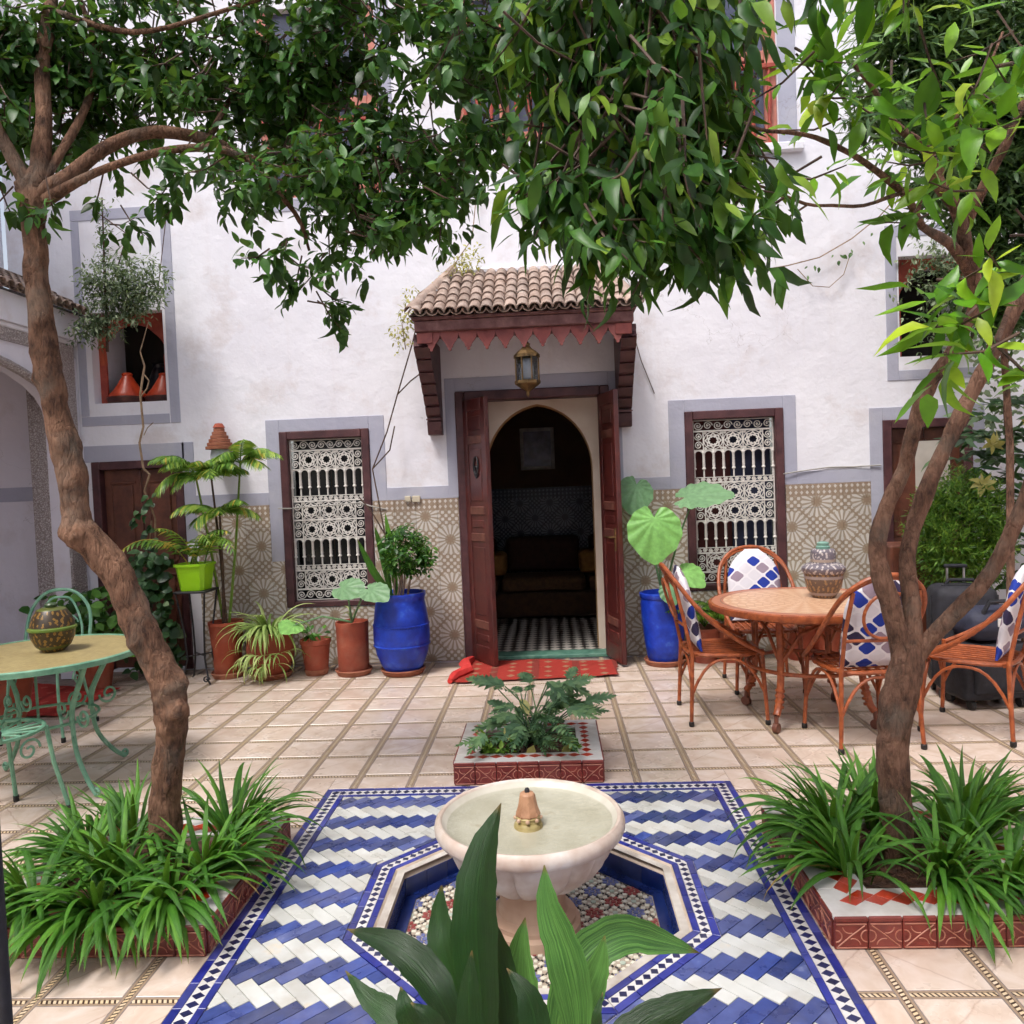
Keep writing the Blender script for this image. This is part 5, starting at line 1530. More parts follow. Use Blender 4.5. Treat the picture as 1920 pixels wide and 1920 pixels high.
class Foliage:
    """leaf cloud: the leaves nearest the camera become objects, the rest one mesh"""
    def __init__(s, L, W, mt, fold=.25, curl=.15, rows=5):
        s.var = []
        for k_ in range(6):
            lv, s.lf = leaf_shape(1.0, W / L * (.75, 1.0, 1.2, .9, 1.1, .85)[k_], fold * (.6, 1.0, 1.7, .3, 1.2, 2.2)[k_], curl * (.3, 1.0, 2.2, 1.4, -.5, 3.0)[k_], rows)
            bend = (.0, .12, -.12, .2, -.06, .16)[k_]; tws = (.2, -.3, .6, -.6, .1, .9)[k_]
            for q in lv:                                   # sideways sweep and twist make each variant its own shape
                a = tws * q[0]
                q[1], q[2] = q[1] * math.cos(a) - q[2] * math.sin(a) + bend * q[0] ** 2, q[1] * math.sin(a) + q[2] * math.cos(a)
            s.var.append(lv)
        s.lv = s.var[0]
        s.L = L; s.mt = mt; s.M = []
    def leaf(s, p, d, up, k=1.0):
        Rm = frame(Vector(d), Vector(up))
        s.M.append((Vector(p), Rm, s.L * k, random.randrange(6)))
    def twig(s, p, d, length, n, spread=.9, k=1.0, down=.35):
        p = Vector(p); d = Vector(d).normalized()
        q = d.orthogonal().normalized()
        for i in range(n):
            t = (i + .6) / n
            a = i * 2.4 + random.uniform(-.5, .5)
            side = Matrix.Rotation(a, 3, d) @ q
            ld = d * (1 - spread * .75 + .4 * t) + side * spread + Vector((0, 0, -down - random.uniform(0, .3)))
            up = Vector((random.uniform(-.5, .5), random.uniform(-.9, .1), 1.0))
            s.leaf(p + d * length * t + side * .004, ld, up, k * random.uniform(.55, 1.3))
    def build(s, name, parent, n_obj=0, leafname='leaf'):
        off = wl(parent)
        c = Vector((0, 0, 1.5))
        s.M.sort(key=lambda m: (m[0] - c).length)
        if n_obj:
            mes = []
            for lv in s.var:
                m = MB(); m.add([tuple(x) for x in lv], s.lf)
                mes.append(m.mesh(leafname, s.mt, smooth=True, fix=False, sharp=None))
            for p, Rm, k, vi in s.M[:n_obj]:
                inst(leafname, mes[vi], parent, M=Matrix.Translation(p) @ Rm.to_4x4() @ Matrix.Scale(k, 4))
        rest_ = s.M[n_obj:]
        if not rest_: return None
        nv = len(s.lv)
        V = np.empty((len(rest_) * nv, 3)); 
        for i, (p, Rm, k, vi) in enumerate(rest_):
            V[i * nv:(i + 1) * nv] = (s.var[vi] * k) @ np.array(Rm).T + np.array(p - off)
        lf = np.array(s.lf)
        F = (lf[None, :, :] + (np.arange(len(rest_)) * nv)[:, None, None]).reshape(-1, 4)
        me = bpy.data.meshes.new(name)
        me.vertices.add(len(V)); me.vertices.foreach_set('co', V.ravel())
        me.loops.add(F.size); me.loops.foreach_set('vertex_index', F.ravel())
        me.polygons.add(len(F)); me.polygons.foreach_set('loop_start', np.arange(len(F)) * 4)
        me.update(calc_edges=True)
        me.polygons.foreach_set('use_smooth', [True] * len(F))
        me.materials.append(s.mt)
        o = bpy.data.objects.new(name, me); COL.objects.link(o); o.parent = parent
        o['kind'] = 'stuff'
        return o

def blade_mesh(nm, mt, pts, hw, side=None, fold=.18, wav=0.0, prof=None, n=14, stalk=0.0, face=None):
    """leaf blade swept along a curve of points; hw half width; uv u across, v along"""
    pts = [Vector(p) for p in pts]
    # Catmull-Rom resample
    P = [pts[0] * 2 - pts[1]] + pts + [pts[-1] * 2 - pts[-2]]
    C = []
    segs = len(pts) - 1
    for i in range(n + 1):
        u = i / n * segs; k = min(int(u), segs - 1); t = u - k
        a, b, c, d = P[k:k + 4]
        C.append(0.5 * ((2 * b) + (c - a) * t + (2 * a - 5 * b + 4 * c - d) * t * t + (3 * b - 3 * c + d - a) * t ** 3))
    v = []; f = []; uv = []
    for i, p in enumerate(C):
        t = i / n
        d = (C[min(i + 1, n)] - C[max(i - 1, 0)]).normalized()
        if face is not None:
            s = d.cross(Vector(face))
        else:
            s = Vector(side) - d * Vector(side).dot(d)
        s.normalize()
        nn = s.cross(d)
        if prof: w = prof(t) * hw
        else: w = hw * max(0.0, math.sin(PI * min(1, max(0, t * .93 + .07))) ** .7)
        if i == n: w = 0.0005
        if wav: w *= 1 + .035 * math.sin(t * 37 + hw * 900) + .025 * math.sin(t * 71)
        wv = wav * hw * math.sin(t * 9 + 1)
        for j, e in enumerate((-1, -.5, 0, .5, 1)):
            v.append(p + s * (w * e) + nn * (fold * w * abs(e) + wv * e))
            uv.append((.5 + .5 * e, t))
    for i in range(n):
        for j in range(4):
            a = i * 5 + j
            f.append((a, a + 1, a + 6, a + 5))
    me = bpy.data.meshes.new(nm)
    me.from_pydata([tuple(q) for q in v], [], f)
    ul = me.uv_layers.new(name='UVMap')
    ul.data.foreach_set('uv', [c for l in me.loops for c in uv[l.vertex_index]])
    me.polygons.foreach_set('use_smooth', [True] * len(f))
    me.materials.append(mt)
    me.update()
    return me
PATHS = {}
def strap_variants(mt, nm, n=10, w=.05, elev=(35, 80), droop=(50, 140), seed=1):
    rs = random.Random(seed); out = []
    for k in range(n):
        e0 = R(rs.uniform(*elev)); dr = R(rs.uniform(*droop)); bend = rs.uniform(-.25, .25)
        p = Vector((0, 0, 0)); pts = [p.copy()]; N = 7
        for i in range(N):
            t = (i + 1) / N
            a = e0 - dr * t ** 1.5
            p = p + Vector((math.cos(a), bend * t * .5, math.sin(a))) / N
            pts.append(p.copy())
        out.append(blade_mesh(nm, mt, pts, w * rs.uniform(.8, 1.15), side=(0, 1, 0), fold=.35, n=9,
                   prof=lambda t: min(1, .45 + t * 2.2) * (1 - max(0, (t - .35) / .65) ** 1.8)))
        PATHS[out[-1].name] = pts
    return out

# ------------------------------------------------------------------ strap-leaved clumps in the two planters
SV_UP = strap_variants(MT['leaf_strap'], 'strap_leaf', 8, .032, (62, 86), (40, 95), 3)
SV_MID = strap_variants(MT['leaf_strap'], 'strap_leaf', 10, .037, (40, 66), (70, 120), 4)
SV_LOW = strap_variants(MT['leaf_strap'], 'strap_leaf', 10, .039, (22, 48), (75, 112), 5)
SV_DRY = strap_variants(MT['leaf_dry'], 'dry_strap_leaf', 6, .022, (10, 50), (70, 120), 6)
def clump(name, label, c, n, Lr, group, bias=None, mix=(.3, .4, .3), zmin=.004):
    t = thing(name, label, 'plant', (c[0], c[1], c[2]), group=group)
    pl = min(PLANTERS, key=lambda q: abs((q[0] + q[1]) / 2 - c[0]) + abs((q[2] + q[3]) / 2 - c[1]))
    for i in range(int(n * 2.2)):
        for attempt in range(9):
            u = random.random()
            var = random.choice(SV_UP if u < mix[0] else SV_MID if u < mix[0] + mix[1] else SV_LOW)
            if random.random() < .045: var = random.choice(SV_DRY)
            az = random.uniform(0, 2 * PI)
            if bias is not None and random.random() < .45: az = bias + random.gauss(0, .6)
            r = abs(random.gauss(0, .035))
            s = random.uniform(*Lr) * (.80 if u < mix[0] else .92)
            eul = Euler((random.uniform(-.22, .22), random.uniform(-.1, .1), az))
            base = Vector((c[0] + r * math.cos(az), c[1] + r * math.sin(az), c[2] + random.uniform(-.005, .01)))
            W = Matrix.Translation(base) @ eul.to_matrix().to_4x4() @ Matrix.Scale(s, 4)
            ok = True
            for p in PATHS[var.name][2:]:            # blades lie on the coping and hang clear of the planter's sides
                q = W @ p
                over = pl[0] - .012 < q.x < pl[1] + .012 and pl[2] - .012 < q.y < pl[3] + .012
                if q.z < (.112 if over else .006): ok = False; break
            if ok: break
        else:
            continue
        inst('strap_leaf', var, t, base, tuple(eul), (s, s, s))
    return t
GL = 'strap leaved plants under the curved tree'; GR = 'strap leaved plants under the forked tree'
ZL = .085
for (x, y, n, lr, b, lab, mx) in (
    (-1.84, 2.60, 30, (.30, .44), -1.9, 'arching strap leaved plant at the outer front corner of the left planter', (.1, .35, .55)),
    (-1.60, 2.57, 32, (.32, .46), -1.6, 'drooping strap leaved plant at the front of the left planter', (.1, .3, .6)),
    (-1.38, 2.61, 32, (.30, .44), -1.2, 'drooping strap leaved plant at the front corner nearest the blue tiles', (.12, .4, .48)),
    (-1.80, 2.86, 26, (.32, .44), 2.9, 'arching strap leaved plant left of the curved trunk', (.3, .4, .3)),
    (-1.33, 2.80, 26, (.32, .46), -.2, 'upright strap leaved plant right of the curved trunk', (.35, .35, .3)),
    (-1.62, 2.76, 22, (.34, .48), -1.6, 'upright strap leaved plant right in front of the curved trunk', (.5, .35, .15)),
    (-1.34, 3.08, 26, (.34, .50), .4, 'tall strap leaved plant at the back corner of the left planter', (.55, .3, .15)),
    (-1.76, 3.10, 22, (.30, .44), 2.4, 'strap leaved plant behind the curved trunk', (.5, .3, .2))):
    clump('strap_leaf_plant', lab, (x, y, ZL), n, lr, GL, b, mx)
for (x, y, n, lr, b, lab, mx) in (
    (1.00, 2.74, 30, (.30, .44), 2.9, 'arching strap leaved plant at the edge of the right planter by the blue tiles', (.3, .45, .25)),
    (1.03, 3.00, 32, (.36, .52), 2.7, 'tall strap leaved plant left of the forked trunk', (.6, .3, .1)),
    (1.28, 2.68, 28, (.30, .42), -1.5, 'drooping strap leaved plant in front of the forked trunk', (.2, .4, .4)),
    (1.48, 2.64, 32, (.32, .46), -1.2, 'drooping strap leaved plant at the front of the right planter', (.15, .35, .5)),
    (1.47, 2.92, 30, (.34, .50), .2, 'bushy strap leaved plant right of the forked trunk', (.45, .35, .2)),
    (1.22, 3.10, 24, (.34, .48), 1.5, 'strap leaved plant behind the forked trunk', (.6, .3, .1)),
    (1.57, 3.08, 24, (.34, .48), .6, 'strap leaved plant at the back corner of the right planter', (.5, .3, .2))):
    clump('strap_leaf_plant', lab, (x, y, ZL), n, lr, GR, b, mx)

# ------------------------------------------------------------------ foreground aspidistra in a pot
ASP = thing('aspidistra_plant', 'broad leaved dark green aspidistra in the foreground before the fountain', 'plant', (-.09, 1.12, .42))
AL = [
 ([(-0.122,1.180,0.545),(-0.136,1.200,0.667),(-0.145,1.240,0.799),(-0.133,1.280,0.885),(-0.102,1.320,0.953)],0.046,0),
 ([(0.001,1.100,0.594),(0.013,1.120,0.706),(0.001,1.130,0.795),(-0.023,1.150,0.865),(-0.029,1.170,0.918)],0.036,1),
 ([(-0.136,1.120,0.594),(-0.178,1.120,0.723),(-0.220,1.150,0.769),(-0.274,1.180,0.793),(-0.351,1.220,0.794)],0.034,0),
 ([(-0.157,1.220,0.495),(-0.179,1.240,0.640),(-0.206,1.270,0.719),(-0.215,1.300,0.766),(-0.211,1.320,0.811)],0.036,0),
 ([(-0.135,1.020,0.675),(-0.134,1.020,0.748),(-0.135,1.030,0.785),(-0.134,1.040,0.823),(-0.130,1.050,0.860)],0.023,0),
 ([(-0.028,1.200,0.529),(-0.014,1.220,0.652),(0.027,1.250,0.720),(0.091,1.280,0.744),(0.159,1.300,0.720),(0.222,1.300,0.699)],0.040,1),
 ([(0.004,1.000,0.662),(0.049,1.020,0.725),(0.095,1.040,0.754),(0.147,1.050,0.777),(0.208,1.050,0.804)],0.031,0),
 ([(-0.177,1.080,0.626),(-0.219,1.080,0.712),(-0.260,1.100,0.738),(-0.296,1.120,0.748),(-0.336,1.150,0.770)],0.024,0),
 ([(-0.074,1.260,0.462),(-0.074,1.280,0.584),(-0.081,1.300,0.644),(-0.080,1.320,0.687),(-0.070,1.340,0.741)],0.042,1),
 ([(-0.039,1.060,0.642),(-0.044,1.060,0.718),(-0.050,1.070,0.757),(-0.060,1.080,0.781),(-0.087,1.100,0.803)],0.026,0),
 ([(-0.157,1.000,0.676),(-0.183,1.000,0.742),(-0.202,1.000,0.785),(-0.215,1.000,0.814),(-0.224,1.020,0.830)],0.024,0),
 ([(-0.140,0.980,0.707),(-0.158,0.980,0.757),(-0.171,0.980,0.792),(-0.183,0.980,0.817),(-0.205,0.990,0.828)],0.020,0),
 ([(-0.010,0.980,0.678),(0.013,0.980,0.749),(0.032,0.980,0.791),(0.036,0.980,0.819),(0.045,1.000,0.833)],0.010,0),
 ([(-0.10,1.22,0.50),(-0.10,1.25,0.62),(-0.115,1.28,0.70),(-0.14,1.30,0.76),(-0.16,1.32,0.79)],0.034,0),
 ([(-0.03,1.16,0.55),(0.00,1.17,0.66),(0.03,1.18,0.71),(0.05,1.19,0.75),(0.06,1.20,0.79)],0.032,1)]
aoff = wl(ASP)
for k, (pts, hw, c) in enumerate(AL):
    root = Vector((-.09 + random.uniform(-.05, .05), 1.12 + random.uniform(-.05, .05), .42))
    base = Vector(pts[0])
    rs = random.Random(k)
    tw_ = rs.uniform(-.45, .45)
    face = Vector((tw_ + (0.35 if pts[-1][0] < -.25 else -.3 if pts[-1][0] > .15 else 0), -1.0, .55))
    me = blade_mesh('leaf', MT['leaf_aspi2' if c else 'leaf_aspi'], [Vector(p) - aoff for p in pts], hw * .84, face=face, fold=rs.uniform(.15, .4) * rs.choice((1, -1)), wav=rs.uniform(.05, .16), n=22,
                    prof=lambda t: (min(1.0, (.34 + 1.6 * t)) * max(0.0, 1 - max(0, (t - .40) / .60) ** 2.0)))
    inst('leaf', me, ASP, (0, 0, 0), world=False)
    part('leaf_stalk', MT['leaf_aspi'], ASP, lambda m: m.tube([root, root.lerp(base, .5) + Vector((0, 0, .02)), base, Vector(pts[1]).lerp(base, .6)], [.006, .005, .005, .003], 6), smooth=True)
ap = thing('terracotta_pot', 'terracotta pot under the foreground aspidistra', 'pot', (-.09, 1.12, 0))
part('body', MT['terracotta'], ap, lambda m: m.lathe([(.13, 0), (.15, .02), (.19, .25), (.205, .40), (.22, .41), (.22, .45), (.19, .45), (.18, .40)], 40, (-.09, 1.12, 0)), smooth=True)
part('soil', MT['soil'], ap, lambda m: m.lathe([(.182, .41), (.1, .42), (0, .422)], 24, (-.09, 1.12, 0)), smooth=True)

# ------------------------------------------------------------------ split-leaf plant in the middle planter
SP = thing('split_leaf_plant', 'split leaved plant with a few yellow leaves in the middle planter', 'plant', (-.15, 4.18, .09))
def frond_leaf(nm, mt, L, seed):
    """deeply cut leaf: a midrib with pairs of pointed lobes"""
    rs = random.Random(seed)
    m = MB(); N = 7
    for i in range(N):
        t = (i + .6) / N
        x = L * t
        z = -.22 * L * t * t
        ll = L * .44 * math.sin(PI * (.15 + .85 * t)) ** .6 * (1 - .35 * t)
        for s in (-1, 1):
            a = R(62 - 34 * t) + rs.uniform(-.1, .1)
            ex, ey = x + math.cos(a) * ll, s * math.sin(a) * ll
            w = L * .12
            dx, dy = math.cos(a), s * math.sin(a)
            m.add([(x - w * .6, 0, z), (x + ll * .5 * dx - w * .55, ll * .5 * dy, z + .01), (ex, ey, z - .05 * L), (x + ll * .5 * dx + w * .8, ll * .5 * dy - s * w * .3, z + .01), (x + w, 0, z)], [(0, 1, 2, 3, 4)])
    m.add([(L * .96, -.05 * L, -.2 * L), (L * 1.12, 0, -.27 * L), (L * .96, .05 * L, -.2 * L), (L * .88, 0, -.17 * L)], [(0, 1, 2, 3)])
    m.add([(0, -.004, 0), (L, -.002, -.22 * L), (L, .002, -.22 * L), (0, .004, 0)], [(0, 1, 2, 3)])
    return m.mesh(nm, mt, fix=False)
FL = [frond_leaf('split_leaf', MT['leaf_fern'], 1.0, k) for k in range(4)]
for k in range(48):
    az = random.uniform(0, 2 * PI)
    el = random.uniform(.15, 1.25)
    L = random.uniform(.14, .36)
    b = Vector((-.15 + random.gauss(0, .05), 4.18 + random.gauss(0, .05), .09))
    d = Vector((math.cos(az) * math.cos(el), math.sin(az) * math.cos(el), math.sin(el)))
    tip = b + d * L + Vector((0, 0, .03))
    part('stem', MT['leaf_fern'], SP, lambda m: m.tube([b, b.lerp(tip, .5) + Vector((0, 0, .03)), tip], [.005, .004, .003], 5), smooth=True)
    ld = Vector((d.x, d.y, random.uniform(-.3, .35)))
    s = random.uniform(.12, .19)
    inst('split_leaf', random.choice(FL), SP, M=Matrix.Translation(tip) @ frame(ld, Vector((random.uniform(-.3, .3), -.5, 1))).to_4x4() @ Matrix.Scale(s, 4))
fo = Foliage(.045, .02, MT['leaf_conifer'])
for cx_, cy_ in ((-.36, 4.02), (-.30, 3.97), (.07, 4.03), (-.40, 4.10)):
    for i in range(10):
        fo.twig((cx_ + random.gauss(0, .02), cy_ + random.gauss(0, .02), .09), (random.uniform(-.6, .6), random.uniform(-.6, .6), 1), random.uniform(.04, .10), 5, down=.0)
fo.build('weed_leaves', SP)
fo = Foliage(.12, .05, MT['leaf_yel'])
for p in ((-.28, 4.05, .22), (-.13, 4.0, .14), (.08, 4.02, .15), (-.2, 4.3, .3)):
    fo.leaf(p, (random.uniform(-1, 1), -.6, -.5), (0, -.3, 1), 1.0)
fo.build('yellow_leaf', SP, 4, 'yellow_leaf')

# ================================================================== POTS ALONG THE WALL
def pot(name, label, x, y, prof, mt, cat='pot', group=None, saucer=None, n=40, bands=(), rough=None):
    t = thing(name, label, cat, (x, y, 0), group=group)
    z0 = .028 if saucer else 0.0
    part('body', MT[mt], t, lambda m: m.lathe([(r, z + z0) for r, z in prof], n, (x, y, 0)), smooth=True)
    top = prof[-1][1] + z0
    rt = prof[-1][0]
    part('soil', MT['soil'], t, lambda m: m.lathe([(rt * 1.0, top - .012), (0, top - .006)], 20, (x, y, 0)))
    if saucer:
        part('saucer', MT['terracotta_pale'], t, lambda m: m.lathe([(saucer * .86, 0), (saucer, .04), (saucer * .97, .048), (saucer * .9, .03), (0, .028)], n, (x, y, 0)), smooth=True)
    for z, r in bands:
        part('band', MT[mt], t, lambda m: m.lathe([(r - .004, z - .008), (r + .006, z - .004), (r + .006, z + .004), (r - .004, z + .008)], n, (x, y, 0)), smooth=True)
    return t
TG = 'terracotta pots along the wall'
pot('terracotta_pot', 'tall terracotta pot holding the potted palm', -2.68, 6.27, [(.10, 0), (.105, .01), (.125, .30), (.135, .40), (.140, .405), (.140, .43), (.126, .43), (.12, .40)], 'terracotta', group=TG, saucer=.135)
pot('terracotta_pot', 'round bellied terracotta pot hidden by the spider plant', -2.30, 6.22, [(.12, 0), (.15, .04), (.185, .14), (.19, .22), (.175, .29), (.18, .31), (.18, .335), (.162, .335), (.155, .31)], 'terracotta', group=TG, saucer=.17)
pot('terracotta_pot', 'small stained terracotta pot between the spider plant and the cylinder pot', -1.945, 6.27, [(.088, 0), (.092, .01), (.115, .22), (.122, .225), (.125, .26), (.112, .26), (.105, .22)], 'terracotta', group=TG, saucer=.10)
pot('terracotta_pot', 'tall cylindrical terracotta pot beside the blue pot', -1.63, 6.24, [(.118, 0), (.122, .01), (.130, .36), (.134, .38), (.132, .40), (.120, .40), (.116, .37)], 'terracotta', group=TG, saucer=.15)
BG = 'large cobalt blue pots either side of the doorway'
pot('blue_pot', 'large cobalt blue pot with the round shrub left of the doorway', -1.225, 6.22, [(.14, 0), (.165, .04), (.205, .14), (.225, .25), (.225, .34), (.208, .48), (.195, .56), (.198, .585), (.206, .60), (.204, .625), (.185, .625), (.178, .59)], 'cobalt_pot', group=BG, saucer=.18, bands=((.24, .222), (.40, .2215)))
pot('blue_pot', 'cobalt blue pot with elephant ear leaves right of the doorway', 0.872, 6.28, [(.12, 0), (.135, .03), (.155, .16), (.172, .34), (.178, .46), (.172, .50), (.182, .515), (.184, .545), (.168, .55), (.16, .51)], 'cobalt_pot', group=BG, saucer=.165)

# palm in the tall pot ----------------------------------------------------------------
def pinnate(m, base, d, L, nl, ll, droop=.8, seed=0):
    """frond: midrib and two ranks of leaflets, as geometry in builder m"""
    rs = random.Random(seed)
    d = Vector(d).normalized(); h = Vector((d.x, d.y, 0)); h.normalize() if h.length > 1e-4 else None
    p = Vector(base); pts = [p.copy()]; N = 10
    el = math.asin(max(-1, min(1, d.z)))
    for i in range(N):
        a = el - droop * ((i + 1) / N) ** 1.4
        p = p + (h * math.cos(a) + Vector((0, 0, math.sin(a)))) * (L / N)
        pts.append(p.copy())
    m.tube(pts, [.006 - .004 * i / N for i in range(N + 1)], 5)
    for k in range(nl):
        t = .18 + .8 * k / nl
        u = t * N; i = min(int(u), N - 1)
        q = pts[i].lerp(pts[i + 1], u - i)
        td = (pts[i + 1] - pts[i]).normalized()
        sd = td.cross(Vector((0, 0, 1))).normalized()
        for s in (-1, 1):
            l = ll * math.sin(PI * (.18 + .78 * t)) * rs.uniform(.85, 1.1)
            e = (td * .75 + sd * s * .85 + Vector((0, 0, -.25))).normalized()
            w = td * .013
            dn = Vector((0, 0, -.35 * l))
            m.add([q - w * .5, q + e * l * .5 - w * .9 + dn * .2, q + e * l + dn, q + e * l * .5 + w * .9 + dn * .2, q + w * .5], [(0, 1, 2, 3, 4)])
PALM = thing('potted_palm', 'slender palm with several canes growing in the tall terracotta pot', 'palm', (-2.68, 6.27, .43))
canes = [(-2.70, 6.28, .43, -2.86, 6.26, 1.66), (-2.67, 6.26, .43, -2.72, 6.24, 1.62), (-2.66, 6.29, .43, -2.50, 6.30, 1.74), (-2.69, 6.25, .43, -2.66, 6.22, 1.32)]
fr_id = 0
for ci, (x0, y0, z0, x1, y1, z1) in enumerate(canes):
    part('cane', MT['twig_dark'] if ci % 2 else MT['leaf_palm'], PALM, lambda m: m.tube([(x0, y0, z0), ((x0 + x1) / 2 + .01, (y0 + y1) / 2, (z0 + z1) / 2), (x1, y1, z1)], [.012, .010, .008], 7), smooth=True)
    nf = 8 if ci < 3 else 6
    for k in range(nf):
        az = 2 * PI * k / nf + ci * .7 + random.uniform(-.3, .3)
        el = random.uniform(.25, 1.1)
        fr_id += 1
        part('frond', MT['leaf_palm'], PALM, lambda m: pinnate(m, (x1, y1, z1), (math.cos(az) * math.cos(el), -abs(math.sin(az)) * math.cos(el) * .8 + .1, math.sin(el)), random.uniform(.28, .44), 17, .15, random.uniform(1.1, 1.9), fr_id), fix=False)

# spider plant
SVS = strap_variants(MT['leaf_spider'], 'strap_leaf', 10, .032, (30, 80), (80, 170), 9)
SPI = thing('spider_plant', 'pale variegated spider plant spilling over its round pot', 'plant', (-2.30, 6.2, .36))
for i in range(110):
    az = random.uniform(0, 2 * PI); s = random.uniform(.26, .46)
    if random.random() < .4: az = -PI / 2 + random.gauss(0, .8)
    inst('strap_leaf', random.choice(SVS), SPI, (-2.30 + .05 * math.cos(az), 6.2 + .05 * math.sin(az), .36), (random.uniform(-.2, .2), 0, az), (s, s, s))
for i in range(60):
    az = -PI / 2 + random.gauss(0, .7); s = random.uniform(.16, .28)
    zz = random.choice((.22, .14))
    inst('strap_leaf', random.choice(SVS), SPI, (-2.30 + .17 * math.cos(az), 6.2 + .2 * math.sin(az), zz), (0, .5, az + random.gauss(0, .6)), (s, s, s))

# elephant-ear leaves ---------------------------------------------------------------------
def ear_mesh(mt, seed):
    rs = random.Random(seed)
    n = 56; rim_ = []
    for k in range(n):
        a = 2 * PI * k / n
        # heart outline, tip at +x, notch at -x
        r = .5 * (1 + .22 * math.cos(a)) * (1 - .62 * math.exp(-((a - PI) / .22) ** 2)) * (1 + .02 * math.sin(11 * a))
        if abs(a) < .5 or abs(a - 2 * PI) < .5: r *= 1.0 + .18 * (1 - min(abs(a), abs(a - 2 * PI)) / .5)
        rim_.append((r * math.cos(a), r * math.sin(a) * .98))
    v = [(-.12, 0, .03)]
    ff = []
    for ring, s in enumerate((.5, 1.0)):
        for x, y in rim_:
            X, Y = -.12 + (x + .12) * s, y * s
            z = -.22 * (X * X) - .12 * Y * Y + .10 * abs(Y) + (.022 * math.sin(14 * math.atan2(y, x + .12)) * s)
            v.append((X, Y, z))
    for k in range(n):
        j = (k + 1) % n
        ff.append((0, 1 + k, 1 + j))
        ff.append((1 + k, 1 + n + k, 1 + n + j, 1 + j))
    m = MB(); m.add(v, ff)
    return m.mesh('broad_leaf', mt, smooth=True, fix=False, sharp=None)
EAR = [ear_mesh(MT['leaf_ear'], 1), ear_mesh(MT['leaf_ear2'], 2)]
def ear_leaf(parent, base, at, d, up, s, k=0):
    base, at = Vector(base), Vector(at)
    part('leaf_stalk', MT['leaf_ear2'], parent, lambda m: m.tube([base, base.lerp(at, .5) + Vector((0, 0, .06)), at], [.010, .008, .005], 6), smooth=True)
    inst('broad_leaf', EAR[k], parent, M=Matrix.Translation(at) @ frame(Vector(d), Vector(up)).to_4x4() @ Matrix.Scale(s, 4))
EE = thing('elephant_ear_plant', 'elephant ear plant with huge pale heart shaped leaves in the blue pot', 'plant', (.87, 6.28, .56))
ear_leaf(EE, (.87, 6.28, .56), (.80, 6.10, 1.12), (-.05, -.25, -1.0), (0, -1, .35), .42, 0)
ear_leaf(EE, (.87, 6.28, .56), (.70, 6.40, 1.40), (-.25, -.4, -.85), (.2, -.8, .6), .30, 1)
ear_leaf(EE, (.88, 6.28, .56), (1.12, 6.15, 1.33), (1.0, -.25, .12), (0, -.5, 1), .42, 1)
ear_leaf(EE, (.88, 6.28, .56), (1.04, 6.12, .74), (.7, -.4, -.5), (0, -.6, .8), .24, 0)
ear_leaf(EE, (.86, 6.28, .56), (.90, 6.08, .62), (.15, -.5, -.9), (0, -1, .3), .18, 1)
EE2 = thing('elephant_ear_plant', 'small plant with broad grey green leaves in the cylindrical pot', 'plant', (-1.63, 6.24, .42))
ear_leaf(EE2, (-1.63, 6.24, .42), (-1.62, 6.05, .72), (.9, -.4, -.15), (.1, -.6, .8), .26, 1)
ear_leaf(EE2, (-1.63, 6.24, .42), (-1.40, 6.0, .70), (.8, -.5, -.3), (.2, -.6, .8), .24, 1)
ear_leaf(EE2, (-1.63, 6.24, .42), (-2.05, 6.05, .44), (-.2, -.6, -.1), (.2, -.6, .8), .20, 0)
for k in range(5):
    az = random.uniform(0, 6.28); s = random.uniform(.15, .26)
    inst('strap_leaf', random.choice(SVS), EE2, (-1.63, 6.24, .42), (0, -.5, az), (s, s, s))
# small plant in the stained pot
WP = thing('leafy_seedling', 'low leafy seedling in the small stained pot', 'plant', (-1.945, 6.27, .285))
fo = Foliage(.07, .04, MT['leaf_shrub'])
for i in range(7): fo.twig((-1.945 + random.gauss(0, .03), 6.25, .285), (random.uniform(-.7, .7), random.uniform(-.8, .2), .8), .10, 4)
fo.build('leaf', WP, 28)
# round shrub, stakes and a bent frond in the left blue pot
SH = thing('round_shrub', 'round clipped shrub with bare stems in the left blue pot', 'shrub', (-1.22, 6.22, .65))
fo = Foliage(.042, .022, MT['leaf_shrub'])
for i in range(230):
    a = Vector((random.gauss(0, 1), random.gauss(0, 1), random.gauss(0, 1))).normalized()
    r = random.uniform(.55, 1.0)
    c = Vector((-1.165, 6.17, .985))
    fo.twig(c + Vector((a.x * .155, a.y * .14, a.z * .165)) * r, a + Vector((0, 0, .2)), .06, 6, down=.1)
for i in range(26):
    fo.twig((-1.02 + random.gauss(0, .03), 6.15 + random.gauss(0, .03), .88 + random.gauss(0, .04)), (random.uniform(.2, 1), random.uniform(-.6, .4), .4), .06, 5, down=.1)
fo.build('crown', SH)
for x, x2, z2 in ((-1.20, -1.17, .90), (-1.24, -1.20, .92), (-1.16, -1.12, .88), (-1.27, -1.26, .86), (-1.22, -1.19, .86)):
    part('stem', MT['twig'], SH, lambda m: m.tube([(x, 6.21, .63), ((x + x2) / 2 + .01, 6.19, .76), (x2, 6.18, z2)], [.009, .008, .006], 6), smooth=True)
CF = thing('cut_palm_frond', 'stubby green frond leaning in the left blue pot', 'plant', (-1.32, 6.2, .65))
for pts in ([(-1.28, 6.2, .63), (-1.40, 6.14, .82), (-1.52, 6.1, 1.10)], [(-1.29, 6.2, .63), (-1.33, 6.18, .92), (-1.39, 6.15, 1.20)], [(-1.25, 6.22, .63), (-1.27, 6.2, .95), (-1.31, 6.2, 1.30)]):
    inst('blade', blade_mesh('blade', MT['leaf_strap'], [Vector(p) - wl(CF) for p in pts], .030, face=(0, -1, .2), fold=.4, n=10), CF, (0, 0, 0), world=False)
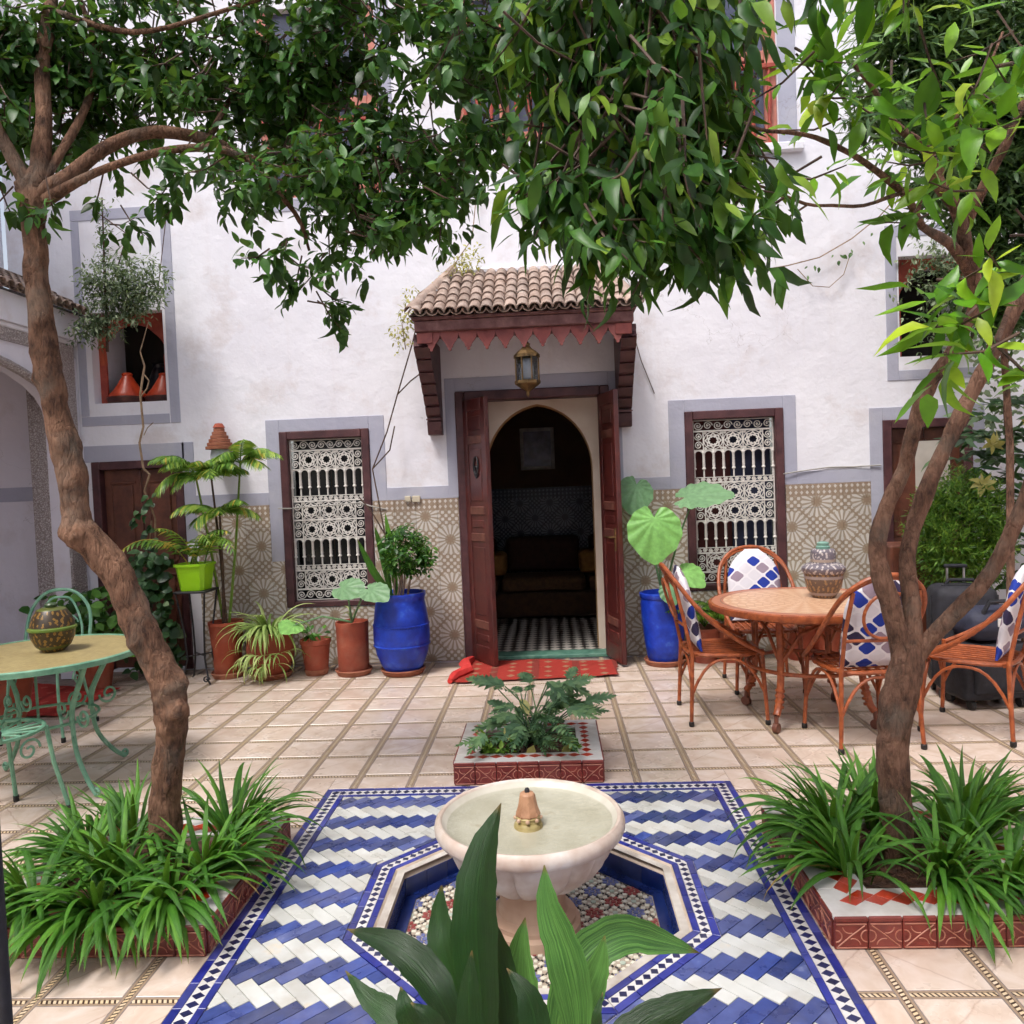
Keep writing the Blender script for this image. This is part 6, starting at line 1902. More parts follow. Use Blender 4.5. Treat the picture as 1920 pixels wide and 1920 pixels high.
tag(tubes('bare_vine', MT['twig_dark'], None, [[(-1.30, 6.22, .65), (-1.33, 6.25, 1.12), (-1.44, 6.4, 1.65), (-1.31, 6.42, 1.95), (-1.21, 6.42, 2.25), (-1.06, 6.4, 2.67), (-.98, 6.45, 3.0)],
     [(-1.21, 6.42, 2.25), (-1.10, 6.45, 2.36), (-1.03, 6.5, 2.42)], [(-1.44, 6.4, 1.65), (-1.30, 6.45, 1.80), (-1.26, 6.5, 2.0)], [(-1.33, 6.25, 1.12), (-1.20, 6.25, 1.02), (-1.08, 6.2, .98)], [(-1.33, 6.25, 1.12), (-1.42, 6.22, 1.30), (-1.52, 6.25, 1.42)]], .006),
    'bare dark vine stem rising from the left blue pot to the canopy', 'vine')
tag(tubes('hanging_wire', MT['twig_dark'], None, [[(.72, WY - .06, 2.75), (.80, WY - .03, 2.45), (.90, WY - .02, 2.18)]], .004), 'thin wire hanging from the right end of the canopy', 'wire')

# lime pot on a wrought stand
st = thing('plant_stand', 'slim black wrought iron plant stand under the lime pot', 'stand', (-2.84, 6.12, 0))
part('top_plate', MT['black_iron'], st, lambda m: m.box(-2.97, -2.71, 5.99, 6.25, .725, .742, .004))
for ex in (-1, 1):
    for ey in (-1, 1):
        part('leg', MT['black_iron'], st, lambda m: m.tube([(-2.84 + ex * .115, 6.12 + ey * .115, .725), (-2.84 + ex * .08, 6.12 + ey * .08, .42), (-2.84 + ex * .07, 6.12 + ey * .07, .20), (-2.84 + ex * .105, 6.12 + ey * .105, .03), (-2.84 + ex * .13, 6.12 + ey * .13, .012)], .008, 6), smooth=True)
    part('foot_scroll', MT['black_iron'], st, lambda m: m.tube([(-2.84 + ex * (.10 + .03 * (1 - t) * math.cos(t * 9)), 5.99, .045 + .03 * (1 - t) * math.sin(t * 9)) for t in [i / 16 for i in range(17)]], .006, 5), smooth=True)
part('stretcher', MT['black_iron'], st, lambda m: [m.tube([(-2.92, 6.04, .22), (-2.76, 6.20, .22)], .006, 5), m.tube([(-2.76, 6.04, .224), (-2.92, 6.20, .224)], .006, 5)])
lp = thing('lime_flower_pot', 'bright lime green plastic flower pot on the black stand', 'pot', (-2.84, 6.12, .743))
def taper(m, x, y, z0, z1, a0, a1):
    v = []
    for z, a in ((z0, a0), (z0 + (z1 - z0) * .22, a0 + .006), (z1 - .02, a1), (z1 - .02, a1 + .012), (z1, a1 + .012), (z1, a1 - .006), (z1 - .03, a1 - .008)):
        c = a * .25
        v.append([(x + a - c, y - a, z), (x + a, y - a + c, z), (x + a, y + a - c, z), (x + a - c, y + a, z), (x - a + c, y + a, z), (x - a, y + a - c, z), (x - a, y - a + c, z), (x - a + c, y - a, z)])
    f = [list(range(8))]
    for i in range(len(v) - 1):
        for k in range(8): f.append((i * 8 + k, i * 8 + (k + 1) % 8, (i + 1) * 8 + (k + 1) % 8, (i + 1) * 8 + k))
    f.append([(len(v) - 1) * 8 + k for k in range(8)][::-1])
    m.add([p for r in v for p in r], f)
part('body', MT['lime_plastic'], lp, lambda m: taper(m, -2.84, 6.12, .744, .955, .094, .118))
part('soil', MT['soil'], lp, lambda m: m.box(-2.94, -2.74, 6.02, 6.22, .925, .93))
LPP = thing('young_palm', 'young palm with upright stems in the lime pot', 'palm', (-2.84, 6.12, .93))
for i in range(9):
    x = -2.84 + random.gauss(0, .03)
    part('frond', MT['leaf_palm'], LPP, lambda m: pinnate(m, (x, 6.12 + random.gauss(0, .02), .93), (random.uniform(-.35, .35), random.uniform(-.35, .1), 1.0), random.uniform(.5, .72), 12, .13, random.uniform(1.3, 2.3), 100 + i), fix=False)

# ivy by the left door
IV = thing('climbing_ivy', 'dark glossy ivy climbing beside the left door', 'ivy', (-3.28, 6.3, 0))
fo = Foliage(.085, .075, MT['leaf_ivy'], .15, .2)
for i in range(300):
    t = random.random()
    z = .06 + t * 1.0
    wid = .20 * (1 - .45 * t)
    fo.leaf((-3.27 + random.uniform(-wid, wid), 6.24 + random.uniform(-.10, .10), z), (random.uniform(-1, 1), random.uniform(-.8, .1), random.uniform(-.9, .2)), (random.uniform(-.3, .3), -.8, .7), random.uniform(.7, 1.2))
for i in range(24):
    t = i / 24
    fo.leaf((-3.29 + .05 * math.sin(9 * t) + random.uniform(-.06, .06), 6.28, 1.05 + .5 * t), (random.uniform(-1, 1), -.5, -.4), (0, -1, .6), random.uniform(.6, .9))
fo.build('leaves', IV, 180, 'ivy_leaf')
part('vine_stem', MT['twig'], IV, lambda m: [m.tube([(-3.30, 6.32, .3), (-3.26, 6.31, .9), (-3.24, 6.31, 1.32), (-3.31, 6.3, 1.55), (-3.26, 6.3, 1.68), (-3.31, 6.3, 1.73), (-3.33, 6.3, 1.94), (-3.29, 6.3, 2.07), (-3.30, 6.3, 2.33), (-3.265, 6.3, 2.50), (-3.25, 6.3, 2.56), (-3.28, 6.3, 2.68), (-3.20, 6.3, 2.91)], [.008] * 3 + [.010] * 7 + [.008, .006, .004], 6),
     m.tube([(-3.265, 6.3, 2.50), (-3.22, 6.3, 2.44), (-3.24, 6.3, 2.38), (-3.29, 6.3, 2.32)], .006, 5), m.tube([(-3.34, 6.31, .3), (-3.33, 6.31, .95), (-3.27, 6.31, 1.3)], .007, 5), m.tube([(-3.29, 6.3, 2.0), (-3.25, 6.29, 2.06), (-3.20, 6.29, 2.1)], .004, 5)], smooth=True)
IV2 = thing('leafy_pot_plant', 'bright leafy plant behind the green table by the left pillar', 'plant', (-3.7, 6.0, 0))
fo = Foliage(.11, .085, MT['leaf_shrub'], .15, .2)
for i in range(150):
    fo.leaf((-3.62 + random.gauss(0, .17), 5.95 + random.gauss(0, .10), random.uniform(.30, .80)), (random.uniform(-1, 1), random.uniform(-.9, .2), random.uniform(-.8, .4)), (random.uniform(-.3, .3), -.7, .8), random.uniform(.7, 1.2))
fo.build('leaves', IV2, 120, 'leaf')
part('pot', MT['terracotta'], IV2, lambda m: m.lathe([(.11, 0), (.15, .26), (.16, .27), (.16, .30), (.14, .30)], 32, (-3.62, 5.97, 0)), smooth=True)
# grey-green creeper hanging over the left niche
CRP = thing('grey_creeper', 'grey green creeper hanging over the left wall niche', 'creeper', (-3.4, 6.3, 3.1))
fo = Foliage(.040, .018, MT['leaf_grey'], .2, .2, 4)
for i in range(700):
    a = Vector((random.gauss(0, 1), random.gauss(0, 1), random.gauss(0, 1))).normalized() * random.random() ** .45
    z = a.z * .27
    x = a.x * (.38 + .12 * a.z)
    fo.twig((-3.36 + x, 6.28 + a.y * .17, 3.18 + z), (random.uniform(-1, 1), random.uniform(-1, .5), random.uniform(-.8, .9)), .07, 5, down=.25)
for i in range(150):
    fo.twig((-3.62 + random.gauss(0, .09), 6.28 + random.gauss(0, .06), 2.92 + random.gauss(0, .07)), (random.uniform(-1, 1), random.uniform(-1, .5), -.5), .06, 5, down=.3)
for i in range(50):
    fo.twig((-3.55 + random.gauss(0, .03), 6.35, 3.4 + i * .011), (random.uniform(-1, 1), random.uniform(-1, .5), .2), .05, 4)
fo.build('leaves', CRP)
part('stems', MT['twig_dark'], CRP, lambda m: [m.tube([(-3.58, 6.35, 2.7), (-3.56, 6.33, 3.1), (-3.55, 6.35, 3.95)], [.012, .012, .006], 6), m.tube([(-3.50, 6.32, 3.2), (-3.32, 6.28, 3.62), (-3.62, 6.35, 3.85)], .006, 5), m.tube([(-3.15, 6.4, 3.2), (-3.1, 6.5, 3.8)], .004, 5)], smooth=True)
part('rusty_pipe', MT['terracotta'], CRP, lambda m: m.tube([(-3.70, 6.5, 2.62), (-3.68, 6.45, 2.75), (-3.64, 6.4, 2.95)], .03, 8), smooth=True)
# pale creeper by the canopy and thin vine on the right of the wall
YC = thing('yellowed_creeper', 'thin yellowed creeper at the left corner of the tiled canopy', 'creeper', (-.9, 6.3, 2.9))
fo = Foliage(.035, .018, MT['leaf_yel'], .2, .2, 4)
for i in range(70):
    t = random.random()
    fo.twig((-.98 - .14 * t + random.gauss(0, .03), 6.05 + random.gauss(0, .06), 2.95 - .40 * t + random.gauss(0, .04)), (random.uniform(-1, 1), -.5, random.uniform(-.5, .5)), .05, 3)
for i in range(70):
    t = random.random()
    fo.twig((-.80 + .30 * t + random.gauss(0, .03), 6.48, 3.12 + .22 * t + random.gauss(0, .06)), (random.uniform(-1, 1), -.5, random.uniform(-.2, .9)), .06, 4)
fo.build('leaves', YC)
part('stem', MT['twig'], YC, lambda m: [m.tube([(-1.06, 6.05, 2.55), (-1.08, 6.05, 2.75), (-.95, 6.1, 2.98), (-.75, 6.4, 3.2), (-.55, 6.5, 3.5), (-.5, 6.55, 3.9)], .004, 5)], smooth=True)
VR = thing('wall_vine', 'thin bare vine looping across the white wall on the right', 'vine', (2.3, 6.5, 3.2))
part('stem', MT['twig'], VR, lambda m: [m.tube([(1.7, 6.56, 3.13), (2.0, 6.55, 3.161), (2.254, 6.54, 3.211), (2.51, 6.54, 3.345), (2.72, 6.5, 3.5), (2.8, 6.4, 3.6)], .005, 5), m.tube([(2.08, 6.55, 3.13), (2.2, 6.56, 2.99), (2.333, 6.56, 2.973), (2.45, 6.56, 3.07), (2.507, 6.55, 3.24)], .0035, 5)], smooth=True)
fo = Foliage(.045, .025, MT['leaf_ole'], .2, .2, 4)
for i in range(14):
    t = random.random()
    fo.leaf((2.0 + .7 * t, 6.53, 3.15 + .3 * t * t - random.uniform(0, .1)), (random.uniform(-1, 1), -.3, -.8), (0, -1, .4), random.uniform(.6, 1.2))
fo.build('leaves', VR, 14, 'leaf')

# ================================================================== RIGHT-HAND GREENERY
BU = thing('bright_bush', 'bright green feathery bush behind the suitcases', 'bush', (2.86, 5.65, 0))
part('pot', MT['terracotta'], BU, lambda m: m.lathe([(.15, 0), (.19, .42), (.21, .43), (.21, .48), (.18, .48)], 32, (2.86, 5.65, 0)), smooth=True)
fo = Foliage(.042, .010, MT['leaf_conifer'], .1, .05, 4)
for i in range(1900):
    a = Vector((random.gauss(0, 1), random.gauss(0, 1), random.gauss(0, 1))).normalized()
    r = random.uniform(.45, 1.0)
    k = .30 * (1 + .15 * math.sin(5 * math.atan2(a.y, a.x)) * (1 - abs(a.z)))
    fo.twig(Vector((2.86, 5.62, 1.02)) + Vector((a.x * k, a.y * k, a.z * .42)) * r, a + Vector((random.uniform(-.5, .5), random.uniform(-.5, .5), .6)), .07, 8, .8, down=-.15)
fo.build('crown', BU)
part('stem', MT['twig_dark'], BU, lambda m: m.tube([(2.86, 5.65, .4), (2.86, 5.64, .9)], [.02, .012], 6))
tag(part('square_planter', MT['wood_brown'], None, lambda m: m.box(2.48, 2.86, 5.86, 6.2, 0, .92, .012)), 'dark brown wooden planter box behind the bright bush', 'planter')
SCH = thing('umbrella_plant', 'leafy umbrella plant with pale new leaves before the side wall', 'plant', (3.28, 5.8, 0))
fo = Foliage(.13, .055, MT['leaf_ivy'], .2, .2)
for i in range(95):
    c = Vector((3.25 + random.gauss(0, .20), 5.75 + random.gauss(0, .15), random.uniform(.5, 1.95)))
    for k in range(6):
        a = k * PI / 3 + random.uniform(-.2, .2)
        fo.leaf(c, (math.cos(a), math.sin(a), random.uniform(-.35, .15)), (0, -.5, 1), random.uniform(.7, 1.1))
fo.build('leaves', SCH, 0)
fo = Foliage(.12, .05, MT['leaf_yel'], .2, .2)
for c in ((3.02, 5.5, 1.62), (2.92, 5.45, 1.36), (3.28, 5.5, 1.75)):
    for k in range(7):
        a = k * 2 * PI / 7
        fo.leaf(c, (math.cos(a), -.3, math.sin(a) * .7 + .2), (0, -1, .3), random.uniform(.6, .8))
fo.build('new_leaf', SCH, 21, 'new_leaf')
part('stem', MT['twig_dark'], SCH, lambda m: [m.tube([(3.28, 5.8, 0), (3.3, 5.78, 1.0), (3.24, 5.75, 1.9)], [.02, .016, .01], 6), m.tube([(3.35, 5.8, 0), (3.42, 5.7, 1.1), (3.36, 5.7, 1.7)], [.016, .012, .008], 6)], smooth=True)
IVR = thing('wall_ivy', 'small leaved ivy hanging down the right side wall', 'ivy', (3.7, 5.4, 1.5))
fo = Foliage(.055, .04, MT['leaf_grey'], .2, .2, 4)
for i in range(900):
    fo.leaf((3.86 - random.random() ** 2 * .3, random.uniform(4.4, 6.5), random.uniform(.2, 3.6)), (random.uniform(-1, .2), random.uniform(-1, 1), random.uniform(-1, .2)), (-.8, -.4, .5), random.uniform(.6, 1.2))
for i in range(420):
    fo.leaf((3.42 + random.gauss(0, .10), 6.2 + random.gauss(0, .12), random.uniform(1.5, 2.9)), (random.uniform(-1, 1), random.uniform(-1, .2), random.uniform(-1, .2)), (-.3, -.8, .5), random.uniform(.6, 1.2))
fo.build('leaves', IVR)
# creeper over the right niche
CR2 = thing('niche_creeper', 'grey creeper trailing over the right wall niche', 'creeper', (3.2, 6.4, 3.0))
fo = Foliage(.045, .02, MT['leaf_grey'], .2, .2, 4)
for i in range(230):
    fo.twig((3.22 + random.gauss(0, .17), 6.45 + random.gauss(0, .05), 3.02 + random.gauss(0, .17)), (random.uniform(-1, 1), random.uniform(-1, .3), random.uniform(-.8, .6)), .07, 5)
for i in range(46):
    fo.twig((3.10 + random.gauss(0, .08), 6.45, 2.60 + random.gauss(0, .14)), (random.uniform(-1, 1), -.5, -.3), .06, 4)
fo.build('leaves', CR2)
# oleander-like tree behind
OLE = [(2.09,4.60,3.75,0.28,0.22),(2.38,4.70,3.96,0.35,0.29),(2.66,4.80,3.57,0.33,0.36),(2.31,4.70,3.49,0.35,0.22),(2.59,4.90,3.18,0.33,0.33),(2.89,5.00,3.01,0.31,0.37),(1.87,4.50,3.39,0.15,0.15),(2.82,5.00,2.50,0.27,0.31),(2.75,4.9,4.2,.4,.3),(2.05,4.6,4.05,.22,.2),(2.95,4.9,3.6,.3,.5)]
OT = thing('oleander_tree', 'narrow leaved tree filling the upper right behind the forked tree', 'tree', (2.83, 5.0, 0))
fo = Foliage(.085, .022, MT['leaf_ole'], .2, .15, 4)
for cx_, cy_, cz_, rx_, rz_ in OLE:
    for i in range(int(380 * (rx_ * rz_) / .09)):
        a = Vector((random.gauss(0, 1), random.gauss(0, 1), random.gauss(0, 1))).normalized() * random.random() ** .4
        fo.twig((cx_ + a.x * rx_, cy_ + a.y * .3, cz_ + a.z * rz_), (random.uniform(-1, 1), random.uniform(-1, .6), random.uniform(-.3, 1)), .12, 7, .6, down=.1)
fo.build('crown', OT)
part('trunk', MT['bark2'], OT, lambda m: [m.tube([(2.83, 5.0, 0), (2.84, 5.0, .8), (2.86, 5.02, 1.6), (2.80, 4.98, 2.4), (2.65, 4.9, 3.2), (2.4, 4.75, 3.8)], [.028, .024, .022, .02, .016, .008], 8), m.tube([(2.65, 4.9, 3.2), (2.3, 4.7, 3.5), (1.95, 4.55, 3.6)], [.012, .009, .005], 6), m.tube([(2.80, 4.98, 2.4), (2.95, 5.0, 3.0)], [.014, .008], 6)], smooth=True)
# ================================================================== THE TWO ORANGE TREES
from mathutils import noise as mnoise
def limb(m, pts, n=12, sub=3, jit=.05, knots=()):
    """tapered limb through (x,y,z,r) points; bark lumps and knots are pushed out of the surface"""
    P = [Vector(p[:3]) for p in pts]; Rr = [p[3] for p in pts]
    A = [P[0] * 2 - P[1]] + P + [P[-1] * 2 - P[-2]]
    C = []; rr = []
    for k in range(len(P) - 1):
        for s in range(sub):
            t = s / sub
            a, b, c, d = A[k:k + 4]
            C.append(0.5 * ((2 * b) + (c - a) * t + (2 * a - 5 * b + 4 * c - d) * t * t + (3 * b - 3 * c + d - a) * t ** 3))
            rr.append(Rr[k] + (Rr[k + 1] - Rr[k]) * t)
    C.append(P[-1]); rr.append(Rr[-1])
    b0 = len(m.v)
    m.tube(C, rr, n)
    for i in range(b0, len(m.v)):
        v = Vector(m.v[i]); k = min((i - b0) // n, len(C) - 1)
        nr = v - C[k]
        if nr.length < 1e-6: continue
        r = nr.length; nr = nr / r
        dsp = r * jit * 2.2 * mnoise.noise(v * 9.0) + r * jit * 1.6 * mnoise.noise(v * 26.0) + r * jit * .9 * mnoise.noise(Vector((v.x * 60, v.y * 60, v.z * 18)))
        for kp, kr, kd in knots:
            d2 = (v - Vector(kp)).length
            if d2 < kr * 2.4:
                q = math.exp(-(d2 / (kr * .95)) ** 2)
                dsp += kr * .95 * q * (1 + .5 * mnoise.noise(v * 55.0)) - kr * .30 * math.exp(-(d2 / (kr * .34)) ** 2)
        m.v[i] = tuple(v + nr * dsp)
TL = [(-1.50,2.87,0.03,0.0724),(-1.504,2.870,0.163,0.0606),(-1.497,2.870,0.348,0.0547),(-1.477,2.870,0.511,0.0517),(-1.455,2.870,0.654,0.0591),(-1.456,2.870,0.776,0.0621),(-1.507,2.870,0.889,0.0562),(-1.557,2.870,1.012,0.0539),(-1.623,2.870,1.185,0.0576),(-1.717,2.870,1.330,0.0591),(-1.774,2.870,1.402,0.0547),(-1.783,2.870,1.493,0.0488),(-1.788,2.870,1.613,0.0517),(-1.824,2.870,1.814,0.0488),(-1.856,2.870,2.053,0.0444),(-1.867,2.870,2.290,0.0407),(-1.869,2.870,2.486,0.0414),(-1.867,2.870,2.603,0.0459),(-1.865,2.870,2.680,0.0340),(-1.863,2.872,2.735,0.0111)]
TLB = [
 [(-1.867,2.870,2.640,0.0340),(-1.927,2.850,2.774,0.0244),(-1.963,2.800,2.907,0.0207),(-1.992,2.750,3.090,0.0177),(-1.995,2.700,3.317,0.0133)],
 [(-1.850,2.870,2.640,0.0362),(-1.858,2.950,2.930,0.0296),(-1.879,3.000,3.175,0.0274),(-1.863,3.050,3.444,0.0244),(-1.845,3.100,3.719,0.0163)],
 [(-1.845,2.870,2.630,0.0333),(-1.741,2.900,2.705,0.0274),(-1.652,2.950,2.808,0.0251),(-1.540,3.000,2.882,0.0237),(-1.437,3.050,2.912,0.0237),(-1.291,3.100,2.896,0.0222),(-1.184,3.150,2.852,0.0192),(-1.073,3.200,2.834,0.0155),(-0.972,3.250,2.967,0.0111),(-0.882,3.300,3.059,0.0074)],
 [(-1.840,2.870,2.600,0.0244),(-1.672,2.850,2.666,0.0170),(-1.528,2.850,2.716,0.0140),(-1.347,2.850,2.753,0.0140),(-1.189,2.900,2.774,0.0155),(-1.090,2.950,2.745,0.0148),(-1.010,3.000,2.661,0.0111),(-0.929,3.050,2.552,0.0081),(-0.908,3.100,2.442,0.0052)],
 [(-1.83,2.88,2.68,0.0163),(-1.767,3.100,3.074,0.0148),(-1.787,3.200,3.358,0.0133),(-1.889,3.300,3.595,0.0111)],
 [(-1.291,3.100,2.896,0.0126),(-1.236,3.200,3.089,0.0103),(-1.154,3.300,3.262,0.0081),(-1.041,3.400,3.463,0.0059)],
 [(-1.073,3.200,2.823,0.0126),(-0.804,3.100,2.809,0.0089),(-0.533,3.000,2.772,0.0066),(-0.302,2.900,2.679,0.0045)],
 [(-1.866,3.050,3.404,0.0133),(-1.516,3.000,3.271,0.0096),(-1.122,2.900,3.266,0.0074),(-0.734,2.800,3.291,0.0052)]]
TREE_L = thing('orange_tree', 'thick curved orange tree spreading over the upper left', 'tree', (-1.50, 2.87, .03))
KL = (((-1.39,2.83,.80), .045, (.7,-.5,.3)), ((-1.40,2.82,.70), .040, (.8,-.4,0)), ((-1.55,2.80,.96), .035, (-.8,-.6,0)), ((-1.62,2.80,1.02), .03, (-.9,-.3,.2)), ((-1.45,2.79,.62), .022, (0,-1,0)), ((-1.42,2.80,.62), .02, (.3,-1,0)), ((-1.39,2.80,.64), .02, (.6,-.8,0)),
                    ((-1.49,2.795,.55), .018, (-.3,-1,0)), ((-1.41,2.83,.55), .018, (.9,-.5,0)), ((-1.42,2.80,.88), .04, (.6,-.6,.4)), ((-1.76,2.79,1.36), .045, (0,-1,.2)), ((-1.70,2.79,1.40), .03, (.6,-.8,.2)), ((-1.83,2.82,1.38), .03, (-.9,-.3,0)), ((-1.78,2.80,1.70), .028, (.3,-1,0)), ((-1.90,2.85,1.95), .026, (-1,-.3,.1)), ((-1.80,2.82,1.98), .022, (.8,-.5,0)), ((-1.85,2.815,2.15), .018, (.2,-1,0)), ((-1.84,2.81,1.86), .02, (-.3,-1,0)), ((-1.80,2.83,2.62), .03, (.8,-.5,.2)), ((-1.91,2.84,2.66), .03, (-.8,-.5,.4)))
def trunk_l(m):
    limb(m, TL, 44, 10, .085, KL)
part('trunk', MT['bark'], TREE_L, trunk_l, smooth=True, sharp=None)
for pts in TLB:
    part('branch', MT['bark'], TREE_L, lambda m: limb(m, pts, 14, 5, .06), smooth=True, sharp=None)
CL = [(-2.18,3.00,3.13,0.24,0.37),(-2.05,3.20,3.29,0.26,0.30),(-1.76,3.20,3.25,0.28,0.30),(-1.52,3.30,3.29,0.31,0.31),(-1.17,3.20,3.17,0.28,0.28),(-0.85,3.10,3.14,0.27,0.32),(-0.56,3.00,3.03,0.26,0.33),(-0.28,2.80,2.86,0.17,0.32),(-0.14,2.75,3.0,0.12,0.2),(-0.12,2.7,2.75,0.07,0.12),(-0.2,2.8,3.2,0.2,0.14),(-1.89,3.20,3.02,0.24,0.11),(-1.22,3.10,2.71,0.21,0.09),(-0.91,3.00,2.65,0.22,0.15),(-0.73,3.00,2.52,0.16,0.13),(-0.52,2.90,2.58,0.24,0.17),(-0.37,2.80,2.48,0.13,0.12),(-0.23,2.70,2.59,0.09,0.14),(-0.97,3.00,2.36,0.09,0.09),(-0.92,3.00,2.22,0.10,0.05),(-0.63,2.90,2.43,0.12,0.06),(-1.80,2.90,2.57,0.05,0.07),(-1.69,3.00,2.63,0.06,0.05),(-1.39,3.10,2.63,0.12,0.05),(-1.95,2.80,2.56,0.05,0.05),(-1.49,3.20,3.74,0.69,0.20),(-0.58,3.00,3.54,0.53,0.18),(-0.72,3.00,2.80,0.31,0.12)]
def canopy(blobs, fol, dens, depth, tl, nl, down, tw, ln_k=1.0, shell=.5):
    for bx, by, bz, rx, rz in blobs:
        n = max(4, int(dens * rx * rz))
        cl = []
        for i in range(max(2, n // 7)):
            a = Vector((random.gauss(0, 1), random.gauss(0, 1), random.gauss(0, 1))).normalized() * random.random() ** shell
            cl.append((a, Vector((bx + a.x * rx, by + a.y * depth * random.uniform(.6, 1.1), bz + a.z * rz))))
        for i in range(n):
            a, c = random.choice(cl)
            p = c + Vector((random.gauss(0, 1), random.gauss(0, 1), random.gauss(0, .8))) * min(.06, .5 * min(rx, rz))
            d = Vector((a.x + random.uniform(-.8, .8), a.y * .6 + random.uniform(-.7, .5), -down + random.uniform(-.5, .7)))
            fol.twig(p, d, tl * random.uniform(.7, 1.3), nl, down=down, k=ln_k)
            if tw is not None and i % 2 == 0:
                dn = d.normalized()
                tw.tube([p - dn * tl * .8 + Vector((0, 0, .03)), p, p + dn * tl * .9], [.0035, .003, .0015], 4, cap=False)
tw = MB()
fo = Foliage(.058, .029, MT['leaf_l'], .25, .25)
canopy(CL, fo, 1750, .34, .085, 7, .30, tw)
fo.build('crown', TREE_L, 300, 'leaf')
tag(tw.build('twigs', MT['twig_dark'], TREE_L, fix=False), kind='stuff')

TRK = [(1.213,2.87,.03,0.0638),(1.213,2.870,0.094,0.0578),(1.213,2.870,0.252,0.0523),(1.208,2.870,0.409,0.0523),(1.215,2.870,0.546,0.0547),(1.241,2.870,0.701,0.0584),(1.263,2.870,0.816,0.0499),(1.271,2.870,0.893,0.0316),(1.274,2.870,0.95,0.0091)]
TRB = [
 [(1.225,2.865,0.60,0.0310),(1.244,2.870,0.80,0.0361),(1.213,2.870,0.992,0.0339),(1.178,2.870,1.119,0.0327),(1.168,2.870,1.234,0.0299),(1.198,2.860,1.358,0.0282),(1.253,2.840,1.488,0.0254),(1.275,2.800,1.635,0.0254),(1.313,2.760,1.776,0.0225),(1.366,2.720,1.875,0.0209),(1.411,2.680,1.989,0.0198),(1.402,2.640,2.084,0.0203),(1.356,2.600,2.177,0.0186)],
 [(1.255,2.87,.68,0.0282),(1.286,2.870,0.874,0.0339),(1.290,2.900,1.043,0.0299),(1.295,2.920,1.177,0.0294),(1.350,2.950,1.329,0.0276),(1.422,2.950,1.502,0.0282),(1.486,2.950,1.636,0.0271),(1.564,2.950,1.787,0.0254),(1.642,2.900,1.967,0.0237),(1.708,2.850,2.175,0.0214),(1.761,2.800,2.428,0.0169),(1.80,2.75,2.8,0.0113)],
 [(1.25,2.86,.66,0.0282),(1.284,2.870,0.797,0.0316),(1.367,2.850,0.914,0.0271),(1.446,2.820,1.012,0.0265),(1.517,2.780,1.127,0.0254),(1.573,2.750,1.274,0.0243),(1.617,2.700,1.472,0.0214),(1.674,2.650,1.711,0.0180),(1.72,2.6,2.1,0.0135)],
 [(1.356,2.600,2.150,0.0227),(1.326,2.560,2.233,0.0206),(1.281,2.520,2.296,0.0200),(1.225,2.500,2.357,0.0186),(1.179,2.460,2.431,0.0158),(1.119,2.420,2.462,0.0138),(1.049,2.400,2.507,0.0096),(0.981,2.360,2.584,0.0069),(0.899,2.300,2.634,0.0041)],
 [(1.332,2.560,2.235,0.0158),(1.359,2.500,2.341,0.0151),(1.378,2.460,2.404,0.0138),(1.395,2.420,2.464,0.0124),(1.438,2.400,2.590,0.0089),(1.460,2.360,2.718,0.0055)],
 [(1.222,2.500,2.355,0.0117),(1.225,2.460,2.429,0.0103),(1.239,2.440,2.498,0.0089),(1.244,2.420,2.527,0.0076),(1.302,2.400,2.599,0.0055),(1.365,2.400,2.746,0.0041)],
 [(1.390,2.630,2.110,0.0206),(1.278,2.550,2.191,0.0151),(1.151,2.450,2.216,0.0124),(1.061,2.350,2.273,0.0110),(0.931,2.250,2.320,0.0089),(0.821,2.150,2.333,0.0076),(0.715,2.080,2.347,0.0062),(0.624,2.000,2.331,0.0048),(0.533,1.950,2.323,0.0041),(0.422,1.900,2.359,0.0034),(0.299,1.880,2.479,0.0034),(0.193,1.880,2.631,0.0028)],
 [(1.122,2.430,2.235,0.0083),(1.112,2.380,2.296,0.0069),(1.009,2.300,2.265,0.0055),(0.880,2.200,2.208,0.0048),(0.766,2.120,2.187,0.0041),(0.674,2.050,2.172,0.0041),(0.555,2.000,2.203,0.0034),(0.415,1.950,2.218,0.0028),(0.243,1.900,2.209,0.0021)],
 [(0.680,2.055,2.170,0.0028),(0.585,2.020,2.110,0.0021),(0.486,2.000,2.051,0.0021),(0.370,1.950,2.004,0.0021)],
 [(1.708,2.850,2.175,0.0144),(1.441,2.500,1.998,0.0096),(1.224,2.200,1.826,0.0062),(1.087,2.000,1.746,0.0034),(.93,1.7,1.76,0.0028)],
 [(1.761,2.800,2.428,0.0124),(1.5,2.4,2.5,0.0089),(1.25,2.1,2.5,0.0062),(1.08,1.92,2.42,0.0041)]]
TREE_R = thing('orange_tree', 'forked orange tree with several slim trunks and bright leaves on the right', 'tree', (1.213, 2.87, .03))
KR = (((1.13,2.83,.50), .040, (-1,-.3,.2)), ((1.15,2.82,.44), .03, (-.8,-.6,0)), ((1.24,2.78,.36), .012, (.1,-1,0)), ((1.26,2.785,.60), .015, (.3,-1,0)))
def trunk_r(m):
    limb(m, TRK, 40, 9, .08, KR)
part('trunk', MT['bark2'], TREE_R, trunk_r, smooth=True, sharp=None)
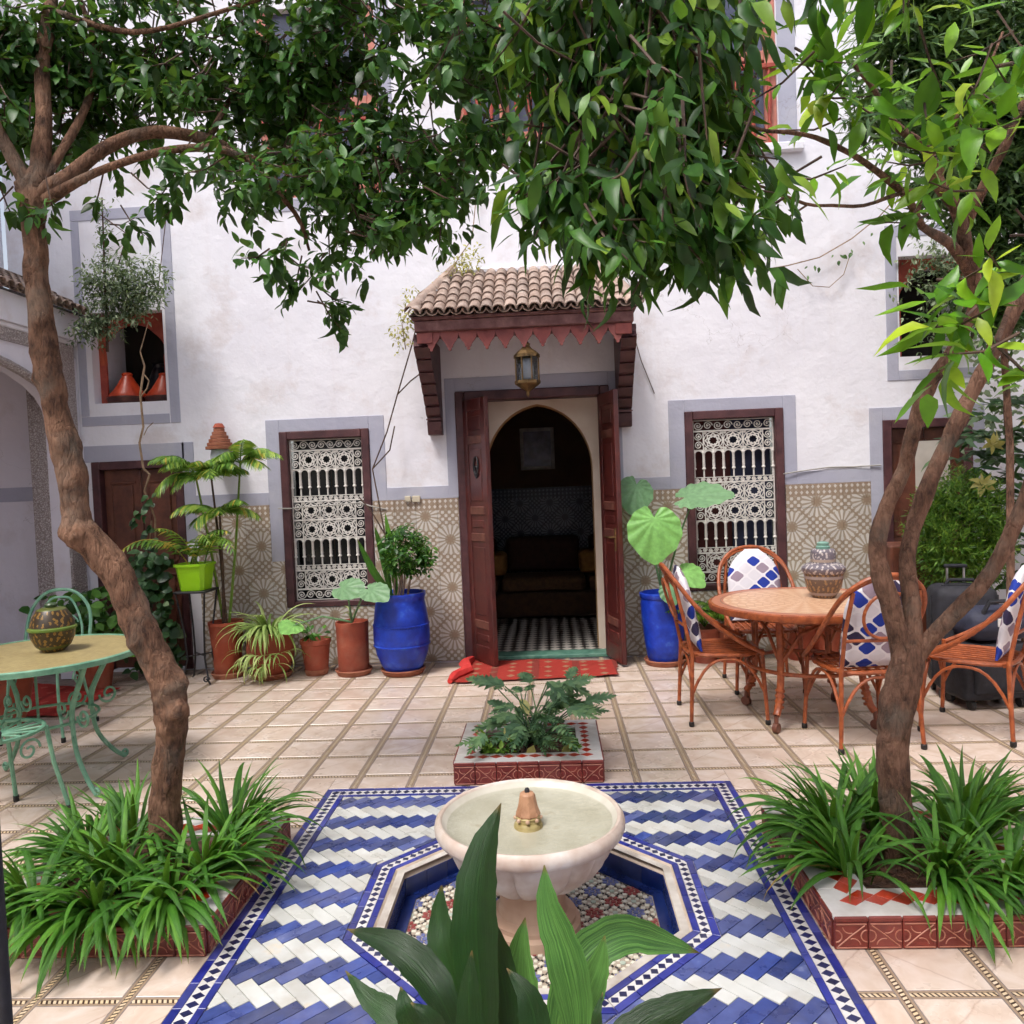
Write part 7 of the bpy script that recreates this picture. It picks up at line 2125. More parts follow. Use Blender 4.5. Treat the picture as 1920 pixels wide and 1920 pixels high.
for i, pts in enumerate(TRB):
    KB = {0: (((1.12,2.83,1.08), .026, (-1,-.3,.1)), ((1.13,2.83,1.16), .022, (-1,-.2,.1)), ((1.19,2.80,1.02), .03, (-.2,-1,0)), ((1.22,2.82,1.46), .016, (-.9,-.2,.5)), ((1.24,2.80,1.54), .016, (.8,-.5,.2)), ((1.26,2.77,1.74), .030, (-.5,-.6,.6)), ((1.25,2.80,.90), .018, (.2,-1,0)), ((1.21,2.81,.95), .015, (-.1,-1,0))), 1: (((1.42,2.90,1.42), .016, (-.4,-.8,.5)), ((1.33,2.86,1.0), .02, (.9,-.3,.2)), ((1.31,2.86,1.20), .02, (-.5,-.8,0)), ((1.50,2.9,1.75), .016, (-.5,-.8,.3))), 2: (((1.44,2.77,1.03), .010, (0,-1,.3)), ((1.53,2.73,1.17), .010, (0,-1,.3)), ((1.36,2.80,.90), .012, (0,-1,.3)))}.get(i, ())
    def f(m):
        limb(m, pts, 28 if i < 3 else 10, 7 if i < 3 else 3, .08, KB)
    part('branch', MT['bark2'], TREE_R, f, smooth=True, sharp=None)
CC = [(0.025, 1.95, 2.55, 0.083, 0.2), (0.11, 1.9, 2.45, 0.129, 0.23), (0.27, 1.85, 2.42, 0.138, 0.25), (0.36, 1.9, 2.46, 0.088, 0.21), (0.45, 1.9, 2.35, 0.051, 0.13), (0.085, 1.85, 2.245, 0.092, 0.13), (0.19, 1.8, 2.195, 0.138, 0.15), (0.35, 1.8, 2.155, 0.12, 0.13), (0.43, 1.85, 2.135, 0.051, 0.12), (0.11, 1.8, 2.085, 0.101, 0.09), (0.27, 1.8, 2.045, 0.11, 0.08), (0.37, 1.8, 2.025, 0.074, 0.05), (0.095, 1.8, 1.995, 0.046, 0.04), (0.16, 1.75, 1.985, 0.064, 0.04), (0.48, 1.85, 2.065, 0.022, 0.06), (-0.015, 1.85, 2.175, 0.018, 0.05), (0.26, 1.9, 2.71, 0.313, 0.15)]
CR = [(0.81,2.15,2.49,0.07,0.05),(0.73,2.10,2.53,0.03,0.05),(0.78,2.15,2.44,0.14,0.03),(0.91,2.25,2.49,0.07,0.07),(0.62,1.95,2.21,0.04,0.02),(1.04,1.90,2.47,0.10,0.10),(1.09,1.90,2.32,0.06,0.12),(1.15,2.10,2.22,0.09,0.06),(1.14,2.00,2.04,0.04,0.08),(0.89,1.60,1.86,0.04,0.03),(0.86,1.60,1.79,0.06,0.03),(0.87,1.55,1.72,0.05,0.04),(1.06,2.35,2.20,0.07,0.05),(1.15,2.40,2.35,0.09,0.06),(1.01,2.30,2.36,0.07,0.07),(1.0,1.8,2.62,.2,.1),(.95,1.62,1.68,.04,.05),(1.2,2.1,2.5,.10,.10),(.64,2.02,2.44,.06,.05)]
tw = MB()
fo = Foliage(.064, .025, MT['leaf_c'], .28, .32)
canopy(CC, fo, 3300, .20, .10, 5, .75, tw)
fo.build('crown', TREE_R, 300, 'leaf')
fo = Foliage(.082, .032, MT['leaf_r'], .25, .28)
canopy(CR, fo, 800, .14, .10, 5, .15, tw)
fo.build('bright_leaves', TREE_R, 0)
tag(tw.build('twigs', MT['twig_dark'], TREE_R, fix=False), kind='stuff')
# ================================================================== RUGS
def rug_mat(name, base, dark, pale):
    m, nt, bs, out = new_mat(name)
    v = coords(nt, 'obj')
    x, y, z = sepxyz(nt, v)
    s = mth(nt, 'FRACT', mth(nt, 'MULTIPLY', x, 7.0))
    n1 = noise(nt, v, 24, 3)
    dia = mth(nt, 'ADD', mth(nt, 'ABSOLUTE', mth(nt, 'SUBTRACT', s, .5)), mth(nt, 'ABSOLUTE', mth(nt, 'SUBTRACT', mth(nt, 'FRACT', mth(nt, 'MULTIPLY', y, 7.0)), .5)))
    col = mixc(nt, n1, base, tuple(c * .75 for c in base))
    col = mixc(nt, mth(nt, 'MULTIPLY', mth(nt, 'LESS_THAN', dia, .24), .75), col, pale)
    col = mixc(nt, mth(nt, 'MULTIPLY', mth(nt, 'GREATER_THAN', mth(nt, 'FRACT', mth(nt, 'MULTIPLY', x, 3.1)), .82), .6), col, dark)
    lk(nt, col, bs.inputs['Base Color']); bs.inputs['Roughness'].default_value = .95
    bs.inputs['Specular IOR Level'].default_value = .1
    bump(nt, bs, noise(nt, v, 160, 2), .5, .004)
    return m
def rug(name, label, pts, mt, z=.004, seed=0, fringe=None):
    rs = random.Random(seed)
    a, b, c, d = [Vector((p[0], p[1], 0)) for p in pts]
    cen = (a + b + c + d) / 4
    m = MB(); N = 16
    vv = []
    for i in range(N + 1):
        for j in range(N + 1):
            p = a.lerp(b, i / N).lerp(d.lerp(c, i / N), j / N)
            w = .010 * math.sin(9 * p.x + 3 * p.y + seed) * math.sin(7 * p.y) + .004
            if i in (0, N) or j in (0, N): p = p + Vector((rs.uniform(-.012, .012), rs.uniform(-.012, .012), 0))
            vv.append((p.x, p.y, z + .008 + max(0, w)))
    f = [(i * (N + 1) + j, (i + 1) * (N + 1) + j, (i + 1) * (N + 1) + j + 1, i * (N + 1) + j + 1) for i in range(N) for j in range(N)]
    m.add(vv, f)
    t = thing(name, label, 'rug', (cen.x, cen.y, 0))
    part('weave', mt, t, lambda q: q.add(vv, f), smooth=True, fix=False)
    return t
DR_ = rug('doormat_rug', 'crumpled red woven rug on the floor in front of the doorway', [(-.76, 5.80), (.47, 5.90), (.50, 6.40), (-.74, 6.54)], rug_mat('red_kilim', lin(160, 58, 50), lin(104, 56, 50), lin(150, 122, 96)), seed=2)
part('folded_edge', mat('bright_red_wool', lin(186, 40, 38), lin(206, 58, 52), 12, .95), DR_, lambda m: m.tube([(-.70, 6.50, .03), (-.74, 6.30, .04), (-.69, 6.12, .035), (-.78, 5.98, .03), (-.80, 5.82, .025)], [.03, .045, .04, .04, .02], 8, jit=.2), smooth=True)
rug('gallery_rug', 'flat red woven rug under the green table by the left pillar', [(-4.2, 5.22), (-3.44, 5.22), (-3.40, 5.92), (-4.3, 6.15)], rug_mat('red_wool_rug', lin(176, 62, 56), lin(130, 46, 42), lin(186, 90, 76)), seed=5)

# ================================================================== GREEN IRON TABLE AND CHAIRS (left)
GT = (-2.70, 3.98)
gt = thing('iron_garden_table', 'round green iron garden table with pale mosaic top', 'table', (GT[0], GT[1], 0))
def mosaic_top(name, c1, c2, c3, sc):
    m, nt, bs, out = new_mat(name)
    v = coords(nt)
    br = nd(nt, 'ShaderNodeTexBrick'); br.inputs['Scale'].default_value = sc
    br.inputs['Mortar Size'].default_value = .012; br.inputs['Color1'].default_value = (*c1, 1); br.inputs['Color2'].default_value = (*c2, 1); br.inputs['Mortar'].default_value = (*c3, 1)
    mp = nd(nt, 'ShaderNodeMapping'); mp.inputs['Rotation'].default_value = (0, 0, .6); lk(nt, v, mp.inputs[0]); lk(nt, mp.outputs[0], br.inputs['Vector'])
    col = mixc(nt, .5, br.outputs[0], ramp(nt, noise(nt, v, 9, 4), [(.3, c1), (.7, c2)]))
    lk(nt, col, bs.inputs['Base Color']); bs.inputs['Roughness'].default_value = .45
    bump(nt, bs, br.outputs[1], -.15, .003)
    return m
part('top', mosaic_top('yellow_stone_mosaic', lin(148, 130, 88), lin(172, 156, 108), lin(122, 108, 76), 14), gt, lambda m: m.lathe([(.478, .695), (.48, .700), (0, .702)], 64, (*GT, 0)))
part('rim', MT['verdigris'], gt, lambda m: m.lathe([(.478, .672), (.496, .674), (.498, .700), (.490, .706), (.480, .704), (.478, .69)], 64, (*GT, 0)), smooth=True)
def scroll3(c, u, r0, turns, flip=1, n=22, a0=0.0):
    u = Vector(u); c = Vector(c)
    return [c + u * ((r0 * (1 - .82 * t)) * math.cos(a0 + flip * turns * 2 * PI * t)) + Vector((0, 0, (r0 * (1 - .82 * t)) * math.sin(a0 + flip * turns * 2 * PI * t))) for t in [i / n for i in range(n + 1)]]
for k in range(4):
    a = R(-28 + 90 * k)
    u = Vector((math.cos(a), math.sin(a), 0)); o = Vector((GT[0], GT[1], 0))
    P = lambda r, z: o + u * r + Vector((0, 0, z))
    lg = part('leg', MT['verdigris'], gt, lambda m: [m.tube(smp([P(.40, .675), P(.36, .60), P(.27, .45), P(.255, .34), P(.28, .20), P(.36, .08), P(.43, .015)]), .012, 7), m.tube([P(.385, .675), P(.345, .60), P(.255, .45), P(.24, .34)], .009, 6)], smooth=True)
    part('scroll', MT['verdigris'], lg, lambda m: m.tube(scroll3(P(.355, .40), u, .055, 1.4, 1, a0=PI), .007, 6), smooth=True)
    part('scroll', MT['verdigris'], lg, lambda m: m.tube(scroll3(P(.17, .42), u, .055, 1.4, -1), .007, 6), smooth=True)
    part('scroll', MT['verdigris'], lg, lambda m: m.tube(scroll3(P(.43, .035), u, .022, 1.2, 1, a0=-PI / 2), .008, 6), smooth=True)
part('stretcher_ring', MT['verdigris'], gt, lambda m: m.tube([(GT[0] + .255 * math.cos(t), GT[1] + .255 * math.sin(t), .36) for t in [2 * PI * i / 40 for i in range(40)]], .008, 6, closed=True), smooth=True)

def jar_mat(name, c1, c2, c3, fy):
    m, nt, bs, out = new_mat(name)
    v = coords(nt, 'obj')
    x, y, z = sepxyz(nt, v)
    th = mth(nt, 'ARCTAN2', y, x)
    vo = nd(nt, 'ShaderNodeTexVoronoi'); vo.inputs['Scale'].default_value = 48; lk(nt, v, vo.inputs['Vector'])
    a = mth(nt, 'SINE', mth(nt, 'MULTIPLY', th, 22.0)); b = mth(nt, 'SINE', mth(nt, 'MULTIPLY', z, fy))
    pat = mth(nt, 'GREATER_THAN', mth(nt, 'ADD', mth(nt, 'MULTIPLY', a, b), mth(nt, 'MULTIPLY_ADD', vo.outputs[0], 3.4, -1.15)), .10)
    col = mixc(nt, pat, c1, c2)
    st = mth(nt, 'GREATER_THAN', mth(nt, 'SINE', mth(nt, 'MULTIPLY', z, 62.0)), .86)
    col = mixc(nt, st, col, c3)
    col = mixc(nt, mth(nt, 'MULTIPLY', noise(nt, v, 16, 3), .35), col, tuple(c * .6 for c in c1))
    lk(nt, col, bs.inputs['Base Color']); bs.inputs['Roughness'].default_value = .35
    return m
jx, jy, jz = -2.655, 4.02, .703
jl = thing('painted_lidded_jar', 'squat yellow and black painted lidded jar on the green table', 'jar', (jx, jy, jz))
JM = jar_mat('yellow_black_glaze', lin(140, 106, 46), lin(36, 30, 24), lin(80, 96, 42), 70.0)
part('body', JM, jl, lambda m: m.lathe([(0.0533, 0.0000), (0.0568, 0.0072), (0.0843, 0.0315), (0.1032, 0.0720), (0.1084, 0.1035), (0.1101, 0.1125)], 40, (0, 0, 0)), smooth=True, world=False)
part('belt', mat('green_glaze', lin(88, 112, 44), lin(108, 130, 56), 12, .35), jl, lambda m: m.lathe([(0.1101, 0.1125), (0.1170, 0.1170), (0.1170, 0.1278), (0.1084, 0.1323)], 40, (0, 0, 0)), smooth=True, world=False)
part('lid', JM, jl, lambda m: m.lathe([(0.1084, 0.1314), (0.1049, 0.1485), (0.0929, 0.1845), (0.0740, 0.2160), (0.0688, 0.2232), (0.0516, 0.2295), (0.0258, 0.2322)], 40, (0, 0, 0)), smooth=True, world=False)
part('knob', mat('dark_green_glaze', lin(52, 70, 46), lin(70, 90, 60), 12, .35), jl, lambda m: m.lathe([(0.0224, 0.2304), (0.0292, 0.2376), (0.0310, 0.2466), (0.0258, 0.2538), (0.0000, 0.2556)], 24, (0, 0, 0)), smooth=True, world=False)

def iron_chair(label, loc, rz, dark=False, cushion=True):
    t = thing('iron_garden_chair', label, 'chair', (*loc, 0), rz, group='green iron garden chairs')
    mt = MT['verdigris_dark' if dark else 'verdigris']
    sz = .43
    part('seat', mt, t, lambda m: [m.tube([(.20 * math.cos(a), .20 * math.sin(a), sz) for a in [2 * PI * i / 28 for i in range(28)]], .010, 6, closed=True)] +
         [m.tube([(.20 * math.cos(a), .20 * math.sin(a), sz), (0, 0, sz - .012)], .006, 5) for a in [2 * PI * i / 16 for i in range(16)]], smooth=True, world=False)
    for sx in (-1, 1):
        part('leg', mt, t, lambda m: m.tube([(sx * .145, .15, sz), (sx * .155, .17, .25), (sx * .19, .21, .015)], .010, 6), smooth=True, world=False)
        part('leg', mt, t, lambda m: m.tube([(sx * .145, -.14, sz), (sx * .16, -.17, .25), (sx * .19, -.23, .015)], .010, 6), smooth=True, world=False)
        part('foot', MT['rubber'], t, lambda m: [m.lathe([(.014, 0), (.014, .03)], 10, (sx * .19, .21, 0)), m.lathe([(.014, 0), (.014, .03)], 10, (sx * .19, -.23, 0))], world=False)
        part('scroll', mt, t, lambda m: m.tube([Vector((sx * .20, 0, 0)) + p for p in scroll3((0, .02, sz - .07), (0, 1, 0), .055, 1.4)], .006, 5), smooth=True, world=False)
    part('backrest', mt, t, lambda m: [m.tube(smp([(-.19, -.10, sz), (-.205, -.17, .60), (-.19, -.22, .76), (-.11, -.24, .87), (0, -.245, .90), (.11, -.24, .87), (.19, -.22, .76), (.205, -.17, .60), (.19, -.10, sz)]), .011, 7),
         m.tube(smp([(-.14, -.15, sz), (-.15, -.19, .65), (-.08, -.23, .82), (0, -.235, .85), (.08, -.23, .82), (.15, -.19, .65), (.14, -.15, sz)]), .008, 6)] + [m.tube([Vector((0, -.215, 0)) + p for p in scroll3((sx * .06, 0, .68), (1, 0, 0), .055, 1.4, sx, a0=0 if sx > 0 else PI)], .006, 5) for sx in (-1, 1)], smooth=True, world=False)
    if cushion:
        part('seat_cushion', MT['cush'], t, lambda m: m.rbox(-.18, .18, -.16, .19, sz + .008, sz + .06, .025), smooth=True, world=False)
    return t
def cushion_mat(name, sc, seed):
    """printed cloth: white lattice, cells in ivory, mauve or blue"""
    m, nt, bs, out = new_mat(name)
    x, y, z = sepxyz(nt, coords(nt, 'obj'))
    w = mth(nt, 'ADD', z, mth(nt, 'MULTIPLY', y, -.9))
    u = mth(nt, 'MULTIPLY', mth(nt, 'ADD', x, w), sc); v = mth(nt, 'MULTIPLY', mth(nt, 'SUBTRACT', x, w), sc)
    fu = mth(nt, 'ABSOLUTE', mth(nt, 'SUBTRACT', mth(nt, 'FRACT', u), .5)); fv = mth(nt, 'ABSOLUTE', mth(nt, 'SUBTRACT', mth(nt, 'FRACT', v), .5))
    cmb = nd(nt, 'ShaderNodeCombineXYZ'); lk(nt, mth(nt, 'FLOOR', u), cmb.inputs[0]); lk(nt, mth(nt, 'FLOOR', v), cmb.inputs[1]); cmb.inputs[2].default_value = seed
    wn_ = nd(nt, 'ShaderNodeTexWhiteNoise'); lk(nt, cmb.outputs[0], wn_.inputs['Vector'])
    cell = ramp(nt, wn_.outputs[0], [(0, lin(212, 208, 214)), (.45, lin(150, 134, 148)), (.68, lin(44, 62, 150)), (.90, lin(60, 54, 80))], 'CONSTANT')
    edge = mth(nt, 'MAXIMUM', fu, fv)
    # quatrefoil: cells pinched in at the corners
    r = mth(nt, 'ADD', mth(nt, 'MULTIPLY', fu, fu), mth(nt, 'MULTIPLY', fv, fv))
    mask = mth(nt, 'MAXIMUM', mth(nt, 'GREATER_THAN', edge, .43), mth(nt, 'GREATER_THAN', r, .27))
    col = mixc(nt, mask, cell, lin(222, 218, 222))
    lk(nt, col, bs.inputs['Base Color']); bs.inputs['Roughness'].default_value = .9; bs.inputs['Specular IOR Level'].default_value = .15
    bump(nt, bs, noise(nt, coords(nt, 'obj'), 12, 3), .35, .02)
    return m
MT['cush'] = cushion_mat('printed_cushion_cloth', 9.5, 3.0)
iron_chair('green iron chair with printed cushion behind the green table', (-3.27, 4.86), R(186), False)
iron_chair('green iron chair cut off at the left edge in front of the green table', (-2.62, 3.50), R(-20), False, False)
tag(part('terracotta_urn', MT['terracotta'], None, lambda m: m.lathe([(.16, 0), (.20, .12), (.235, .30), (.24, .36), (.25, .37), (.25, .42), (.22, .42), (.21, .37)], 36, (-3.72, 4.98, .0)), smooth=True), 'large dark terracotta urn behind the green table at the left edge', 'pot')
lpst = thing('black_post', 'black metal post at the extreme left edge of the picture', 'post', (-1.216, 1.60, 0))
part('shaft', MT['suit_black'], lpst, lambda m: m.tube([(-1.216, 1.60, 0), (-1.216, 1.60, .995)], .014, 10), smooth=True)
part('cap', MT['suit_black'], lpst, lambda m: m.lathe([(.014, .985), (.026, .995), (.028, 1.005), (.020, 1.015), (0, 1.018)], 16, (-1.216, 1.60, 0)), smooth=True)

# ================================================================== RATTAN TABLE AND CHAIRS (right)
RT = (1.52, 4.82)
rt = thing('rattan_table', 'round mosaic topped rattan table on casters', 'table', (RT[0], RT[1], 0))
def ring_top():
    m, nt, bs, out = new_mat('round_tile_mosaic')
    v = coords(nt, 'obj')
    x, y, z = sepxyz(nt, v)
    r = mth(nt, 'SQRT', mth(nt, 'ADD', mth(nt, 'MULTIPLY', x, x), mth(nt, 'MULTIPLY', y, y)))
    th = mth(nt, 'MULTIPLY', mth(nt, 'ARCTAN2', y, x), 24 / (2 * PI))
    sw = mth(nt, 'ADD', th, mth(nt, 'MULTIPLY', r, 18.0)); sw2 = mth(nt, 'SUBTRACT', th, mth(nt, 'MULTIPLY', r, 18.0))
    a = mth(nt, 'FLOOR', sw); b = mth(nt, 'FLOOR', sw2)
    par = mth(nt, 'MODULO', mth(nt, 'ABSOLUTE', mth(nt, 'ADD', a, b)), 2.0)
    col = mixc(nt, par, lin(188, 140, 104), lin(204, 166, 134))
    e1 = mth(nt, 'ABSOLUTE', mth(nt, 'SUBTRACT', mth(nt, 'FRACT', sw), .5)); e2 = mth(nt, 'ABSOLUTE', mth(nt, 'SUBTRACT', mth(nt, 'FRACT', sw2), .5))
    col = mixc(nt, mth(nt, 'MULTIPLY', mth(nt, 'GREATER_THAN', mth(nt, 'MAXIMUM', e1, e2), .45), .6), col, lin(158, 108, 78))
    col = mixc(nt, mth(nt, 'GREATER_THAN', r, .475), col, lin(164, 88, 56))
    col = mixc(nt, mth(nt, 'MULTIPLY', mth(nt, 'GREATER_THAN', r, .488), mth(nt, 'LESS_THAN', r, .496)), col, lin(90, 56, 44))
    col = mixc(nt, mth(nt, 'MULTIPLY', noise(nt, v, 30, 2), .3), col, lin(214, 186, 160))
    lk(nt, col, bs.inputs['Base Color']); bs.inputs['Roughness'].default_value = .38
    return m
part('top', ring_top(), rt, lambda m: m.lathe([(.548, .706), (.546, .712), (0, .714)], 72), world=False)
part('rim', MT['rattan'], rt, lambda m: m.lathe([(.53, .668), (.562, .672), (.568, .690), (.565, .708), (.552, .714), (.547, .706), (.53, .68)], 72), smooth=True, world=False)
for k in range(4):
    a = R(48 + 90 * k)
    u = Vector((math.cos(a), math.sin(a), 0))
    P = lambda r, z: u * r + Vector((0, 0, z))
    lg = part('leg', MT['rattan'], rt, lambda m: [m.tube(smp([P(.34, .672), P(.33, .50), P(.335, .30), P(.37, .15), P(.40, .10)]), .021, 9)], smooth=True, world=False)
    part('binding', MT['rattan'], lg, lambda m: [m.tube([P(.345 + .006 * i, .24 - .03 * i), P(.348 + .006 * i, .226 - .03 * i)], .027, 9) for i in range(4)], smooth=True, world=False)
    part('caster', MT['wood_brown'], lg, lambda m: [m.tube([P(.40, .10), P(.405, .055)], .013, 7), m.tube([P(.405, .03) + u.cross(Vector((0, 0, 1))) * .014, P(.405, .03) - u.cross(Vector((0, 0, 1))) * .014], .029, 14)], smooth=True, world=False)
    u2_ = Vector((math.cos(a + PI / 2), math.sin(a + PI / 2), 0))
    part('arched_brace', MT['rattan'], rt, lambda m: m.tube([P(.335, .38), (u * .28 + u2_ * .10) + Vector((0, 0, .56)), (u * .2 + u2_ * .2) + Vector((0, 0, .62)), (u * .10 + u2_ * .28) + Vector((0, 0, .56)), u2_ * .335 + Vector((0, 0, .38))], .011, 7), smooth=True, world=False)
part('under_shelf', MT['rattan'], rt, lambda m: m.tube([(.335 * math.cos(t), .335 * math.sin(t), .33) for t in [2 * PI * i / 40 for i in range(40)]], .012, 7, closed=True), smooth=True, world=False)
part('apron', MT['rattan'], rt, lambda m: m.tube([(.345 * math.cos(t), .345 * math.sin(t), .64) for t in [2 * PI * i / 40 for i in range(40)]], .016, 7, closed=True), smooth=True, world=False)
jr = thing('ceramic_lidded_urn', 'grey and tan painted lidded urn on the rattan table', 'jar', (1.665, 4.90, .715))
JM2 = jar_mat('tan_grey_glaze', lin(150, 118, 84), lin(92, 74, 66), lin(150, 140, 140), 80.0)
JM3 = jar_mat('white_blue_glaze', lin(186, 176, 172), lin(92, 84, 96), lin(160, 140, 124), 90.0)
part('body', JM2, jr, lambda m: m.lathe([(.066, 0), (.070, .008), (.096, .05), (.112, .11), (.116, .15)], 40), smooth=True, world=False)
part('shoulder', JM3, jr, lambda m: m.lathe([(.116, .15), (.128, .165), (.128, .185), (.104, .205), (.074, .215)], 40), smooth=True, world=False)
part('neck', JM3, jr, lambda m: m.lathe([(.074, .212), (.074, .27), (.070, .29), (.060, .298)], 40), smooth=True, world=False)
part('lid', mat('verdigris_lid', lin(96, 136, 122), lin(120, 156, 142), 20, .5), jr, lambda m: m.lathe([(.040, .296), (.042, .312), (.034, .318), (.036, .334), (.020, .342), (0, .344)], 24), smooth=True, world=False)

CH0 = {}
def rattan_chair(label, loc, rz, seed):
    t = thing('rattan_chair', label, 'chair', (*loc, 0), rz, group='rattan armchairs around the mosaic table')
    mt = MT['rattan']; sz = .42; r = .0125
    # local: front is +y, back is -y
    part('seat_frame', mt, t, lambda m: m.tube([(.215 * math.copysign(abs(math.cos(a)) ** .6, math.cos(a)), .215 * math.copysign(abs(math.sin(a)) ** .6, math.sin(a)), sz) for a in [2 * PI * i / 36 for i in range(36)]], r, 8, closed=True), smooth=True, world=False)
    for i in range(8):
        c = -.185 + .37 * i / 7
        part('seat_cane', mt, t, lambda m: [m.tube([(c, -.20, sz + .004), (c, .20, sz + .004)], .006, 6)], smooth=True, world=False)
        part('seat_cane', mt, t, lambda m: [m.tube([(-.20, c, sz - .006), (.20, c, sz - .006)], .006, 6)], smooth=True, world=False)
    for sx in (-1, 1):
        for sy in (-1, 1):
            lg = part('leg', mt, t, lambda m: m.tube([(sx * .205, sy * .205, sz + (.03 if sy > 0 else .02)), (sx * .215, sy * .215, .2), (sx * .225, sy * .225, .02)], [r, r, r * .9], 8), smooth=True, world=False)
            part('foot', MT['rubber'], lg, lambda m: m.lathe([(.013, 0), (.016, .006), (.016, .026), (.012, .03)], 10, (sx * .225, sy * .225, 0)), smooth=True, world=False)
    # arched braces between the legs
    for a0, a1, ax in ((-1, 1, 'x0'), (-1, 1, 'x1'), (-1, 1, 'y0'), (-1, 1, 'y1')):
        s = -1 if ax[1] == '0' else 1
        pts = []
        for i in range(13):
            q = -1 + 2 * i / 12
            z = .19 + (sz - .025 - .19) * (1 - abs(q) ** 2.6)
            pts.append((q * .213, s * .213, z) if ax[0] == 'x' else (s * .213, q * .213, z))
        part('arched_brace', mt, t, lambda m: m.tube(pts, .009, 7), smooth=True, world=False)
    hoop = [(-.225, .21, sz + .01), (-.25, .08, .50), (-.262, -.06, .60), (-.255, -.18, .72), (-.215, -.27, .84), (-.12, -.325, .925), (0, -.34, .95), (.12, -.325, .925), (.215, -.27, .84), (.255, -.18, .72), (.262, -.06, .60), (.25, .08, .50), (.225, .21, sz + .01)]
    def smooth_path(P, sub=4):
        P = [Vector(p) for p in P]; A = [P[0] * 2 - P[1]] + P + [P[-1] * 2 - P[-2]]; C = []
        for k in range(len(P) - 1):
            for s in range(sub):
                q = s / sub; a, b, c, d = A[k:k + 4]
                C.append(.5 * ((2 * b) + (c - a) * q + (2 * a - 5 * b + 4 * c - d) * q * q + (3 * b - 3 * c + d - a) * q ** 3))
        return C + [P[-1]]
    part('hoop', mt, t, lambda m: [m.tube(smooth_path(hoop), .0135, 8), m.tube([p + Vector((0, .012, -.020)) for p in smooth_path(hoop[2:-2])], .008, 6)], smooth=True, world=False)
    for sx in (-1, 1):
        part('back_post', mt, t, lambda m: m.tube([(sx * .205, -.205, sz), (sx * .20, -.25, .65), (sx * .175, -.295, .86)], .0115, 7), smooth=True, world=False)
    part('cross_rail', mt, t, lambda m: m.tube([(-.20, -.243, .60), (0, -.262, .60), (.20, -.243, .60)], .009, 7), smooth=True, world=False)
    part('back_ring', mt, t, lambda m: m.tube([(.125 * math.cos(a), -.265 - .035 * (math.sin(a) + 1), .735 + .125 * math.sin(a)) for a in [2 * PI * i / 28 for i in range(28)]], .009, 7, closed=True), smooth=True, world=False)
    # back cushion
    def cush(m):
        N, Q = 12, 12; vf = []; vb = []
        for j in range(Q + 1):
            q = j / Q
            z = sz + .02 + .50 * q
            yb = -.19 - .105 * q
            hw = .185 * (1 - max(0, (q - .55) / .45) ** 2.4 * .75)
            for i in range(N + 1):
                e = -1 + 2 * i / N
                th = .030 * (1 - abs(e) ** 4) * (1 - abs(2 * q - 1) ** 6) + .006
                vf.append((e * hw, yb + .045 + th, z)); vb.append((e * hw, yb + .045 - th, z))
        n = len(vf); f = []
        for j in range(Q):
            for i in range(N):
                a = j * (N + 1) + i
                f += [(a, a + 1, a + N + 2, a + N + 1), (n + a + 1, n + a, n + a + N + 1, n + a + N + 2)]
        for j in range(Q):
            for a in (j * (N + 1), j * (N + 1) + N):
                f.append((a, a + N + 1, n + a + N + 1, n + a))
        for i in range(N):
            f.append((i, i + 1, n + i + 1, n + i)); a = Q * (N + 1) + i; f.append((a, a + 1, n + a + 1, n + a))
        m.add(vf + vb, f)
    part('back_cushion', cushion_mat('printed_cushion_%d' % seed, 8.2, seed), t, cush, smooth=True, world=False, sharp=70)
    return t
rattan_chair('rattan armchair seen from the side at the left of the mosaic table', (1.02, 4.90), R(-90), 1.0)
rattan_chair('rattan armchair behind the mosaic table below the lattice window', (1.45, 5.55), R(178), 4.0)
rattan_chair('rattan armchair seen from behind in front of the mosaic table', (1.68, 4.40), R(6), 7.0)
rattan_chair('rattan armchair partly cut off at the right edge', (2.36, 4.52), R(50), 9.0)

# ------------------------------------------------------------------ luggage
s1 = thing('upright_suitcase', 'grey fabric suitcase standing upright with its pull handle raised', 'suitcase', (2.64, 5.20, 0), R(-12))
part('body', MT['suit_grey'], s1, lambda m: m.rbox(-.19, .19, -.15, .15, .05, .72, .07), smooth=True, world=False)
part('front_pocket', MT['suit_grey'], s1, lambda m: m.rbox(-.165, .165, -.178, -.13, .12, .52, .02), smooth=True, world=False)
part('zip', MT['suit_black'], s1, lambda m: [m.tube([(-.193, -.06, .11), (-.193, -.06, .66)], .006, 5), m.tube([(.193, -.06, .11), (.193, -.06, .66)], .006, 5), m.tube([(-.13, -.06, .722), (.13, -.06, .722)], .006, 5)], world=False)
part('top_handle', MT['suit_black'], s1, lambda m: m.tube([(-.09, 0, .72), (-.07, 0, .75), (.07, 0, .75), (.09, 0, .72)], .012, 7), smooth=True, world=False)
part('pull_handle', MT['steel'], s1, lambda m: [m.tube([(-.05, .12, .72), (-.05, .12, .82)], .008, 7), m.tube([(.05, .12, .72), (.05, .12, .82)], .008, 7)], world=False)
part('grip', MT['suit_black'], s1, lambda m: m.rbox(-.07, .07, .105, .135, .815, .84, .010), smooth=True, world=False)
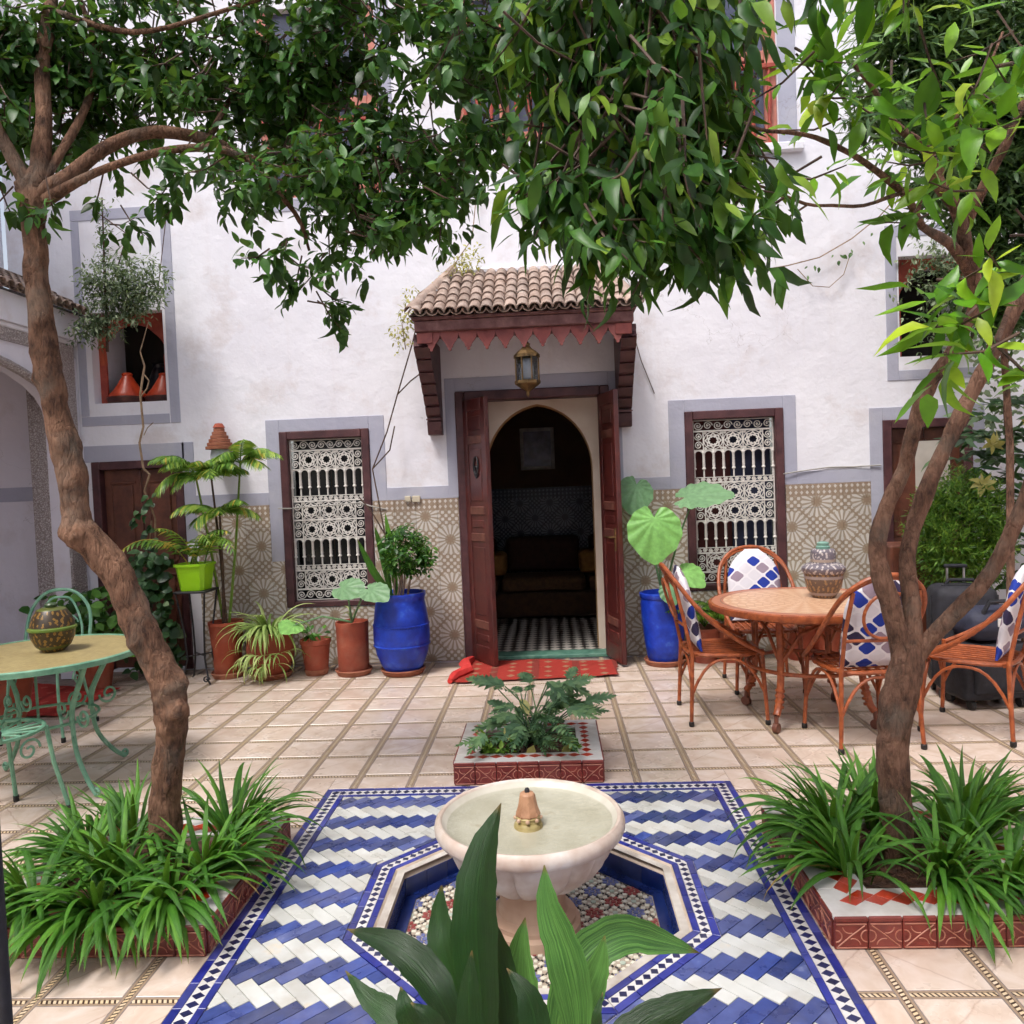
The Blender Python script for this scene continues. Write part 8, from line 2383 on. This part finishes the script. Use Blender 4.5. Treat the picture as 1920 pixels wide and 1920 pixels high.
for sx in (-1, 1):
    for sy in (-1, 1):
        part('wheel', MT['rubber'], s1, lambda m: m.tube([(sx * .15 - .012, sy * .10, .027), (sx * .15 + .012, sy * .10, .027)], .027, 14), smooth=True, world=False)
s2 = thing('low_suitcase', 'black suitcase on wheels under the cut off rattan chair', 'suitcase', (2.66, 4.98, 0), R(8))
part('body', MT['suit_black'], s2, lambda m: m.rbox(-.22, .22, -.14, .14, .055, .40, .04), smooth=True, world=False)
part('front_pocket', MT['suit_black'], s2, lambda m: m.rbox(-.17, .17, -.162, -.12, .10, .33, .02), smooth=True, world=False)
for sx in (-1, 1):
    for sy in (-1, 1):
        part('wheel', MT['rubber'], s2, lambda m: m.tube([(sx * .16 - .013, sy * .10, .030), (sx * .16 + .013, sy * .10, .030)], .030, 14), smooth=True, world=False)
bp = thing('travel_bag', 'dark soft travel bag lying on the black suitcase', 'bag', (2.70, 4.98, .41), R(5))
part('body', mat('navy_nylon', lin(34, 36, 52), lin(52, 54, 74), 10, .7, .4, 14, .02), bp, lambda m: m.rbox(-.20, .20, -.14, .14, .0, .20, .08), smooth=True, world=False)
part('strap', MT['suit_black'], bp, lambda m: m.tube([(-.12, -.10, .16), (-.08, -.12, .25), (.06, -.12, .25), (.10, -.10, .16)], .014, 6), smooth=True, world=False)
part('tag', MT['white_glaze'], bp, lambda m: m.rbox(-.05, .03, -.155, -.145, .10, .15, .004), world=False)
# small fern and pot under the table by the window
FE = thing('window_fern', 'feathery green plants below the right lattice window', 'fern', (1.35, 6.2, 0))
for i, x in enumerate((1.20, 1.40, 1.95, 2.15)):
    part('pot', MT['terracotta'], FE, lambda m: m.lathe([(.09, 0), (.12, .24), (.13, .25), (.13, .28), (.11, .28)], 28, (x, 6.32, 0)), smooth=True)
    for k in range(11):
        az = 2 * PI * k / 11 + random.uniform(-.2, .2)
        part('frond', MT['leaf_conifer'], FE, lambda m: pinnate(m, (x, 6.32, .28), (math.cos(az) * .6, math.sin(az) * .5 - .15, .9), random.uniform(.34, .56), 15, .085, random.uniform(1.0, 1.9), 300 + 20 * i + k), fix=False)
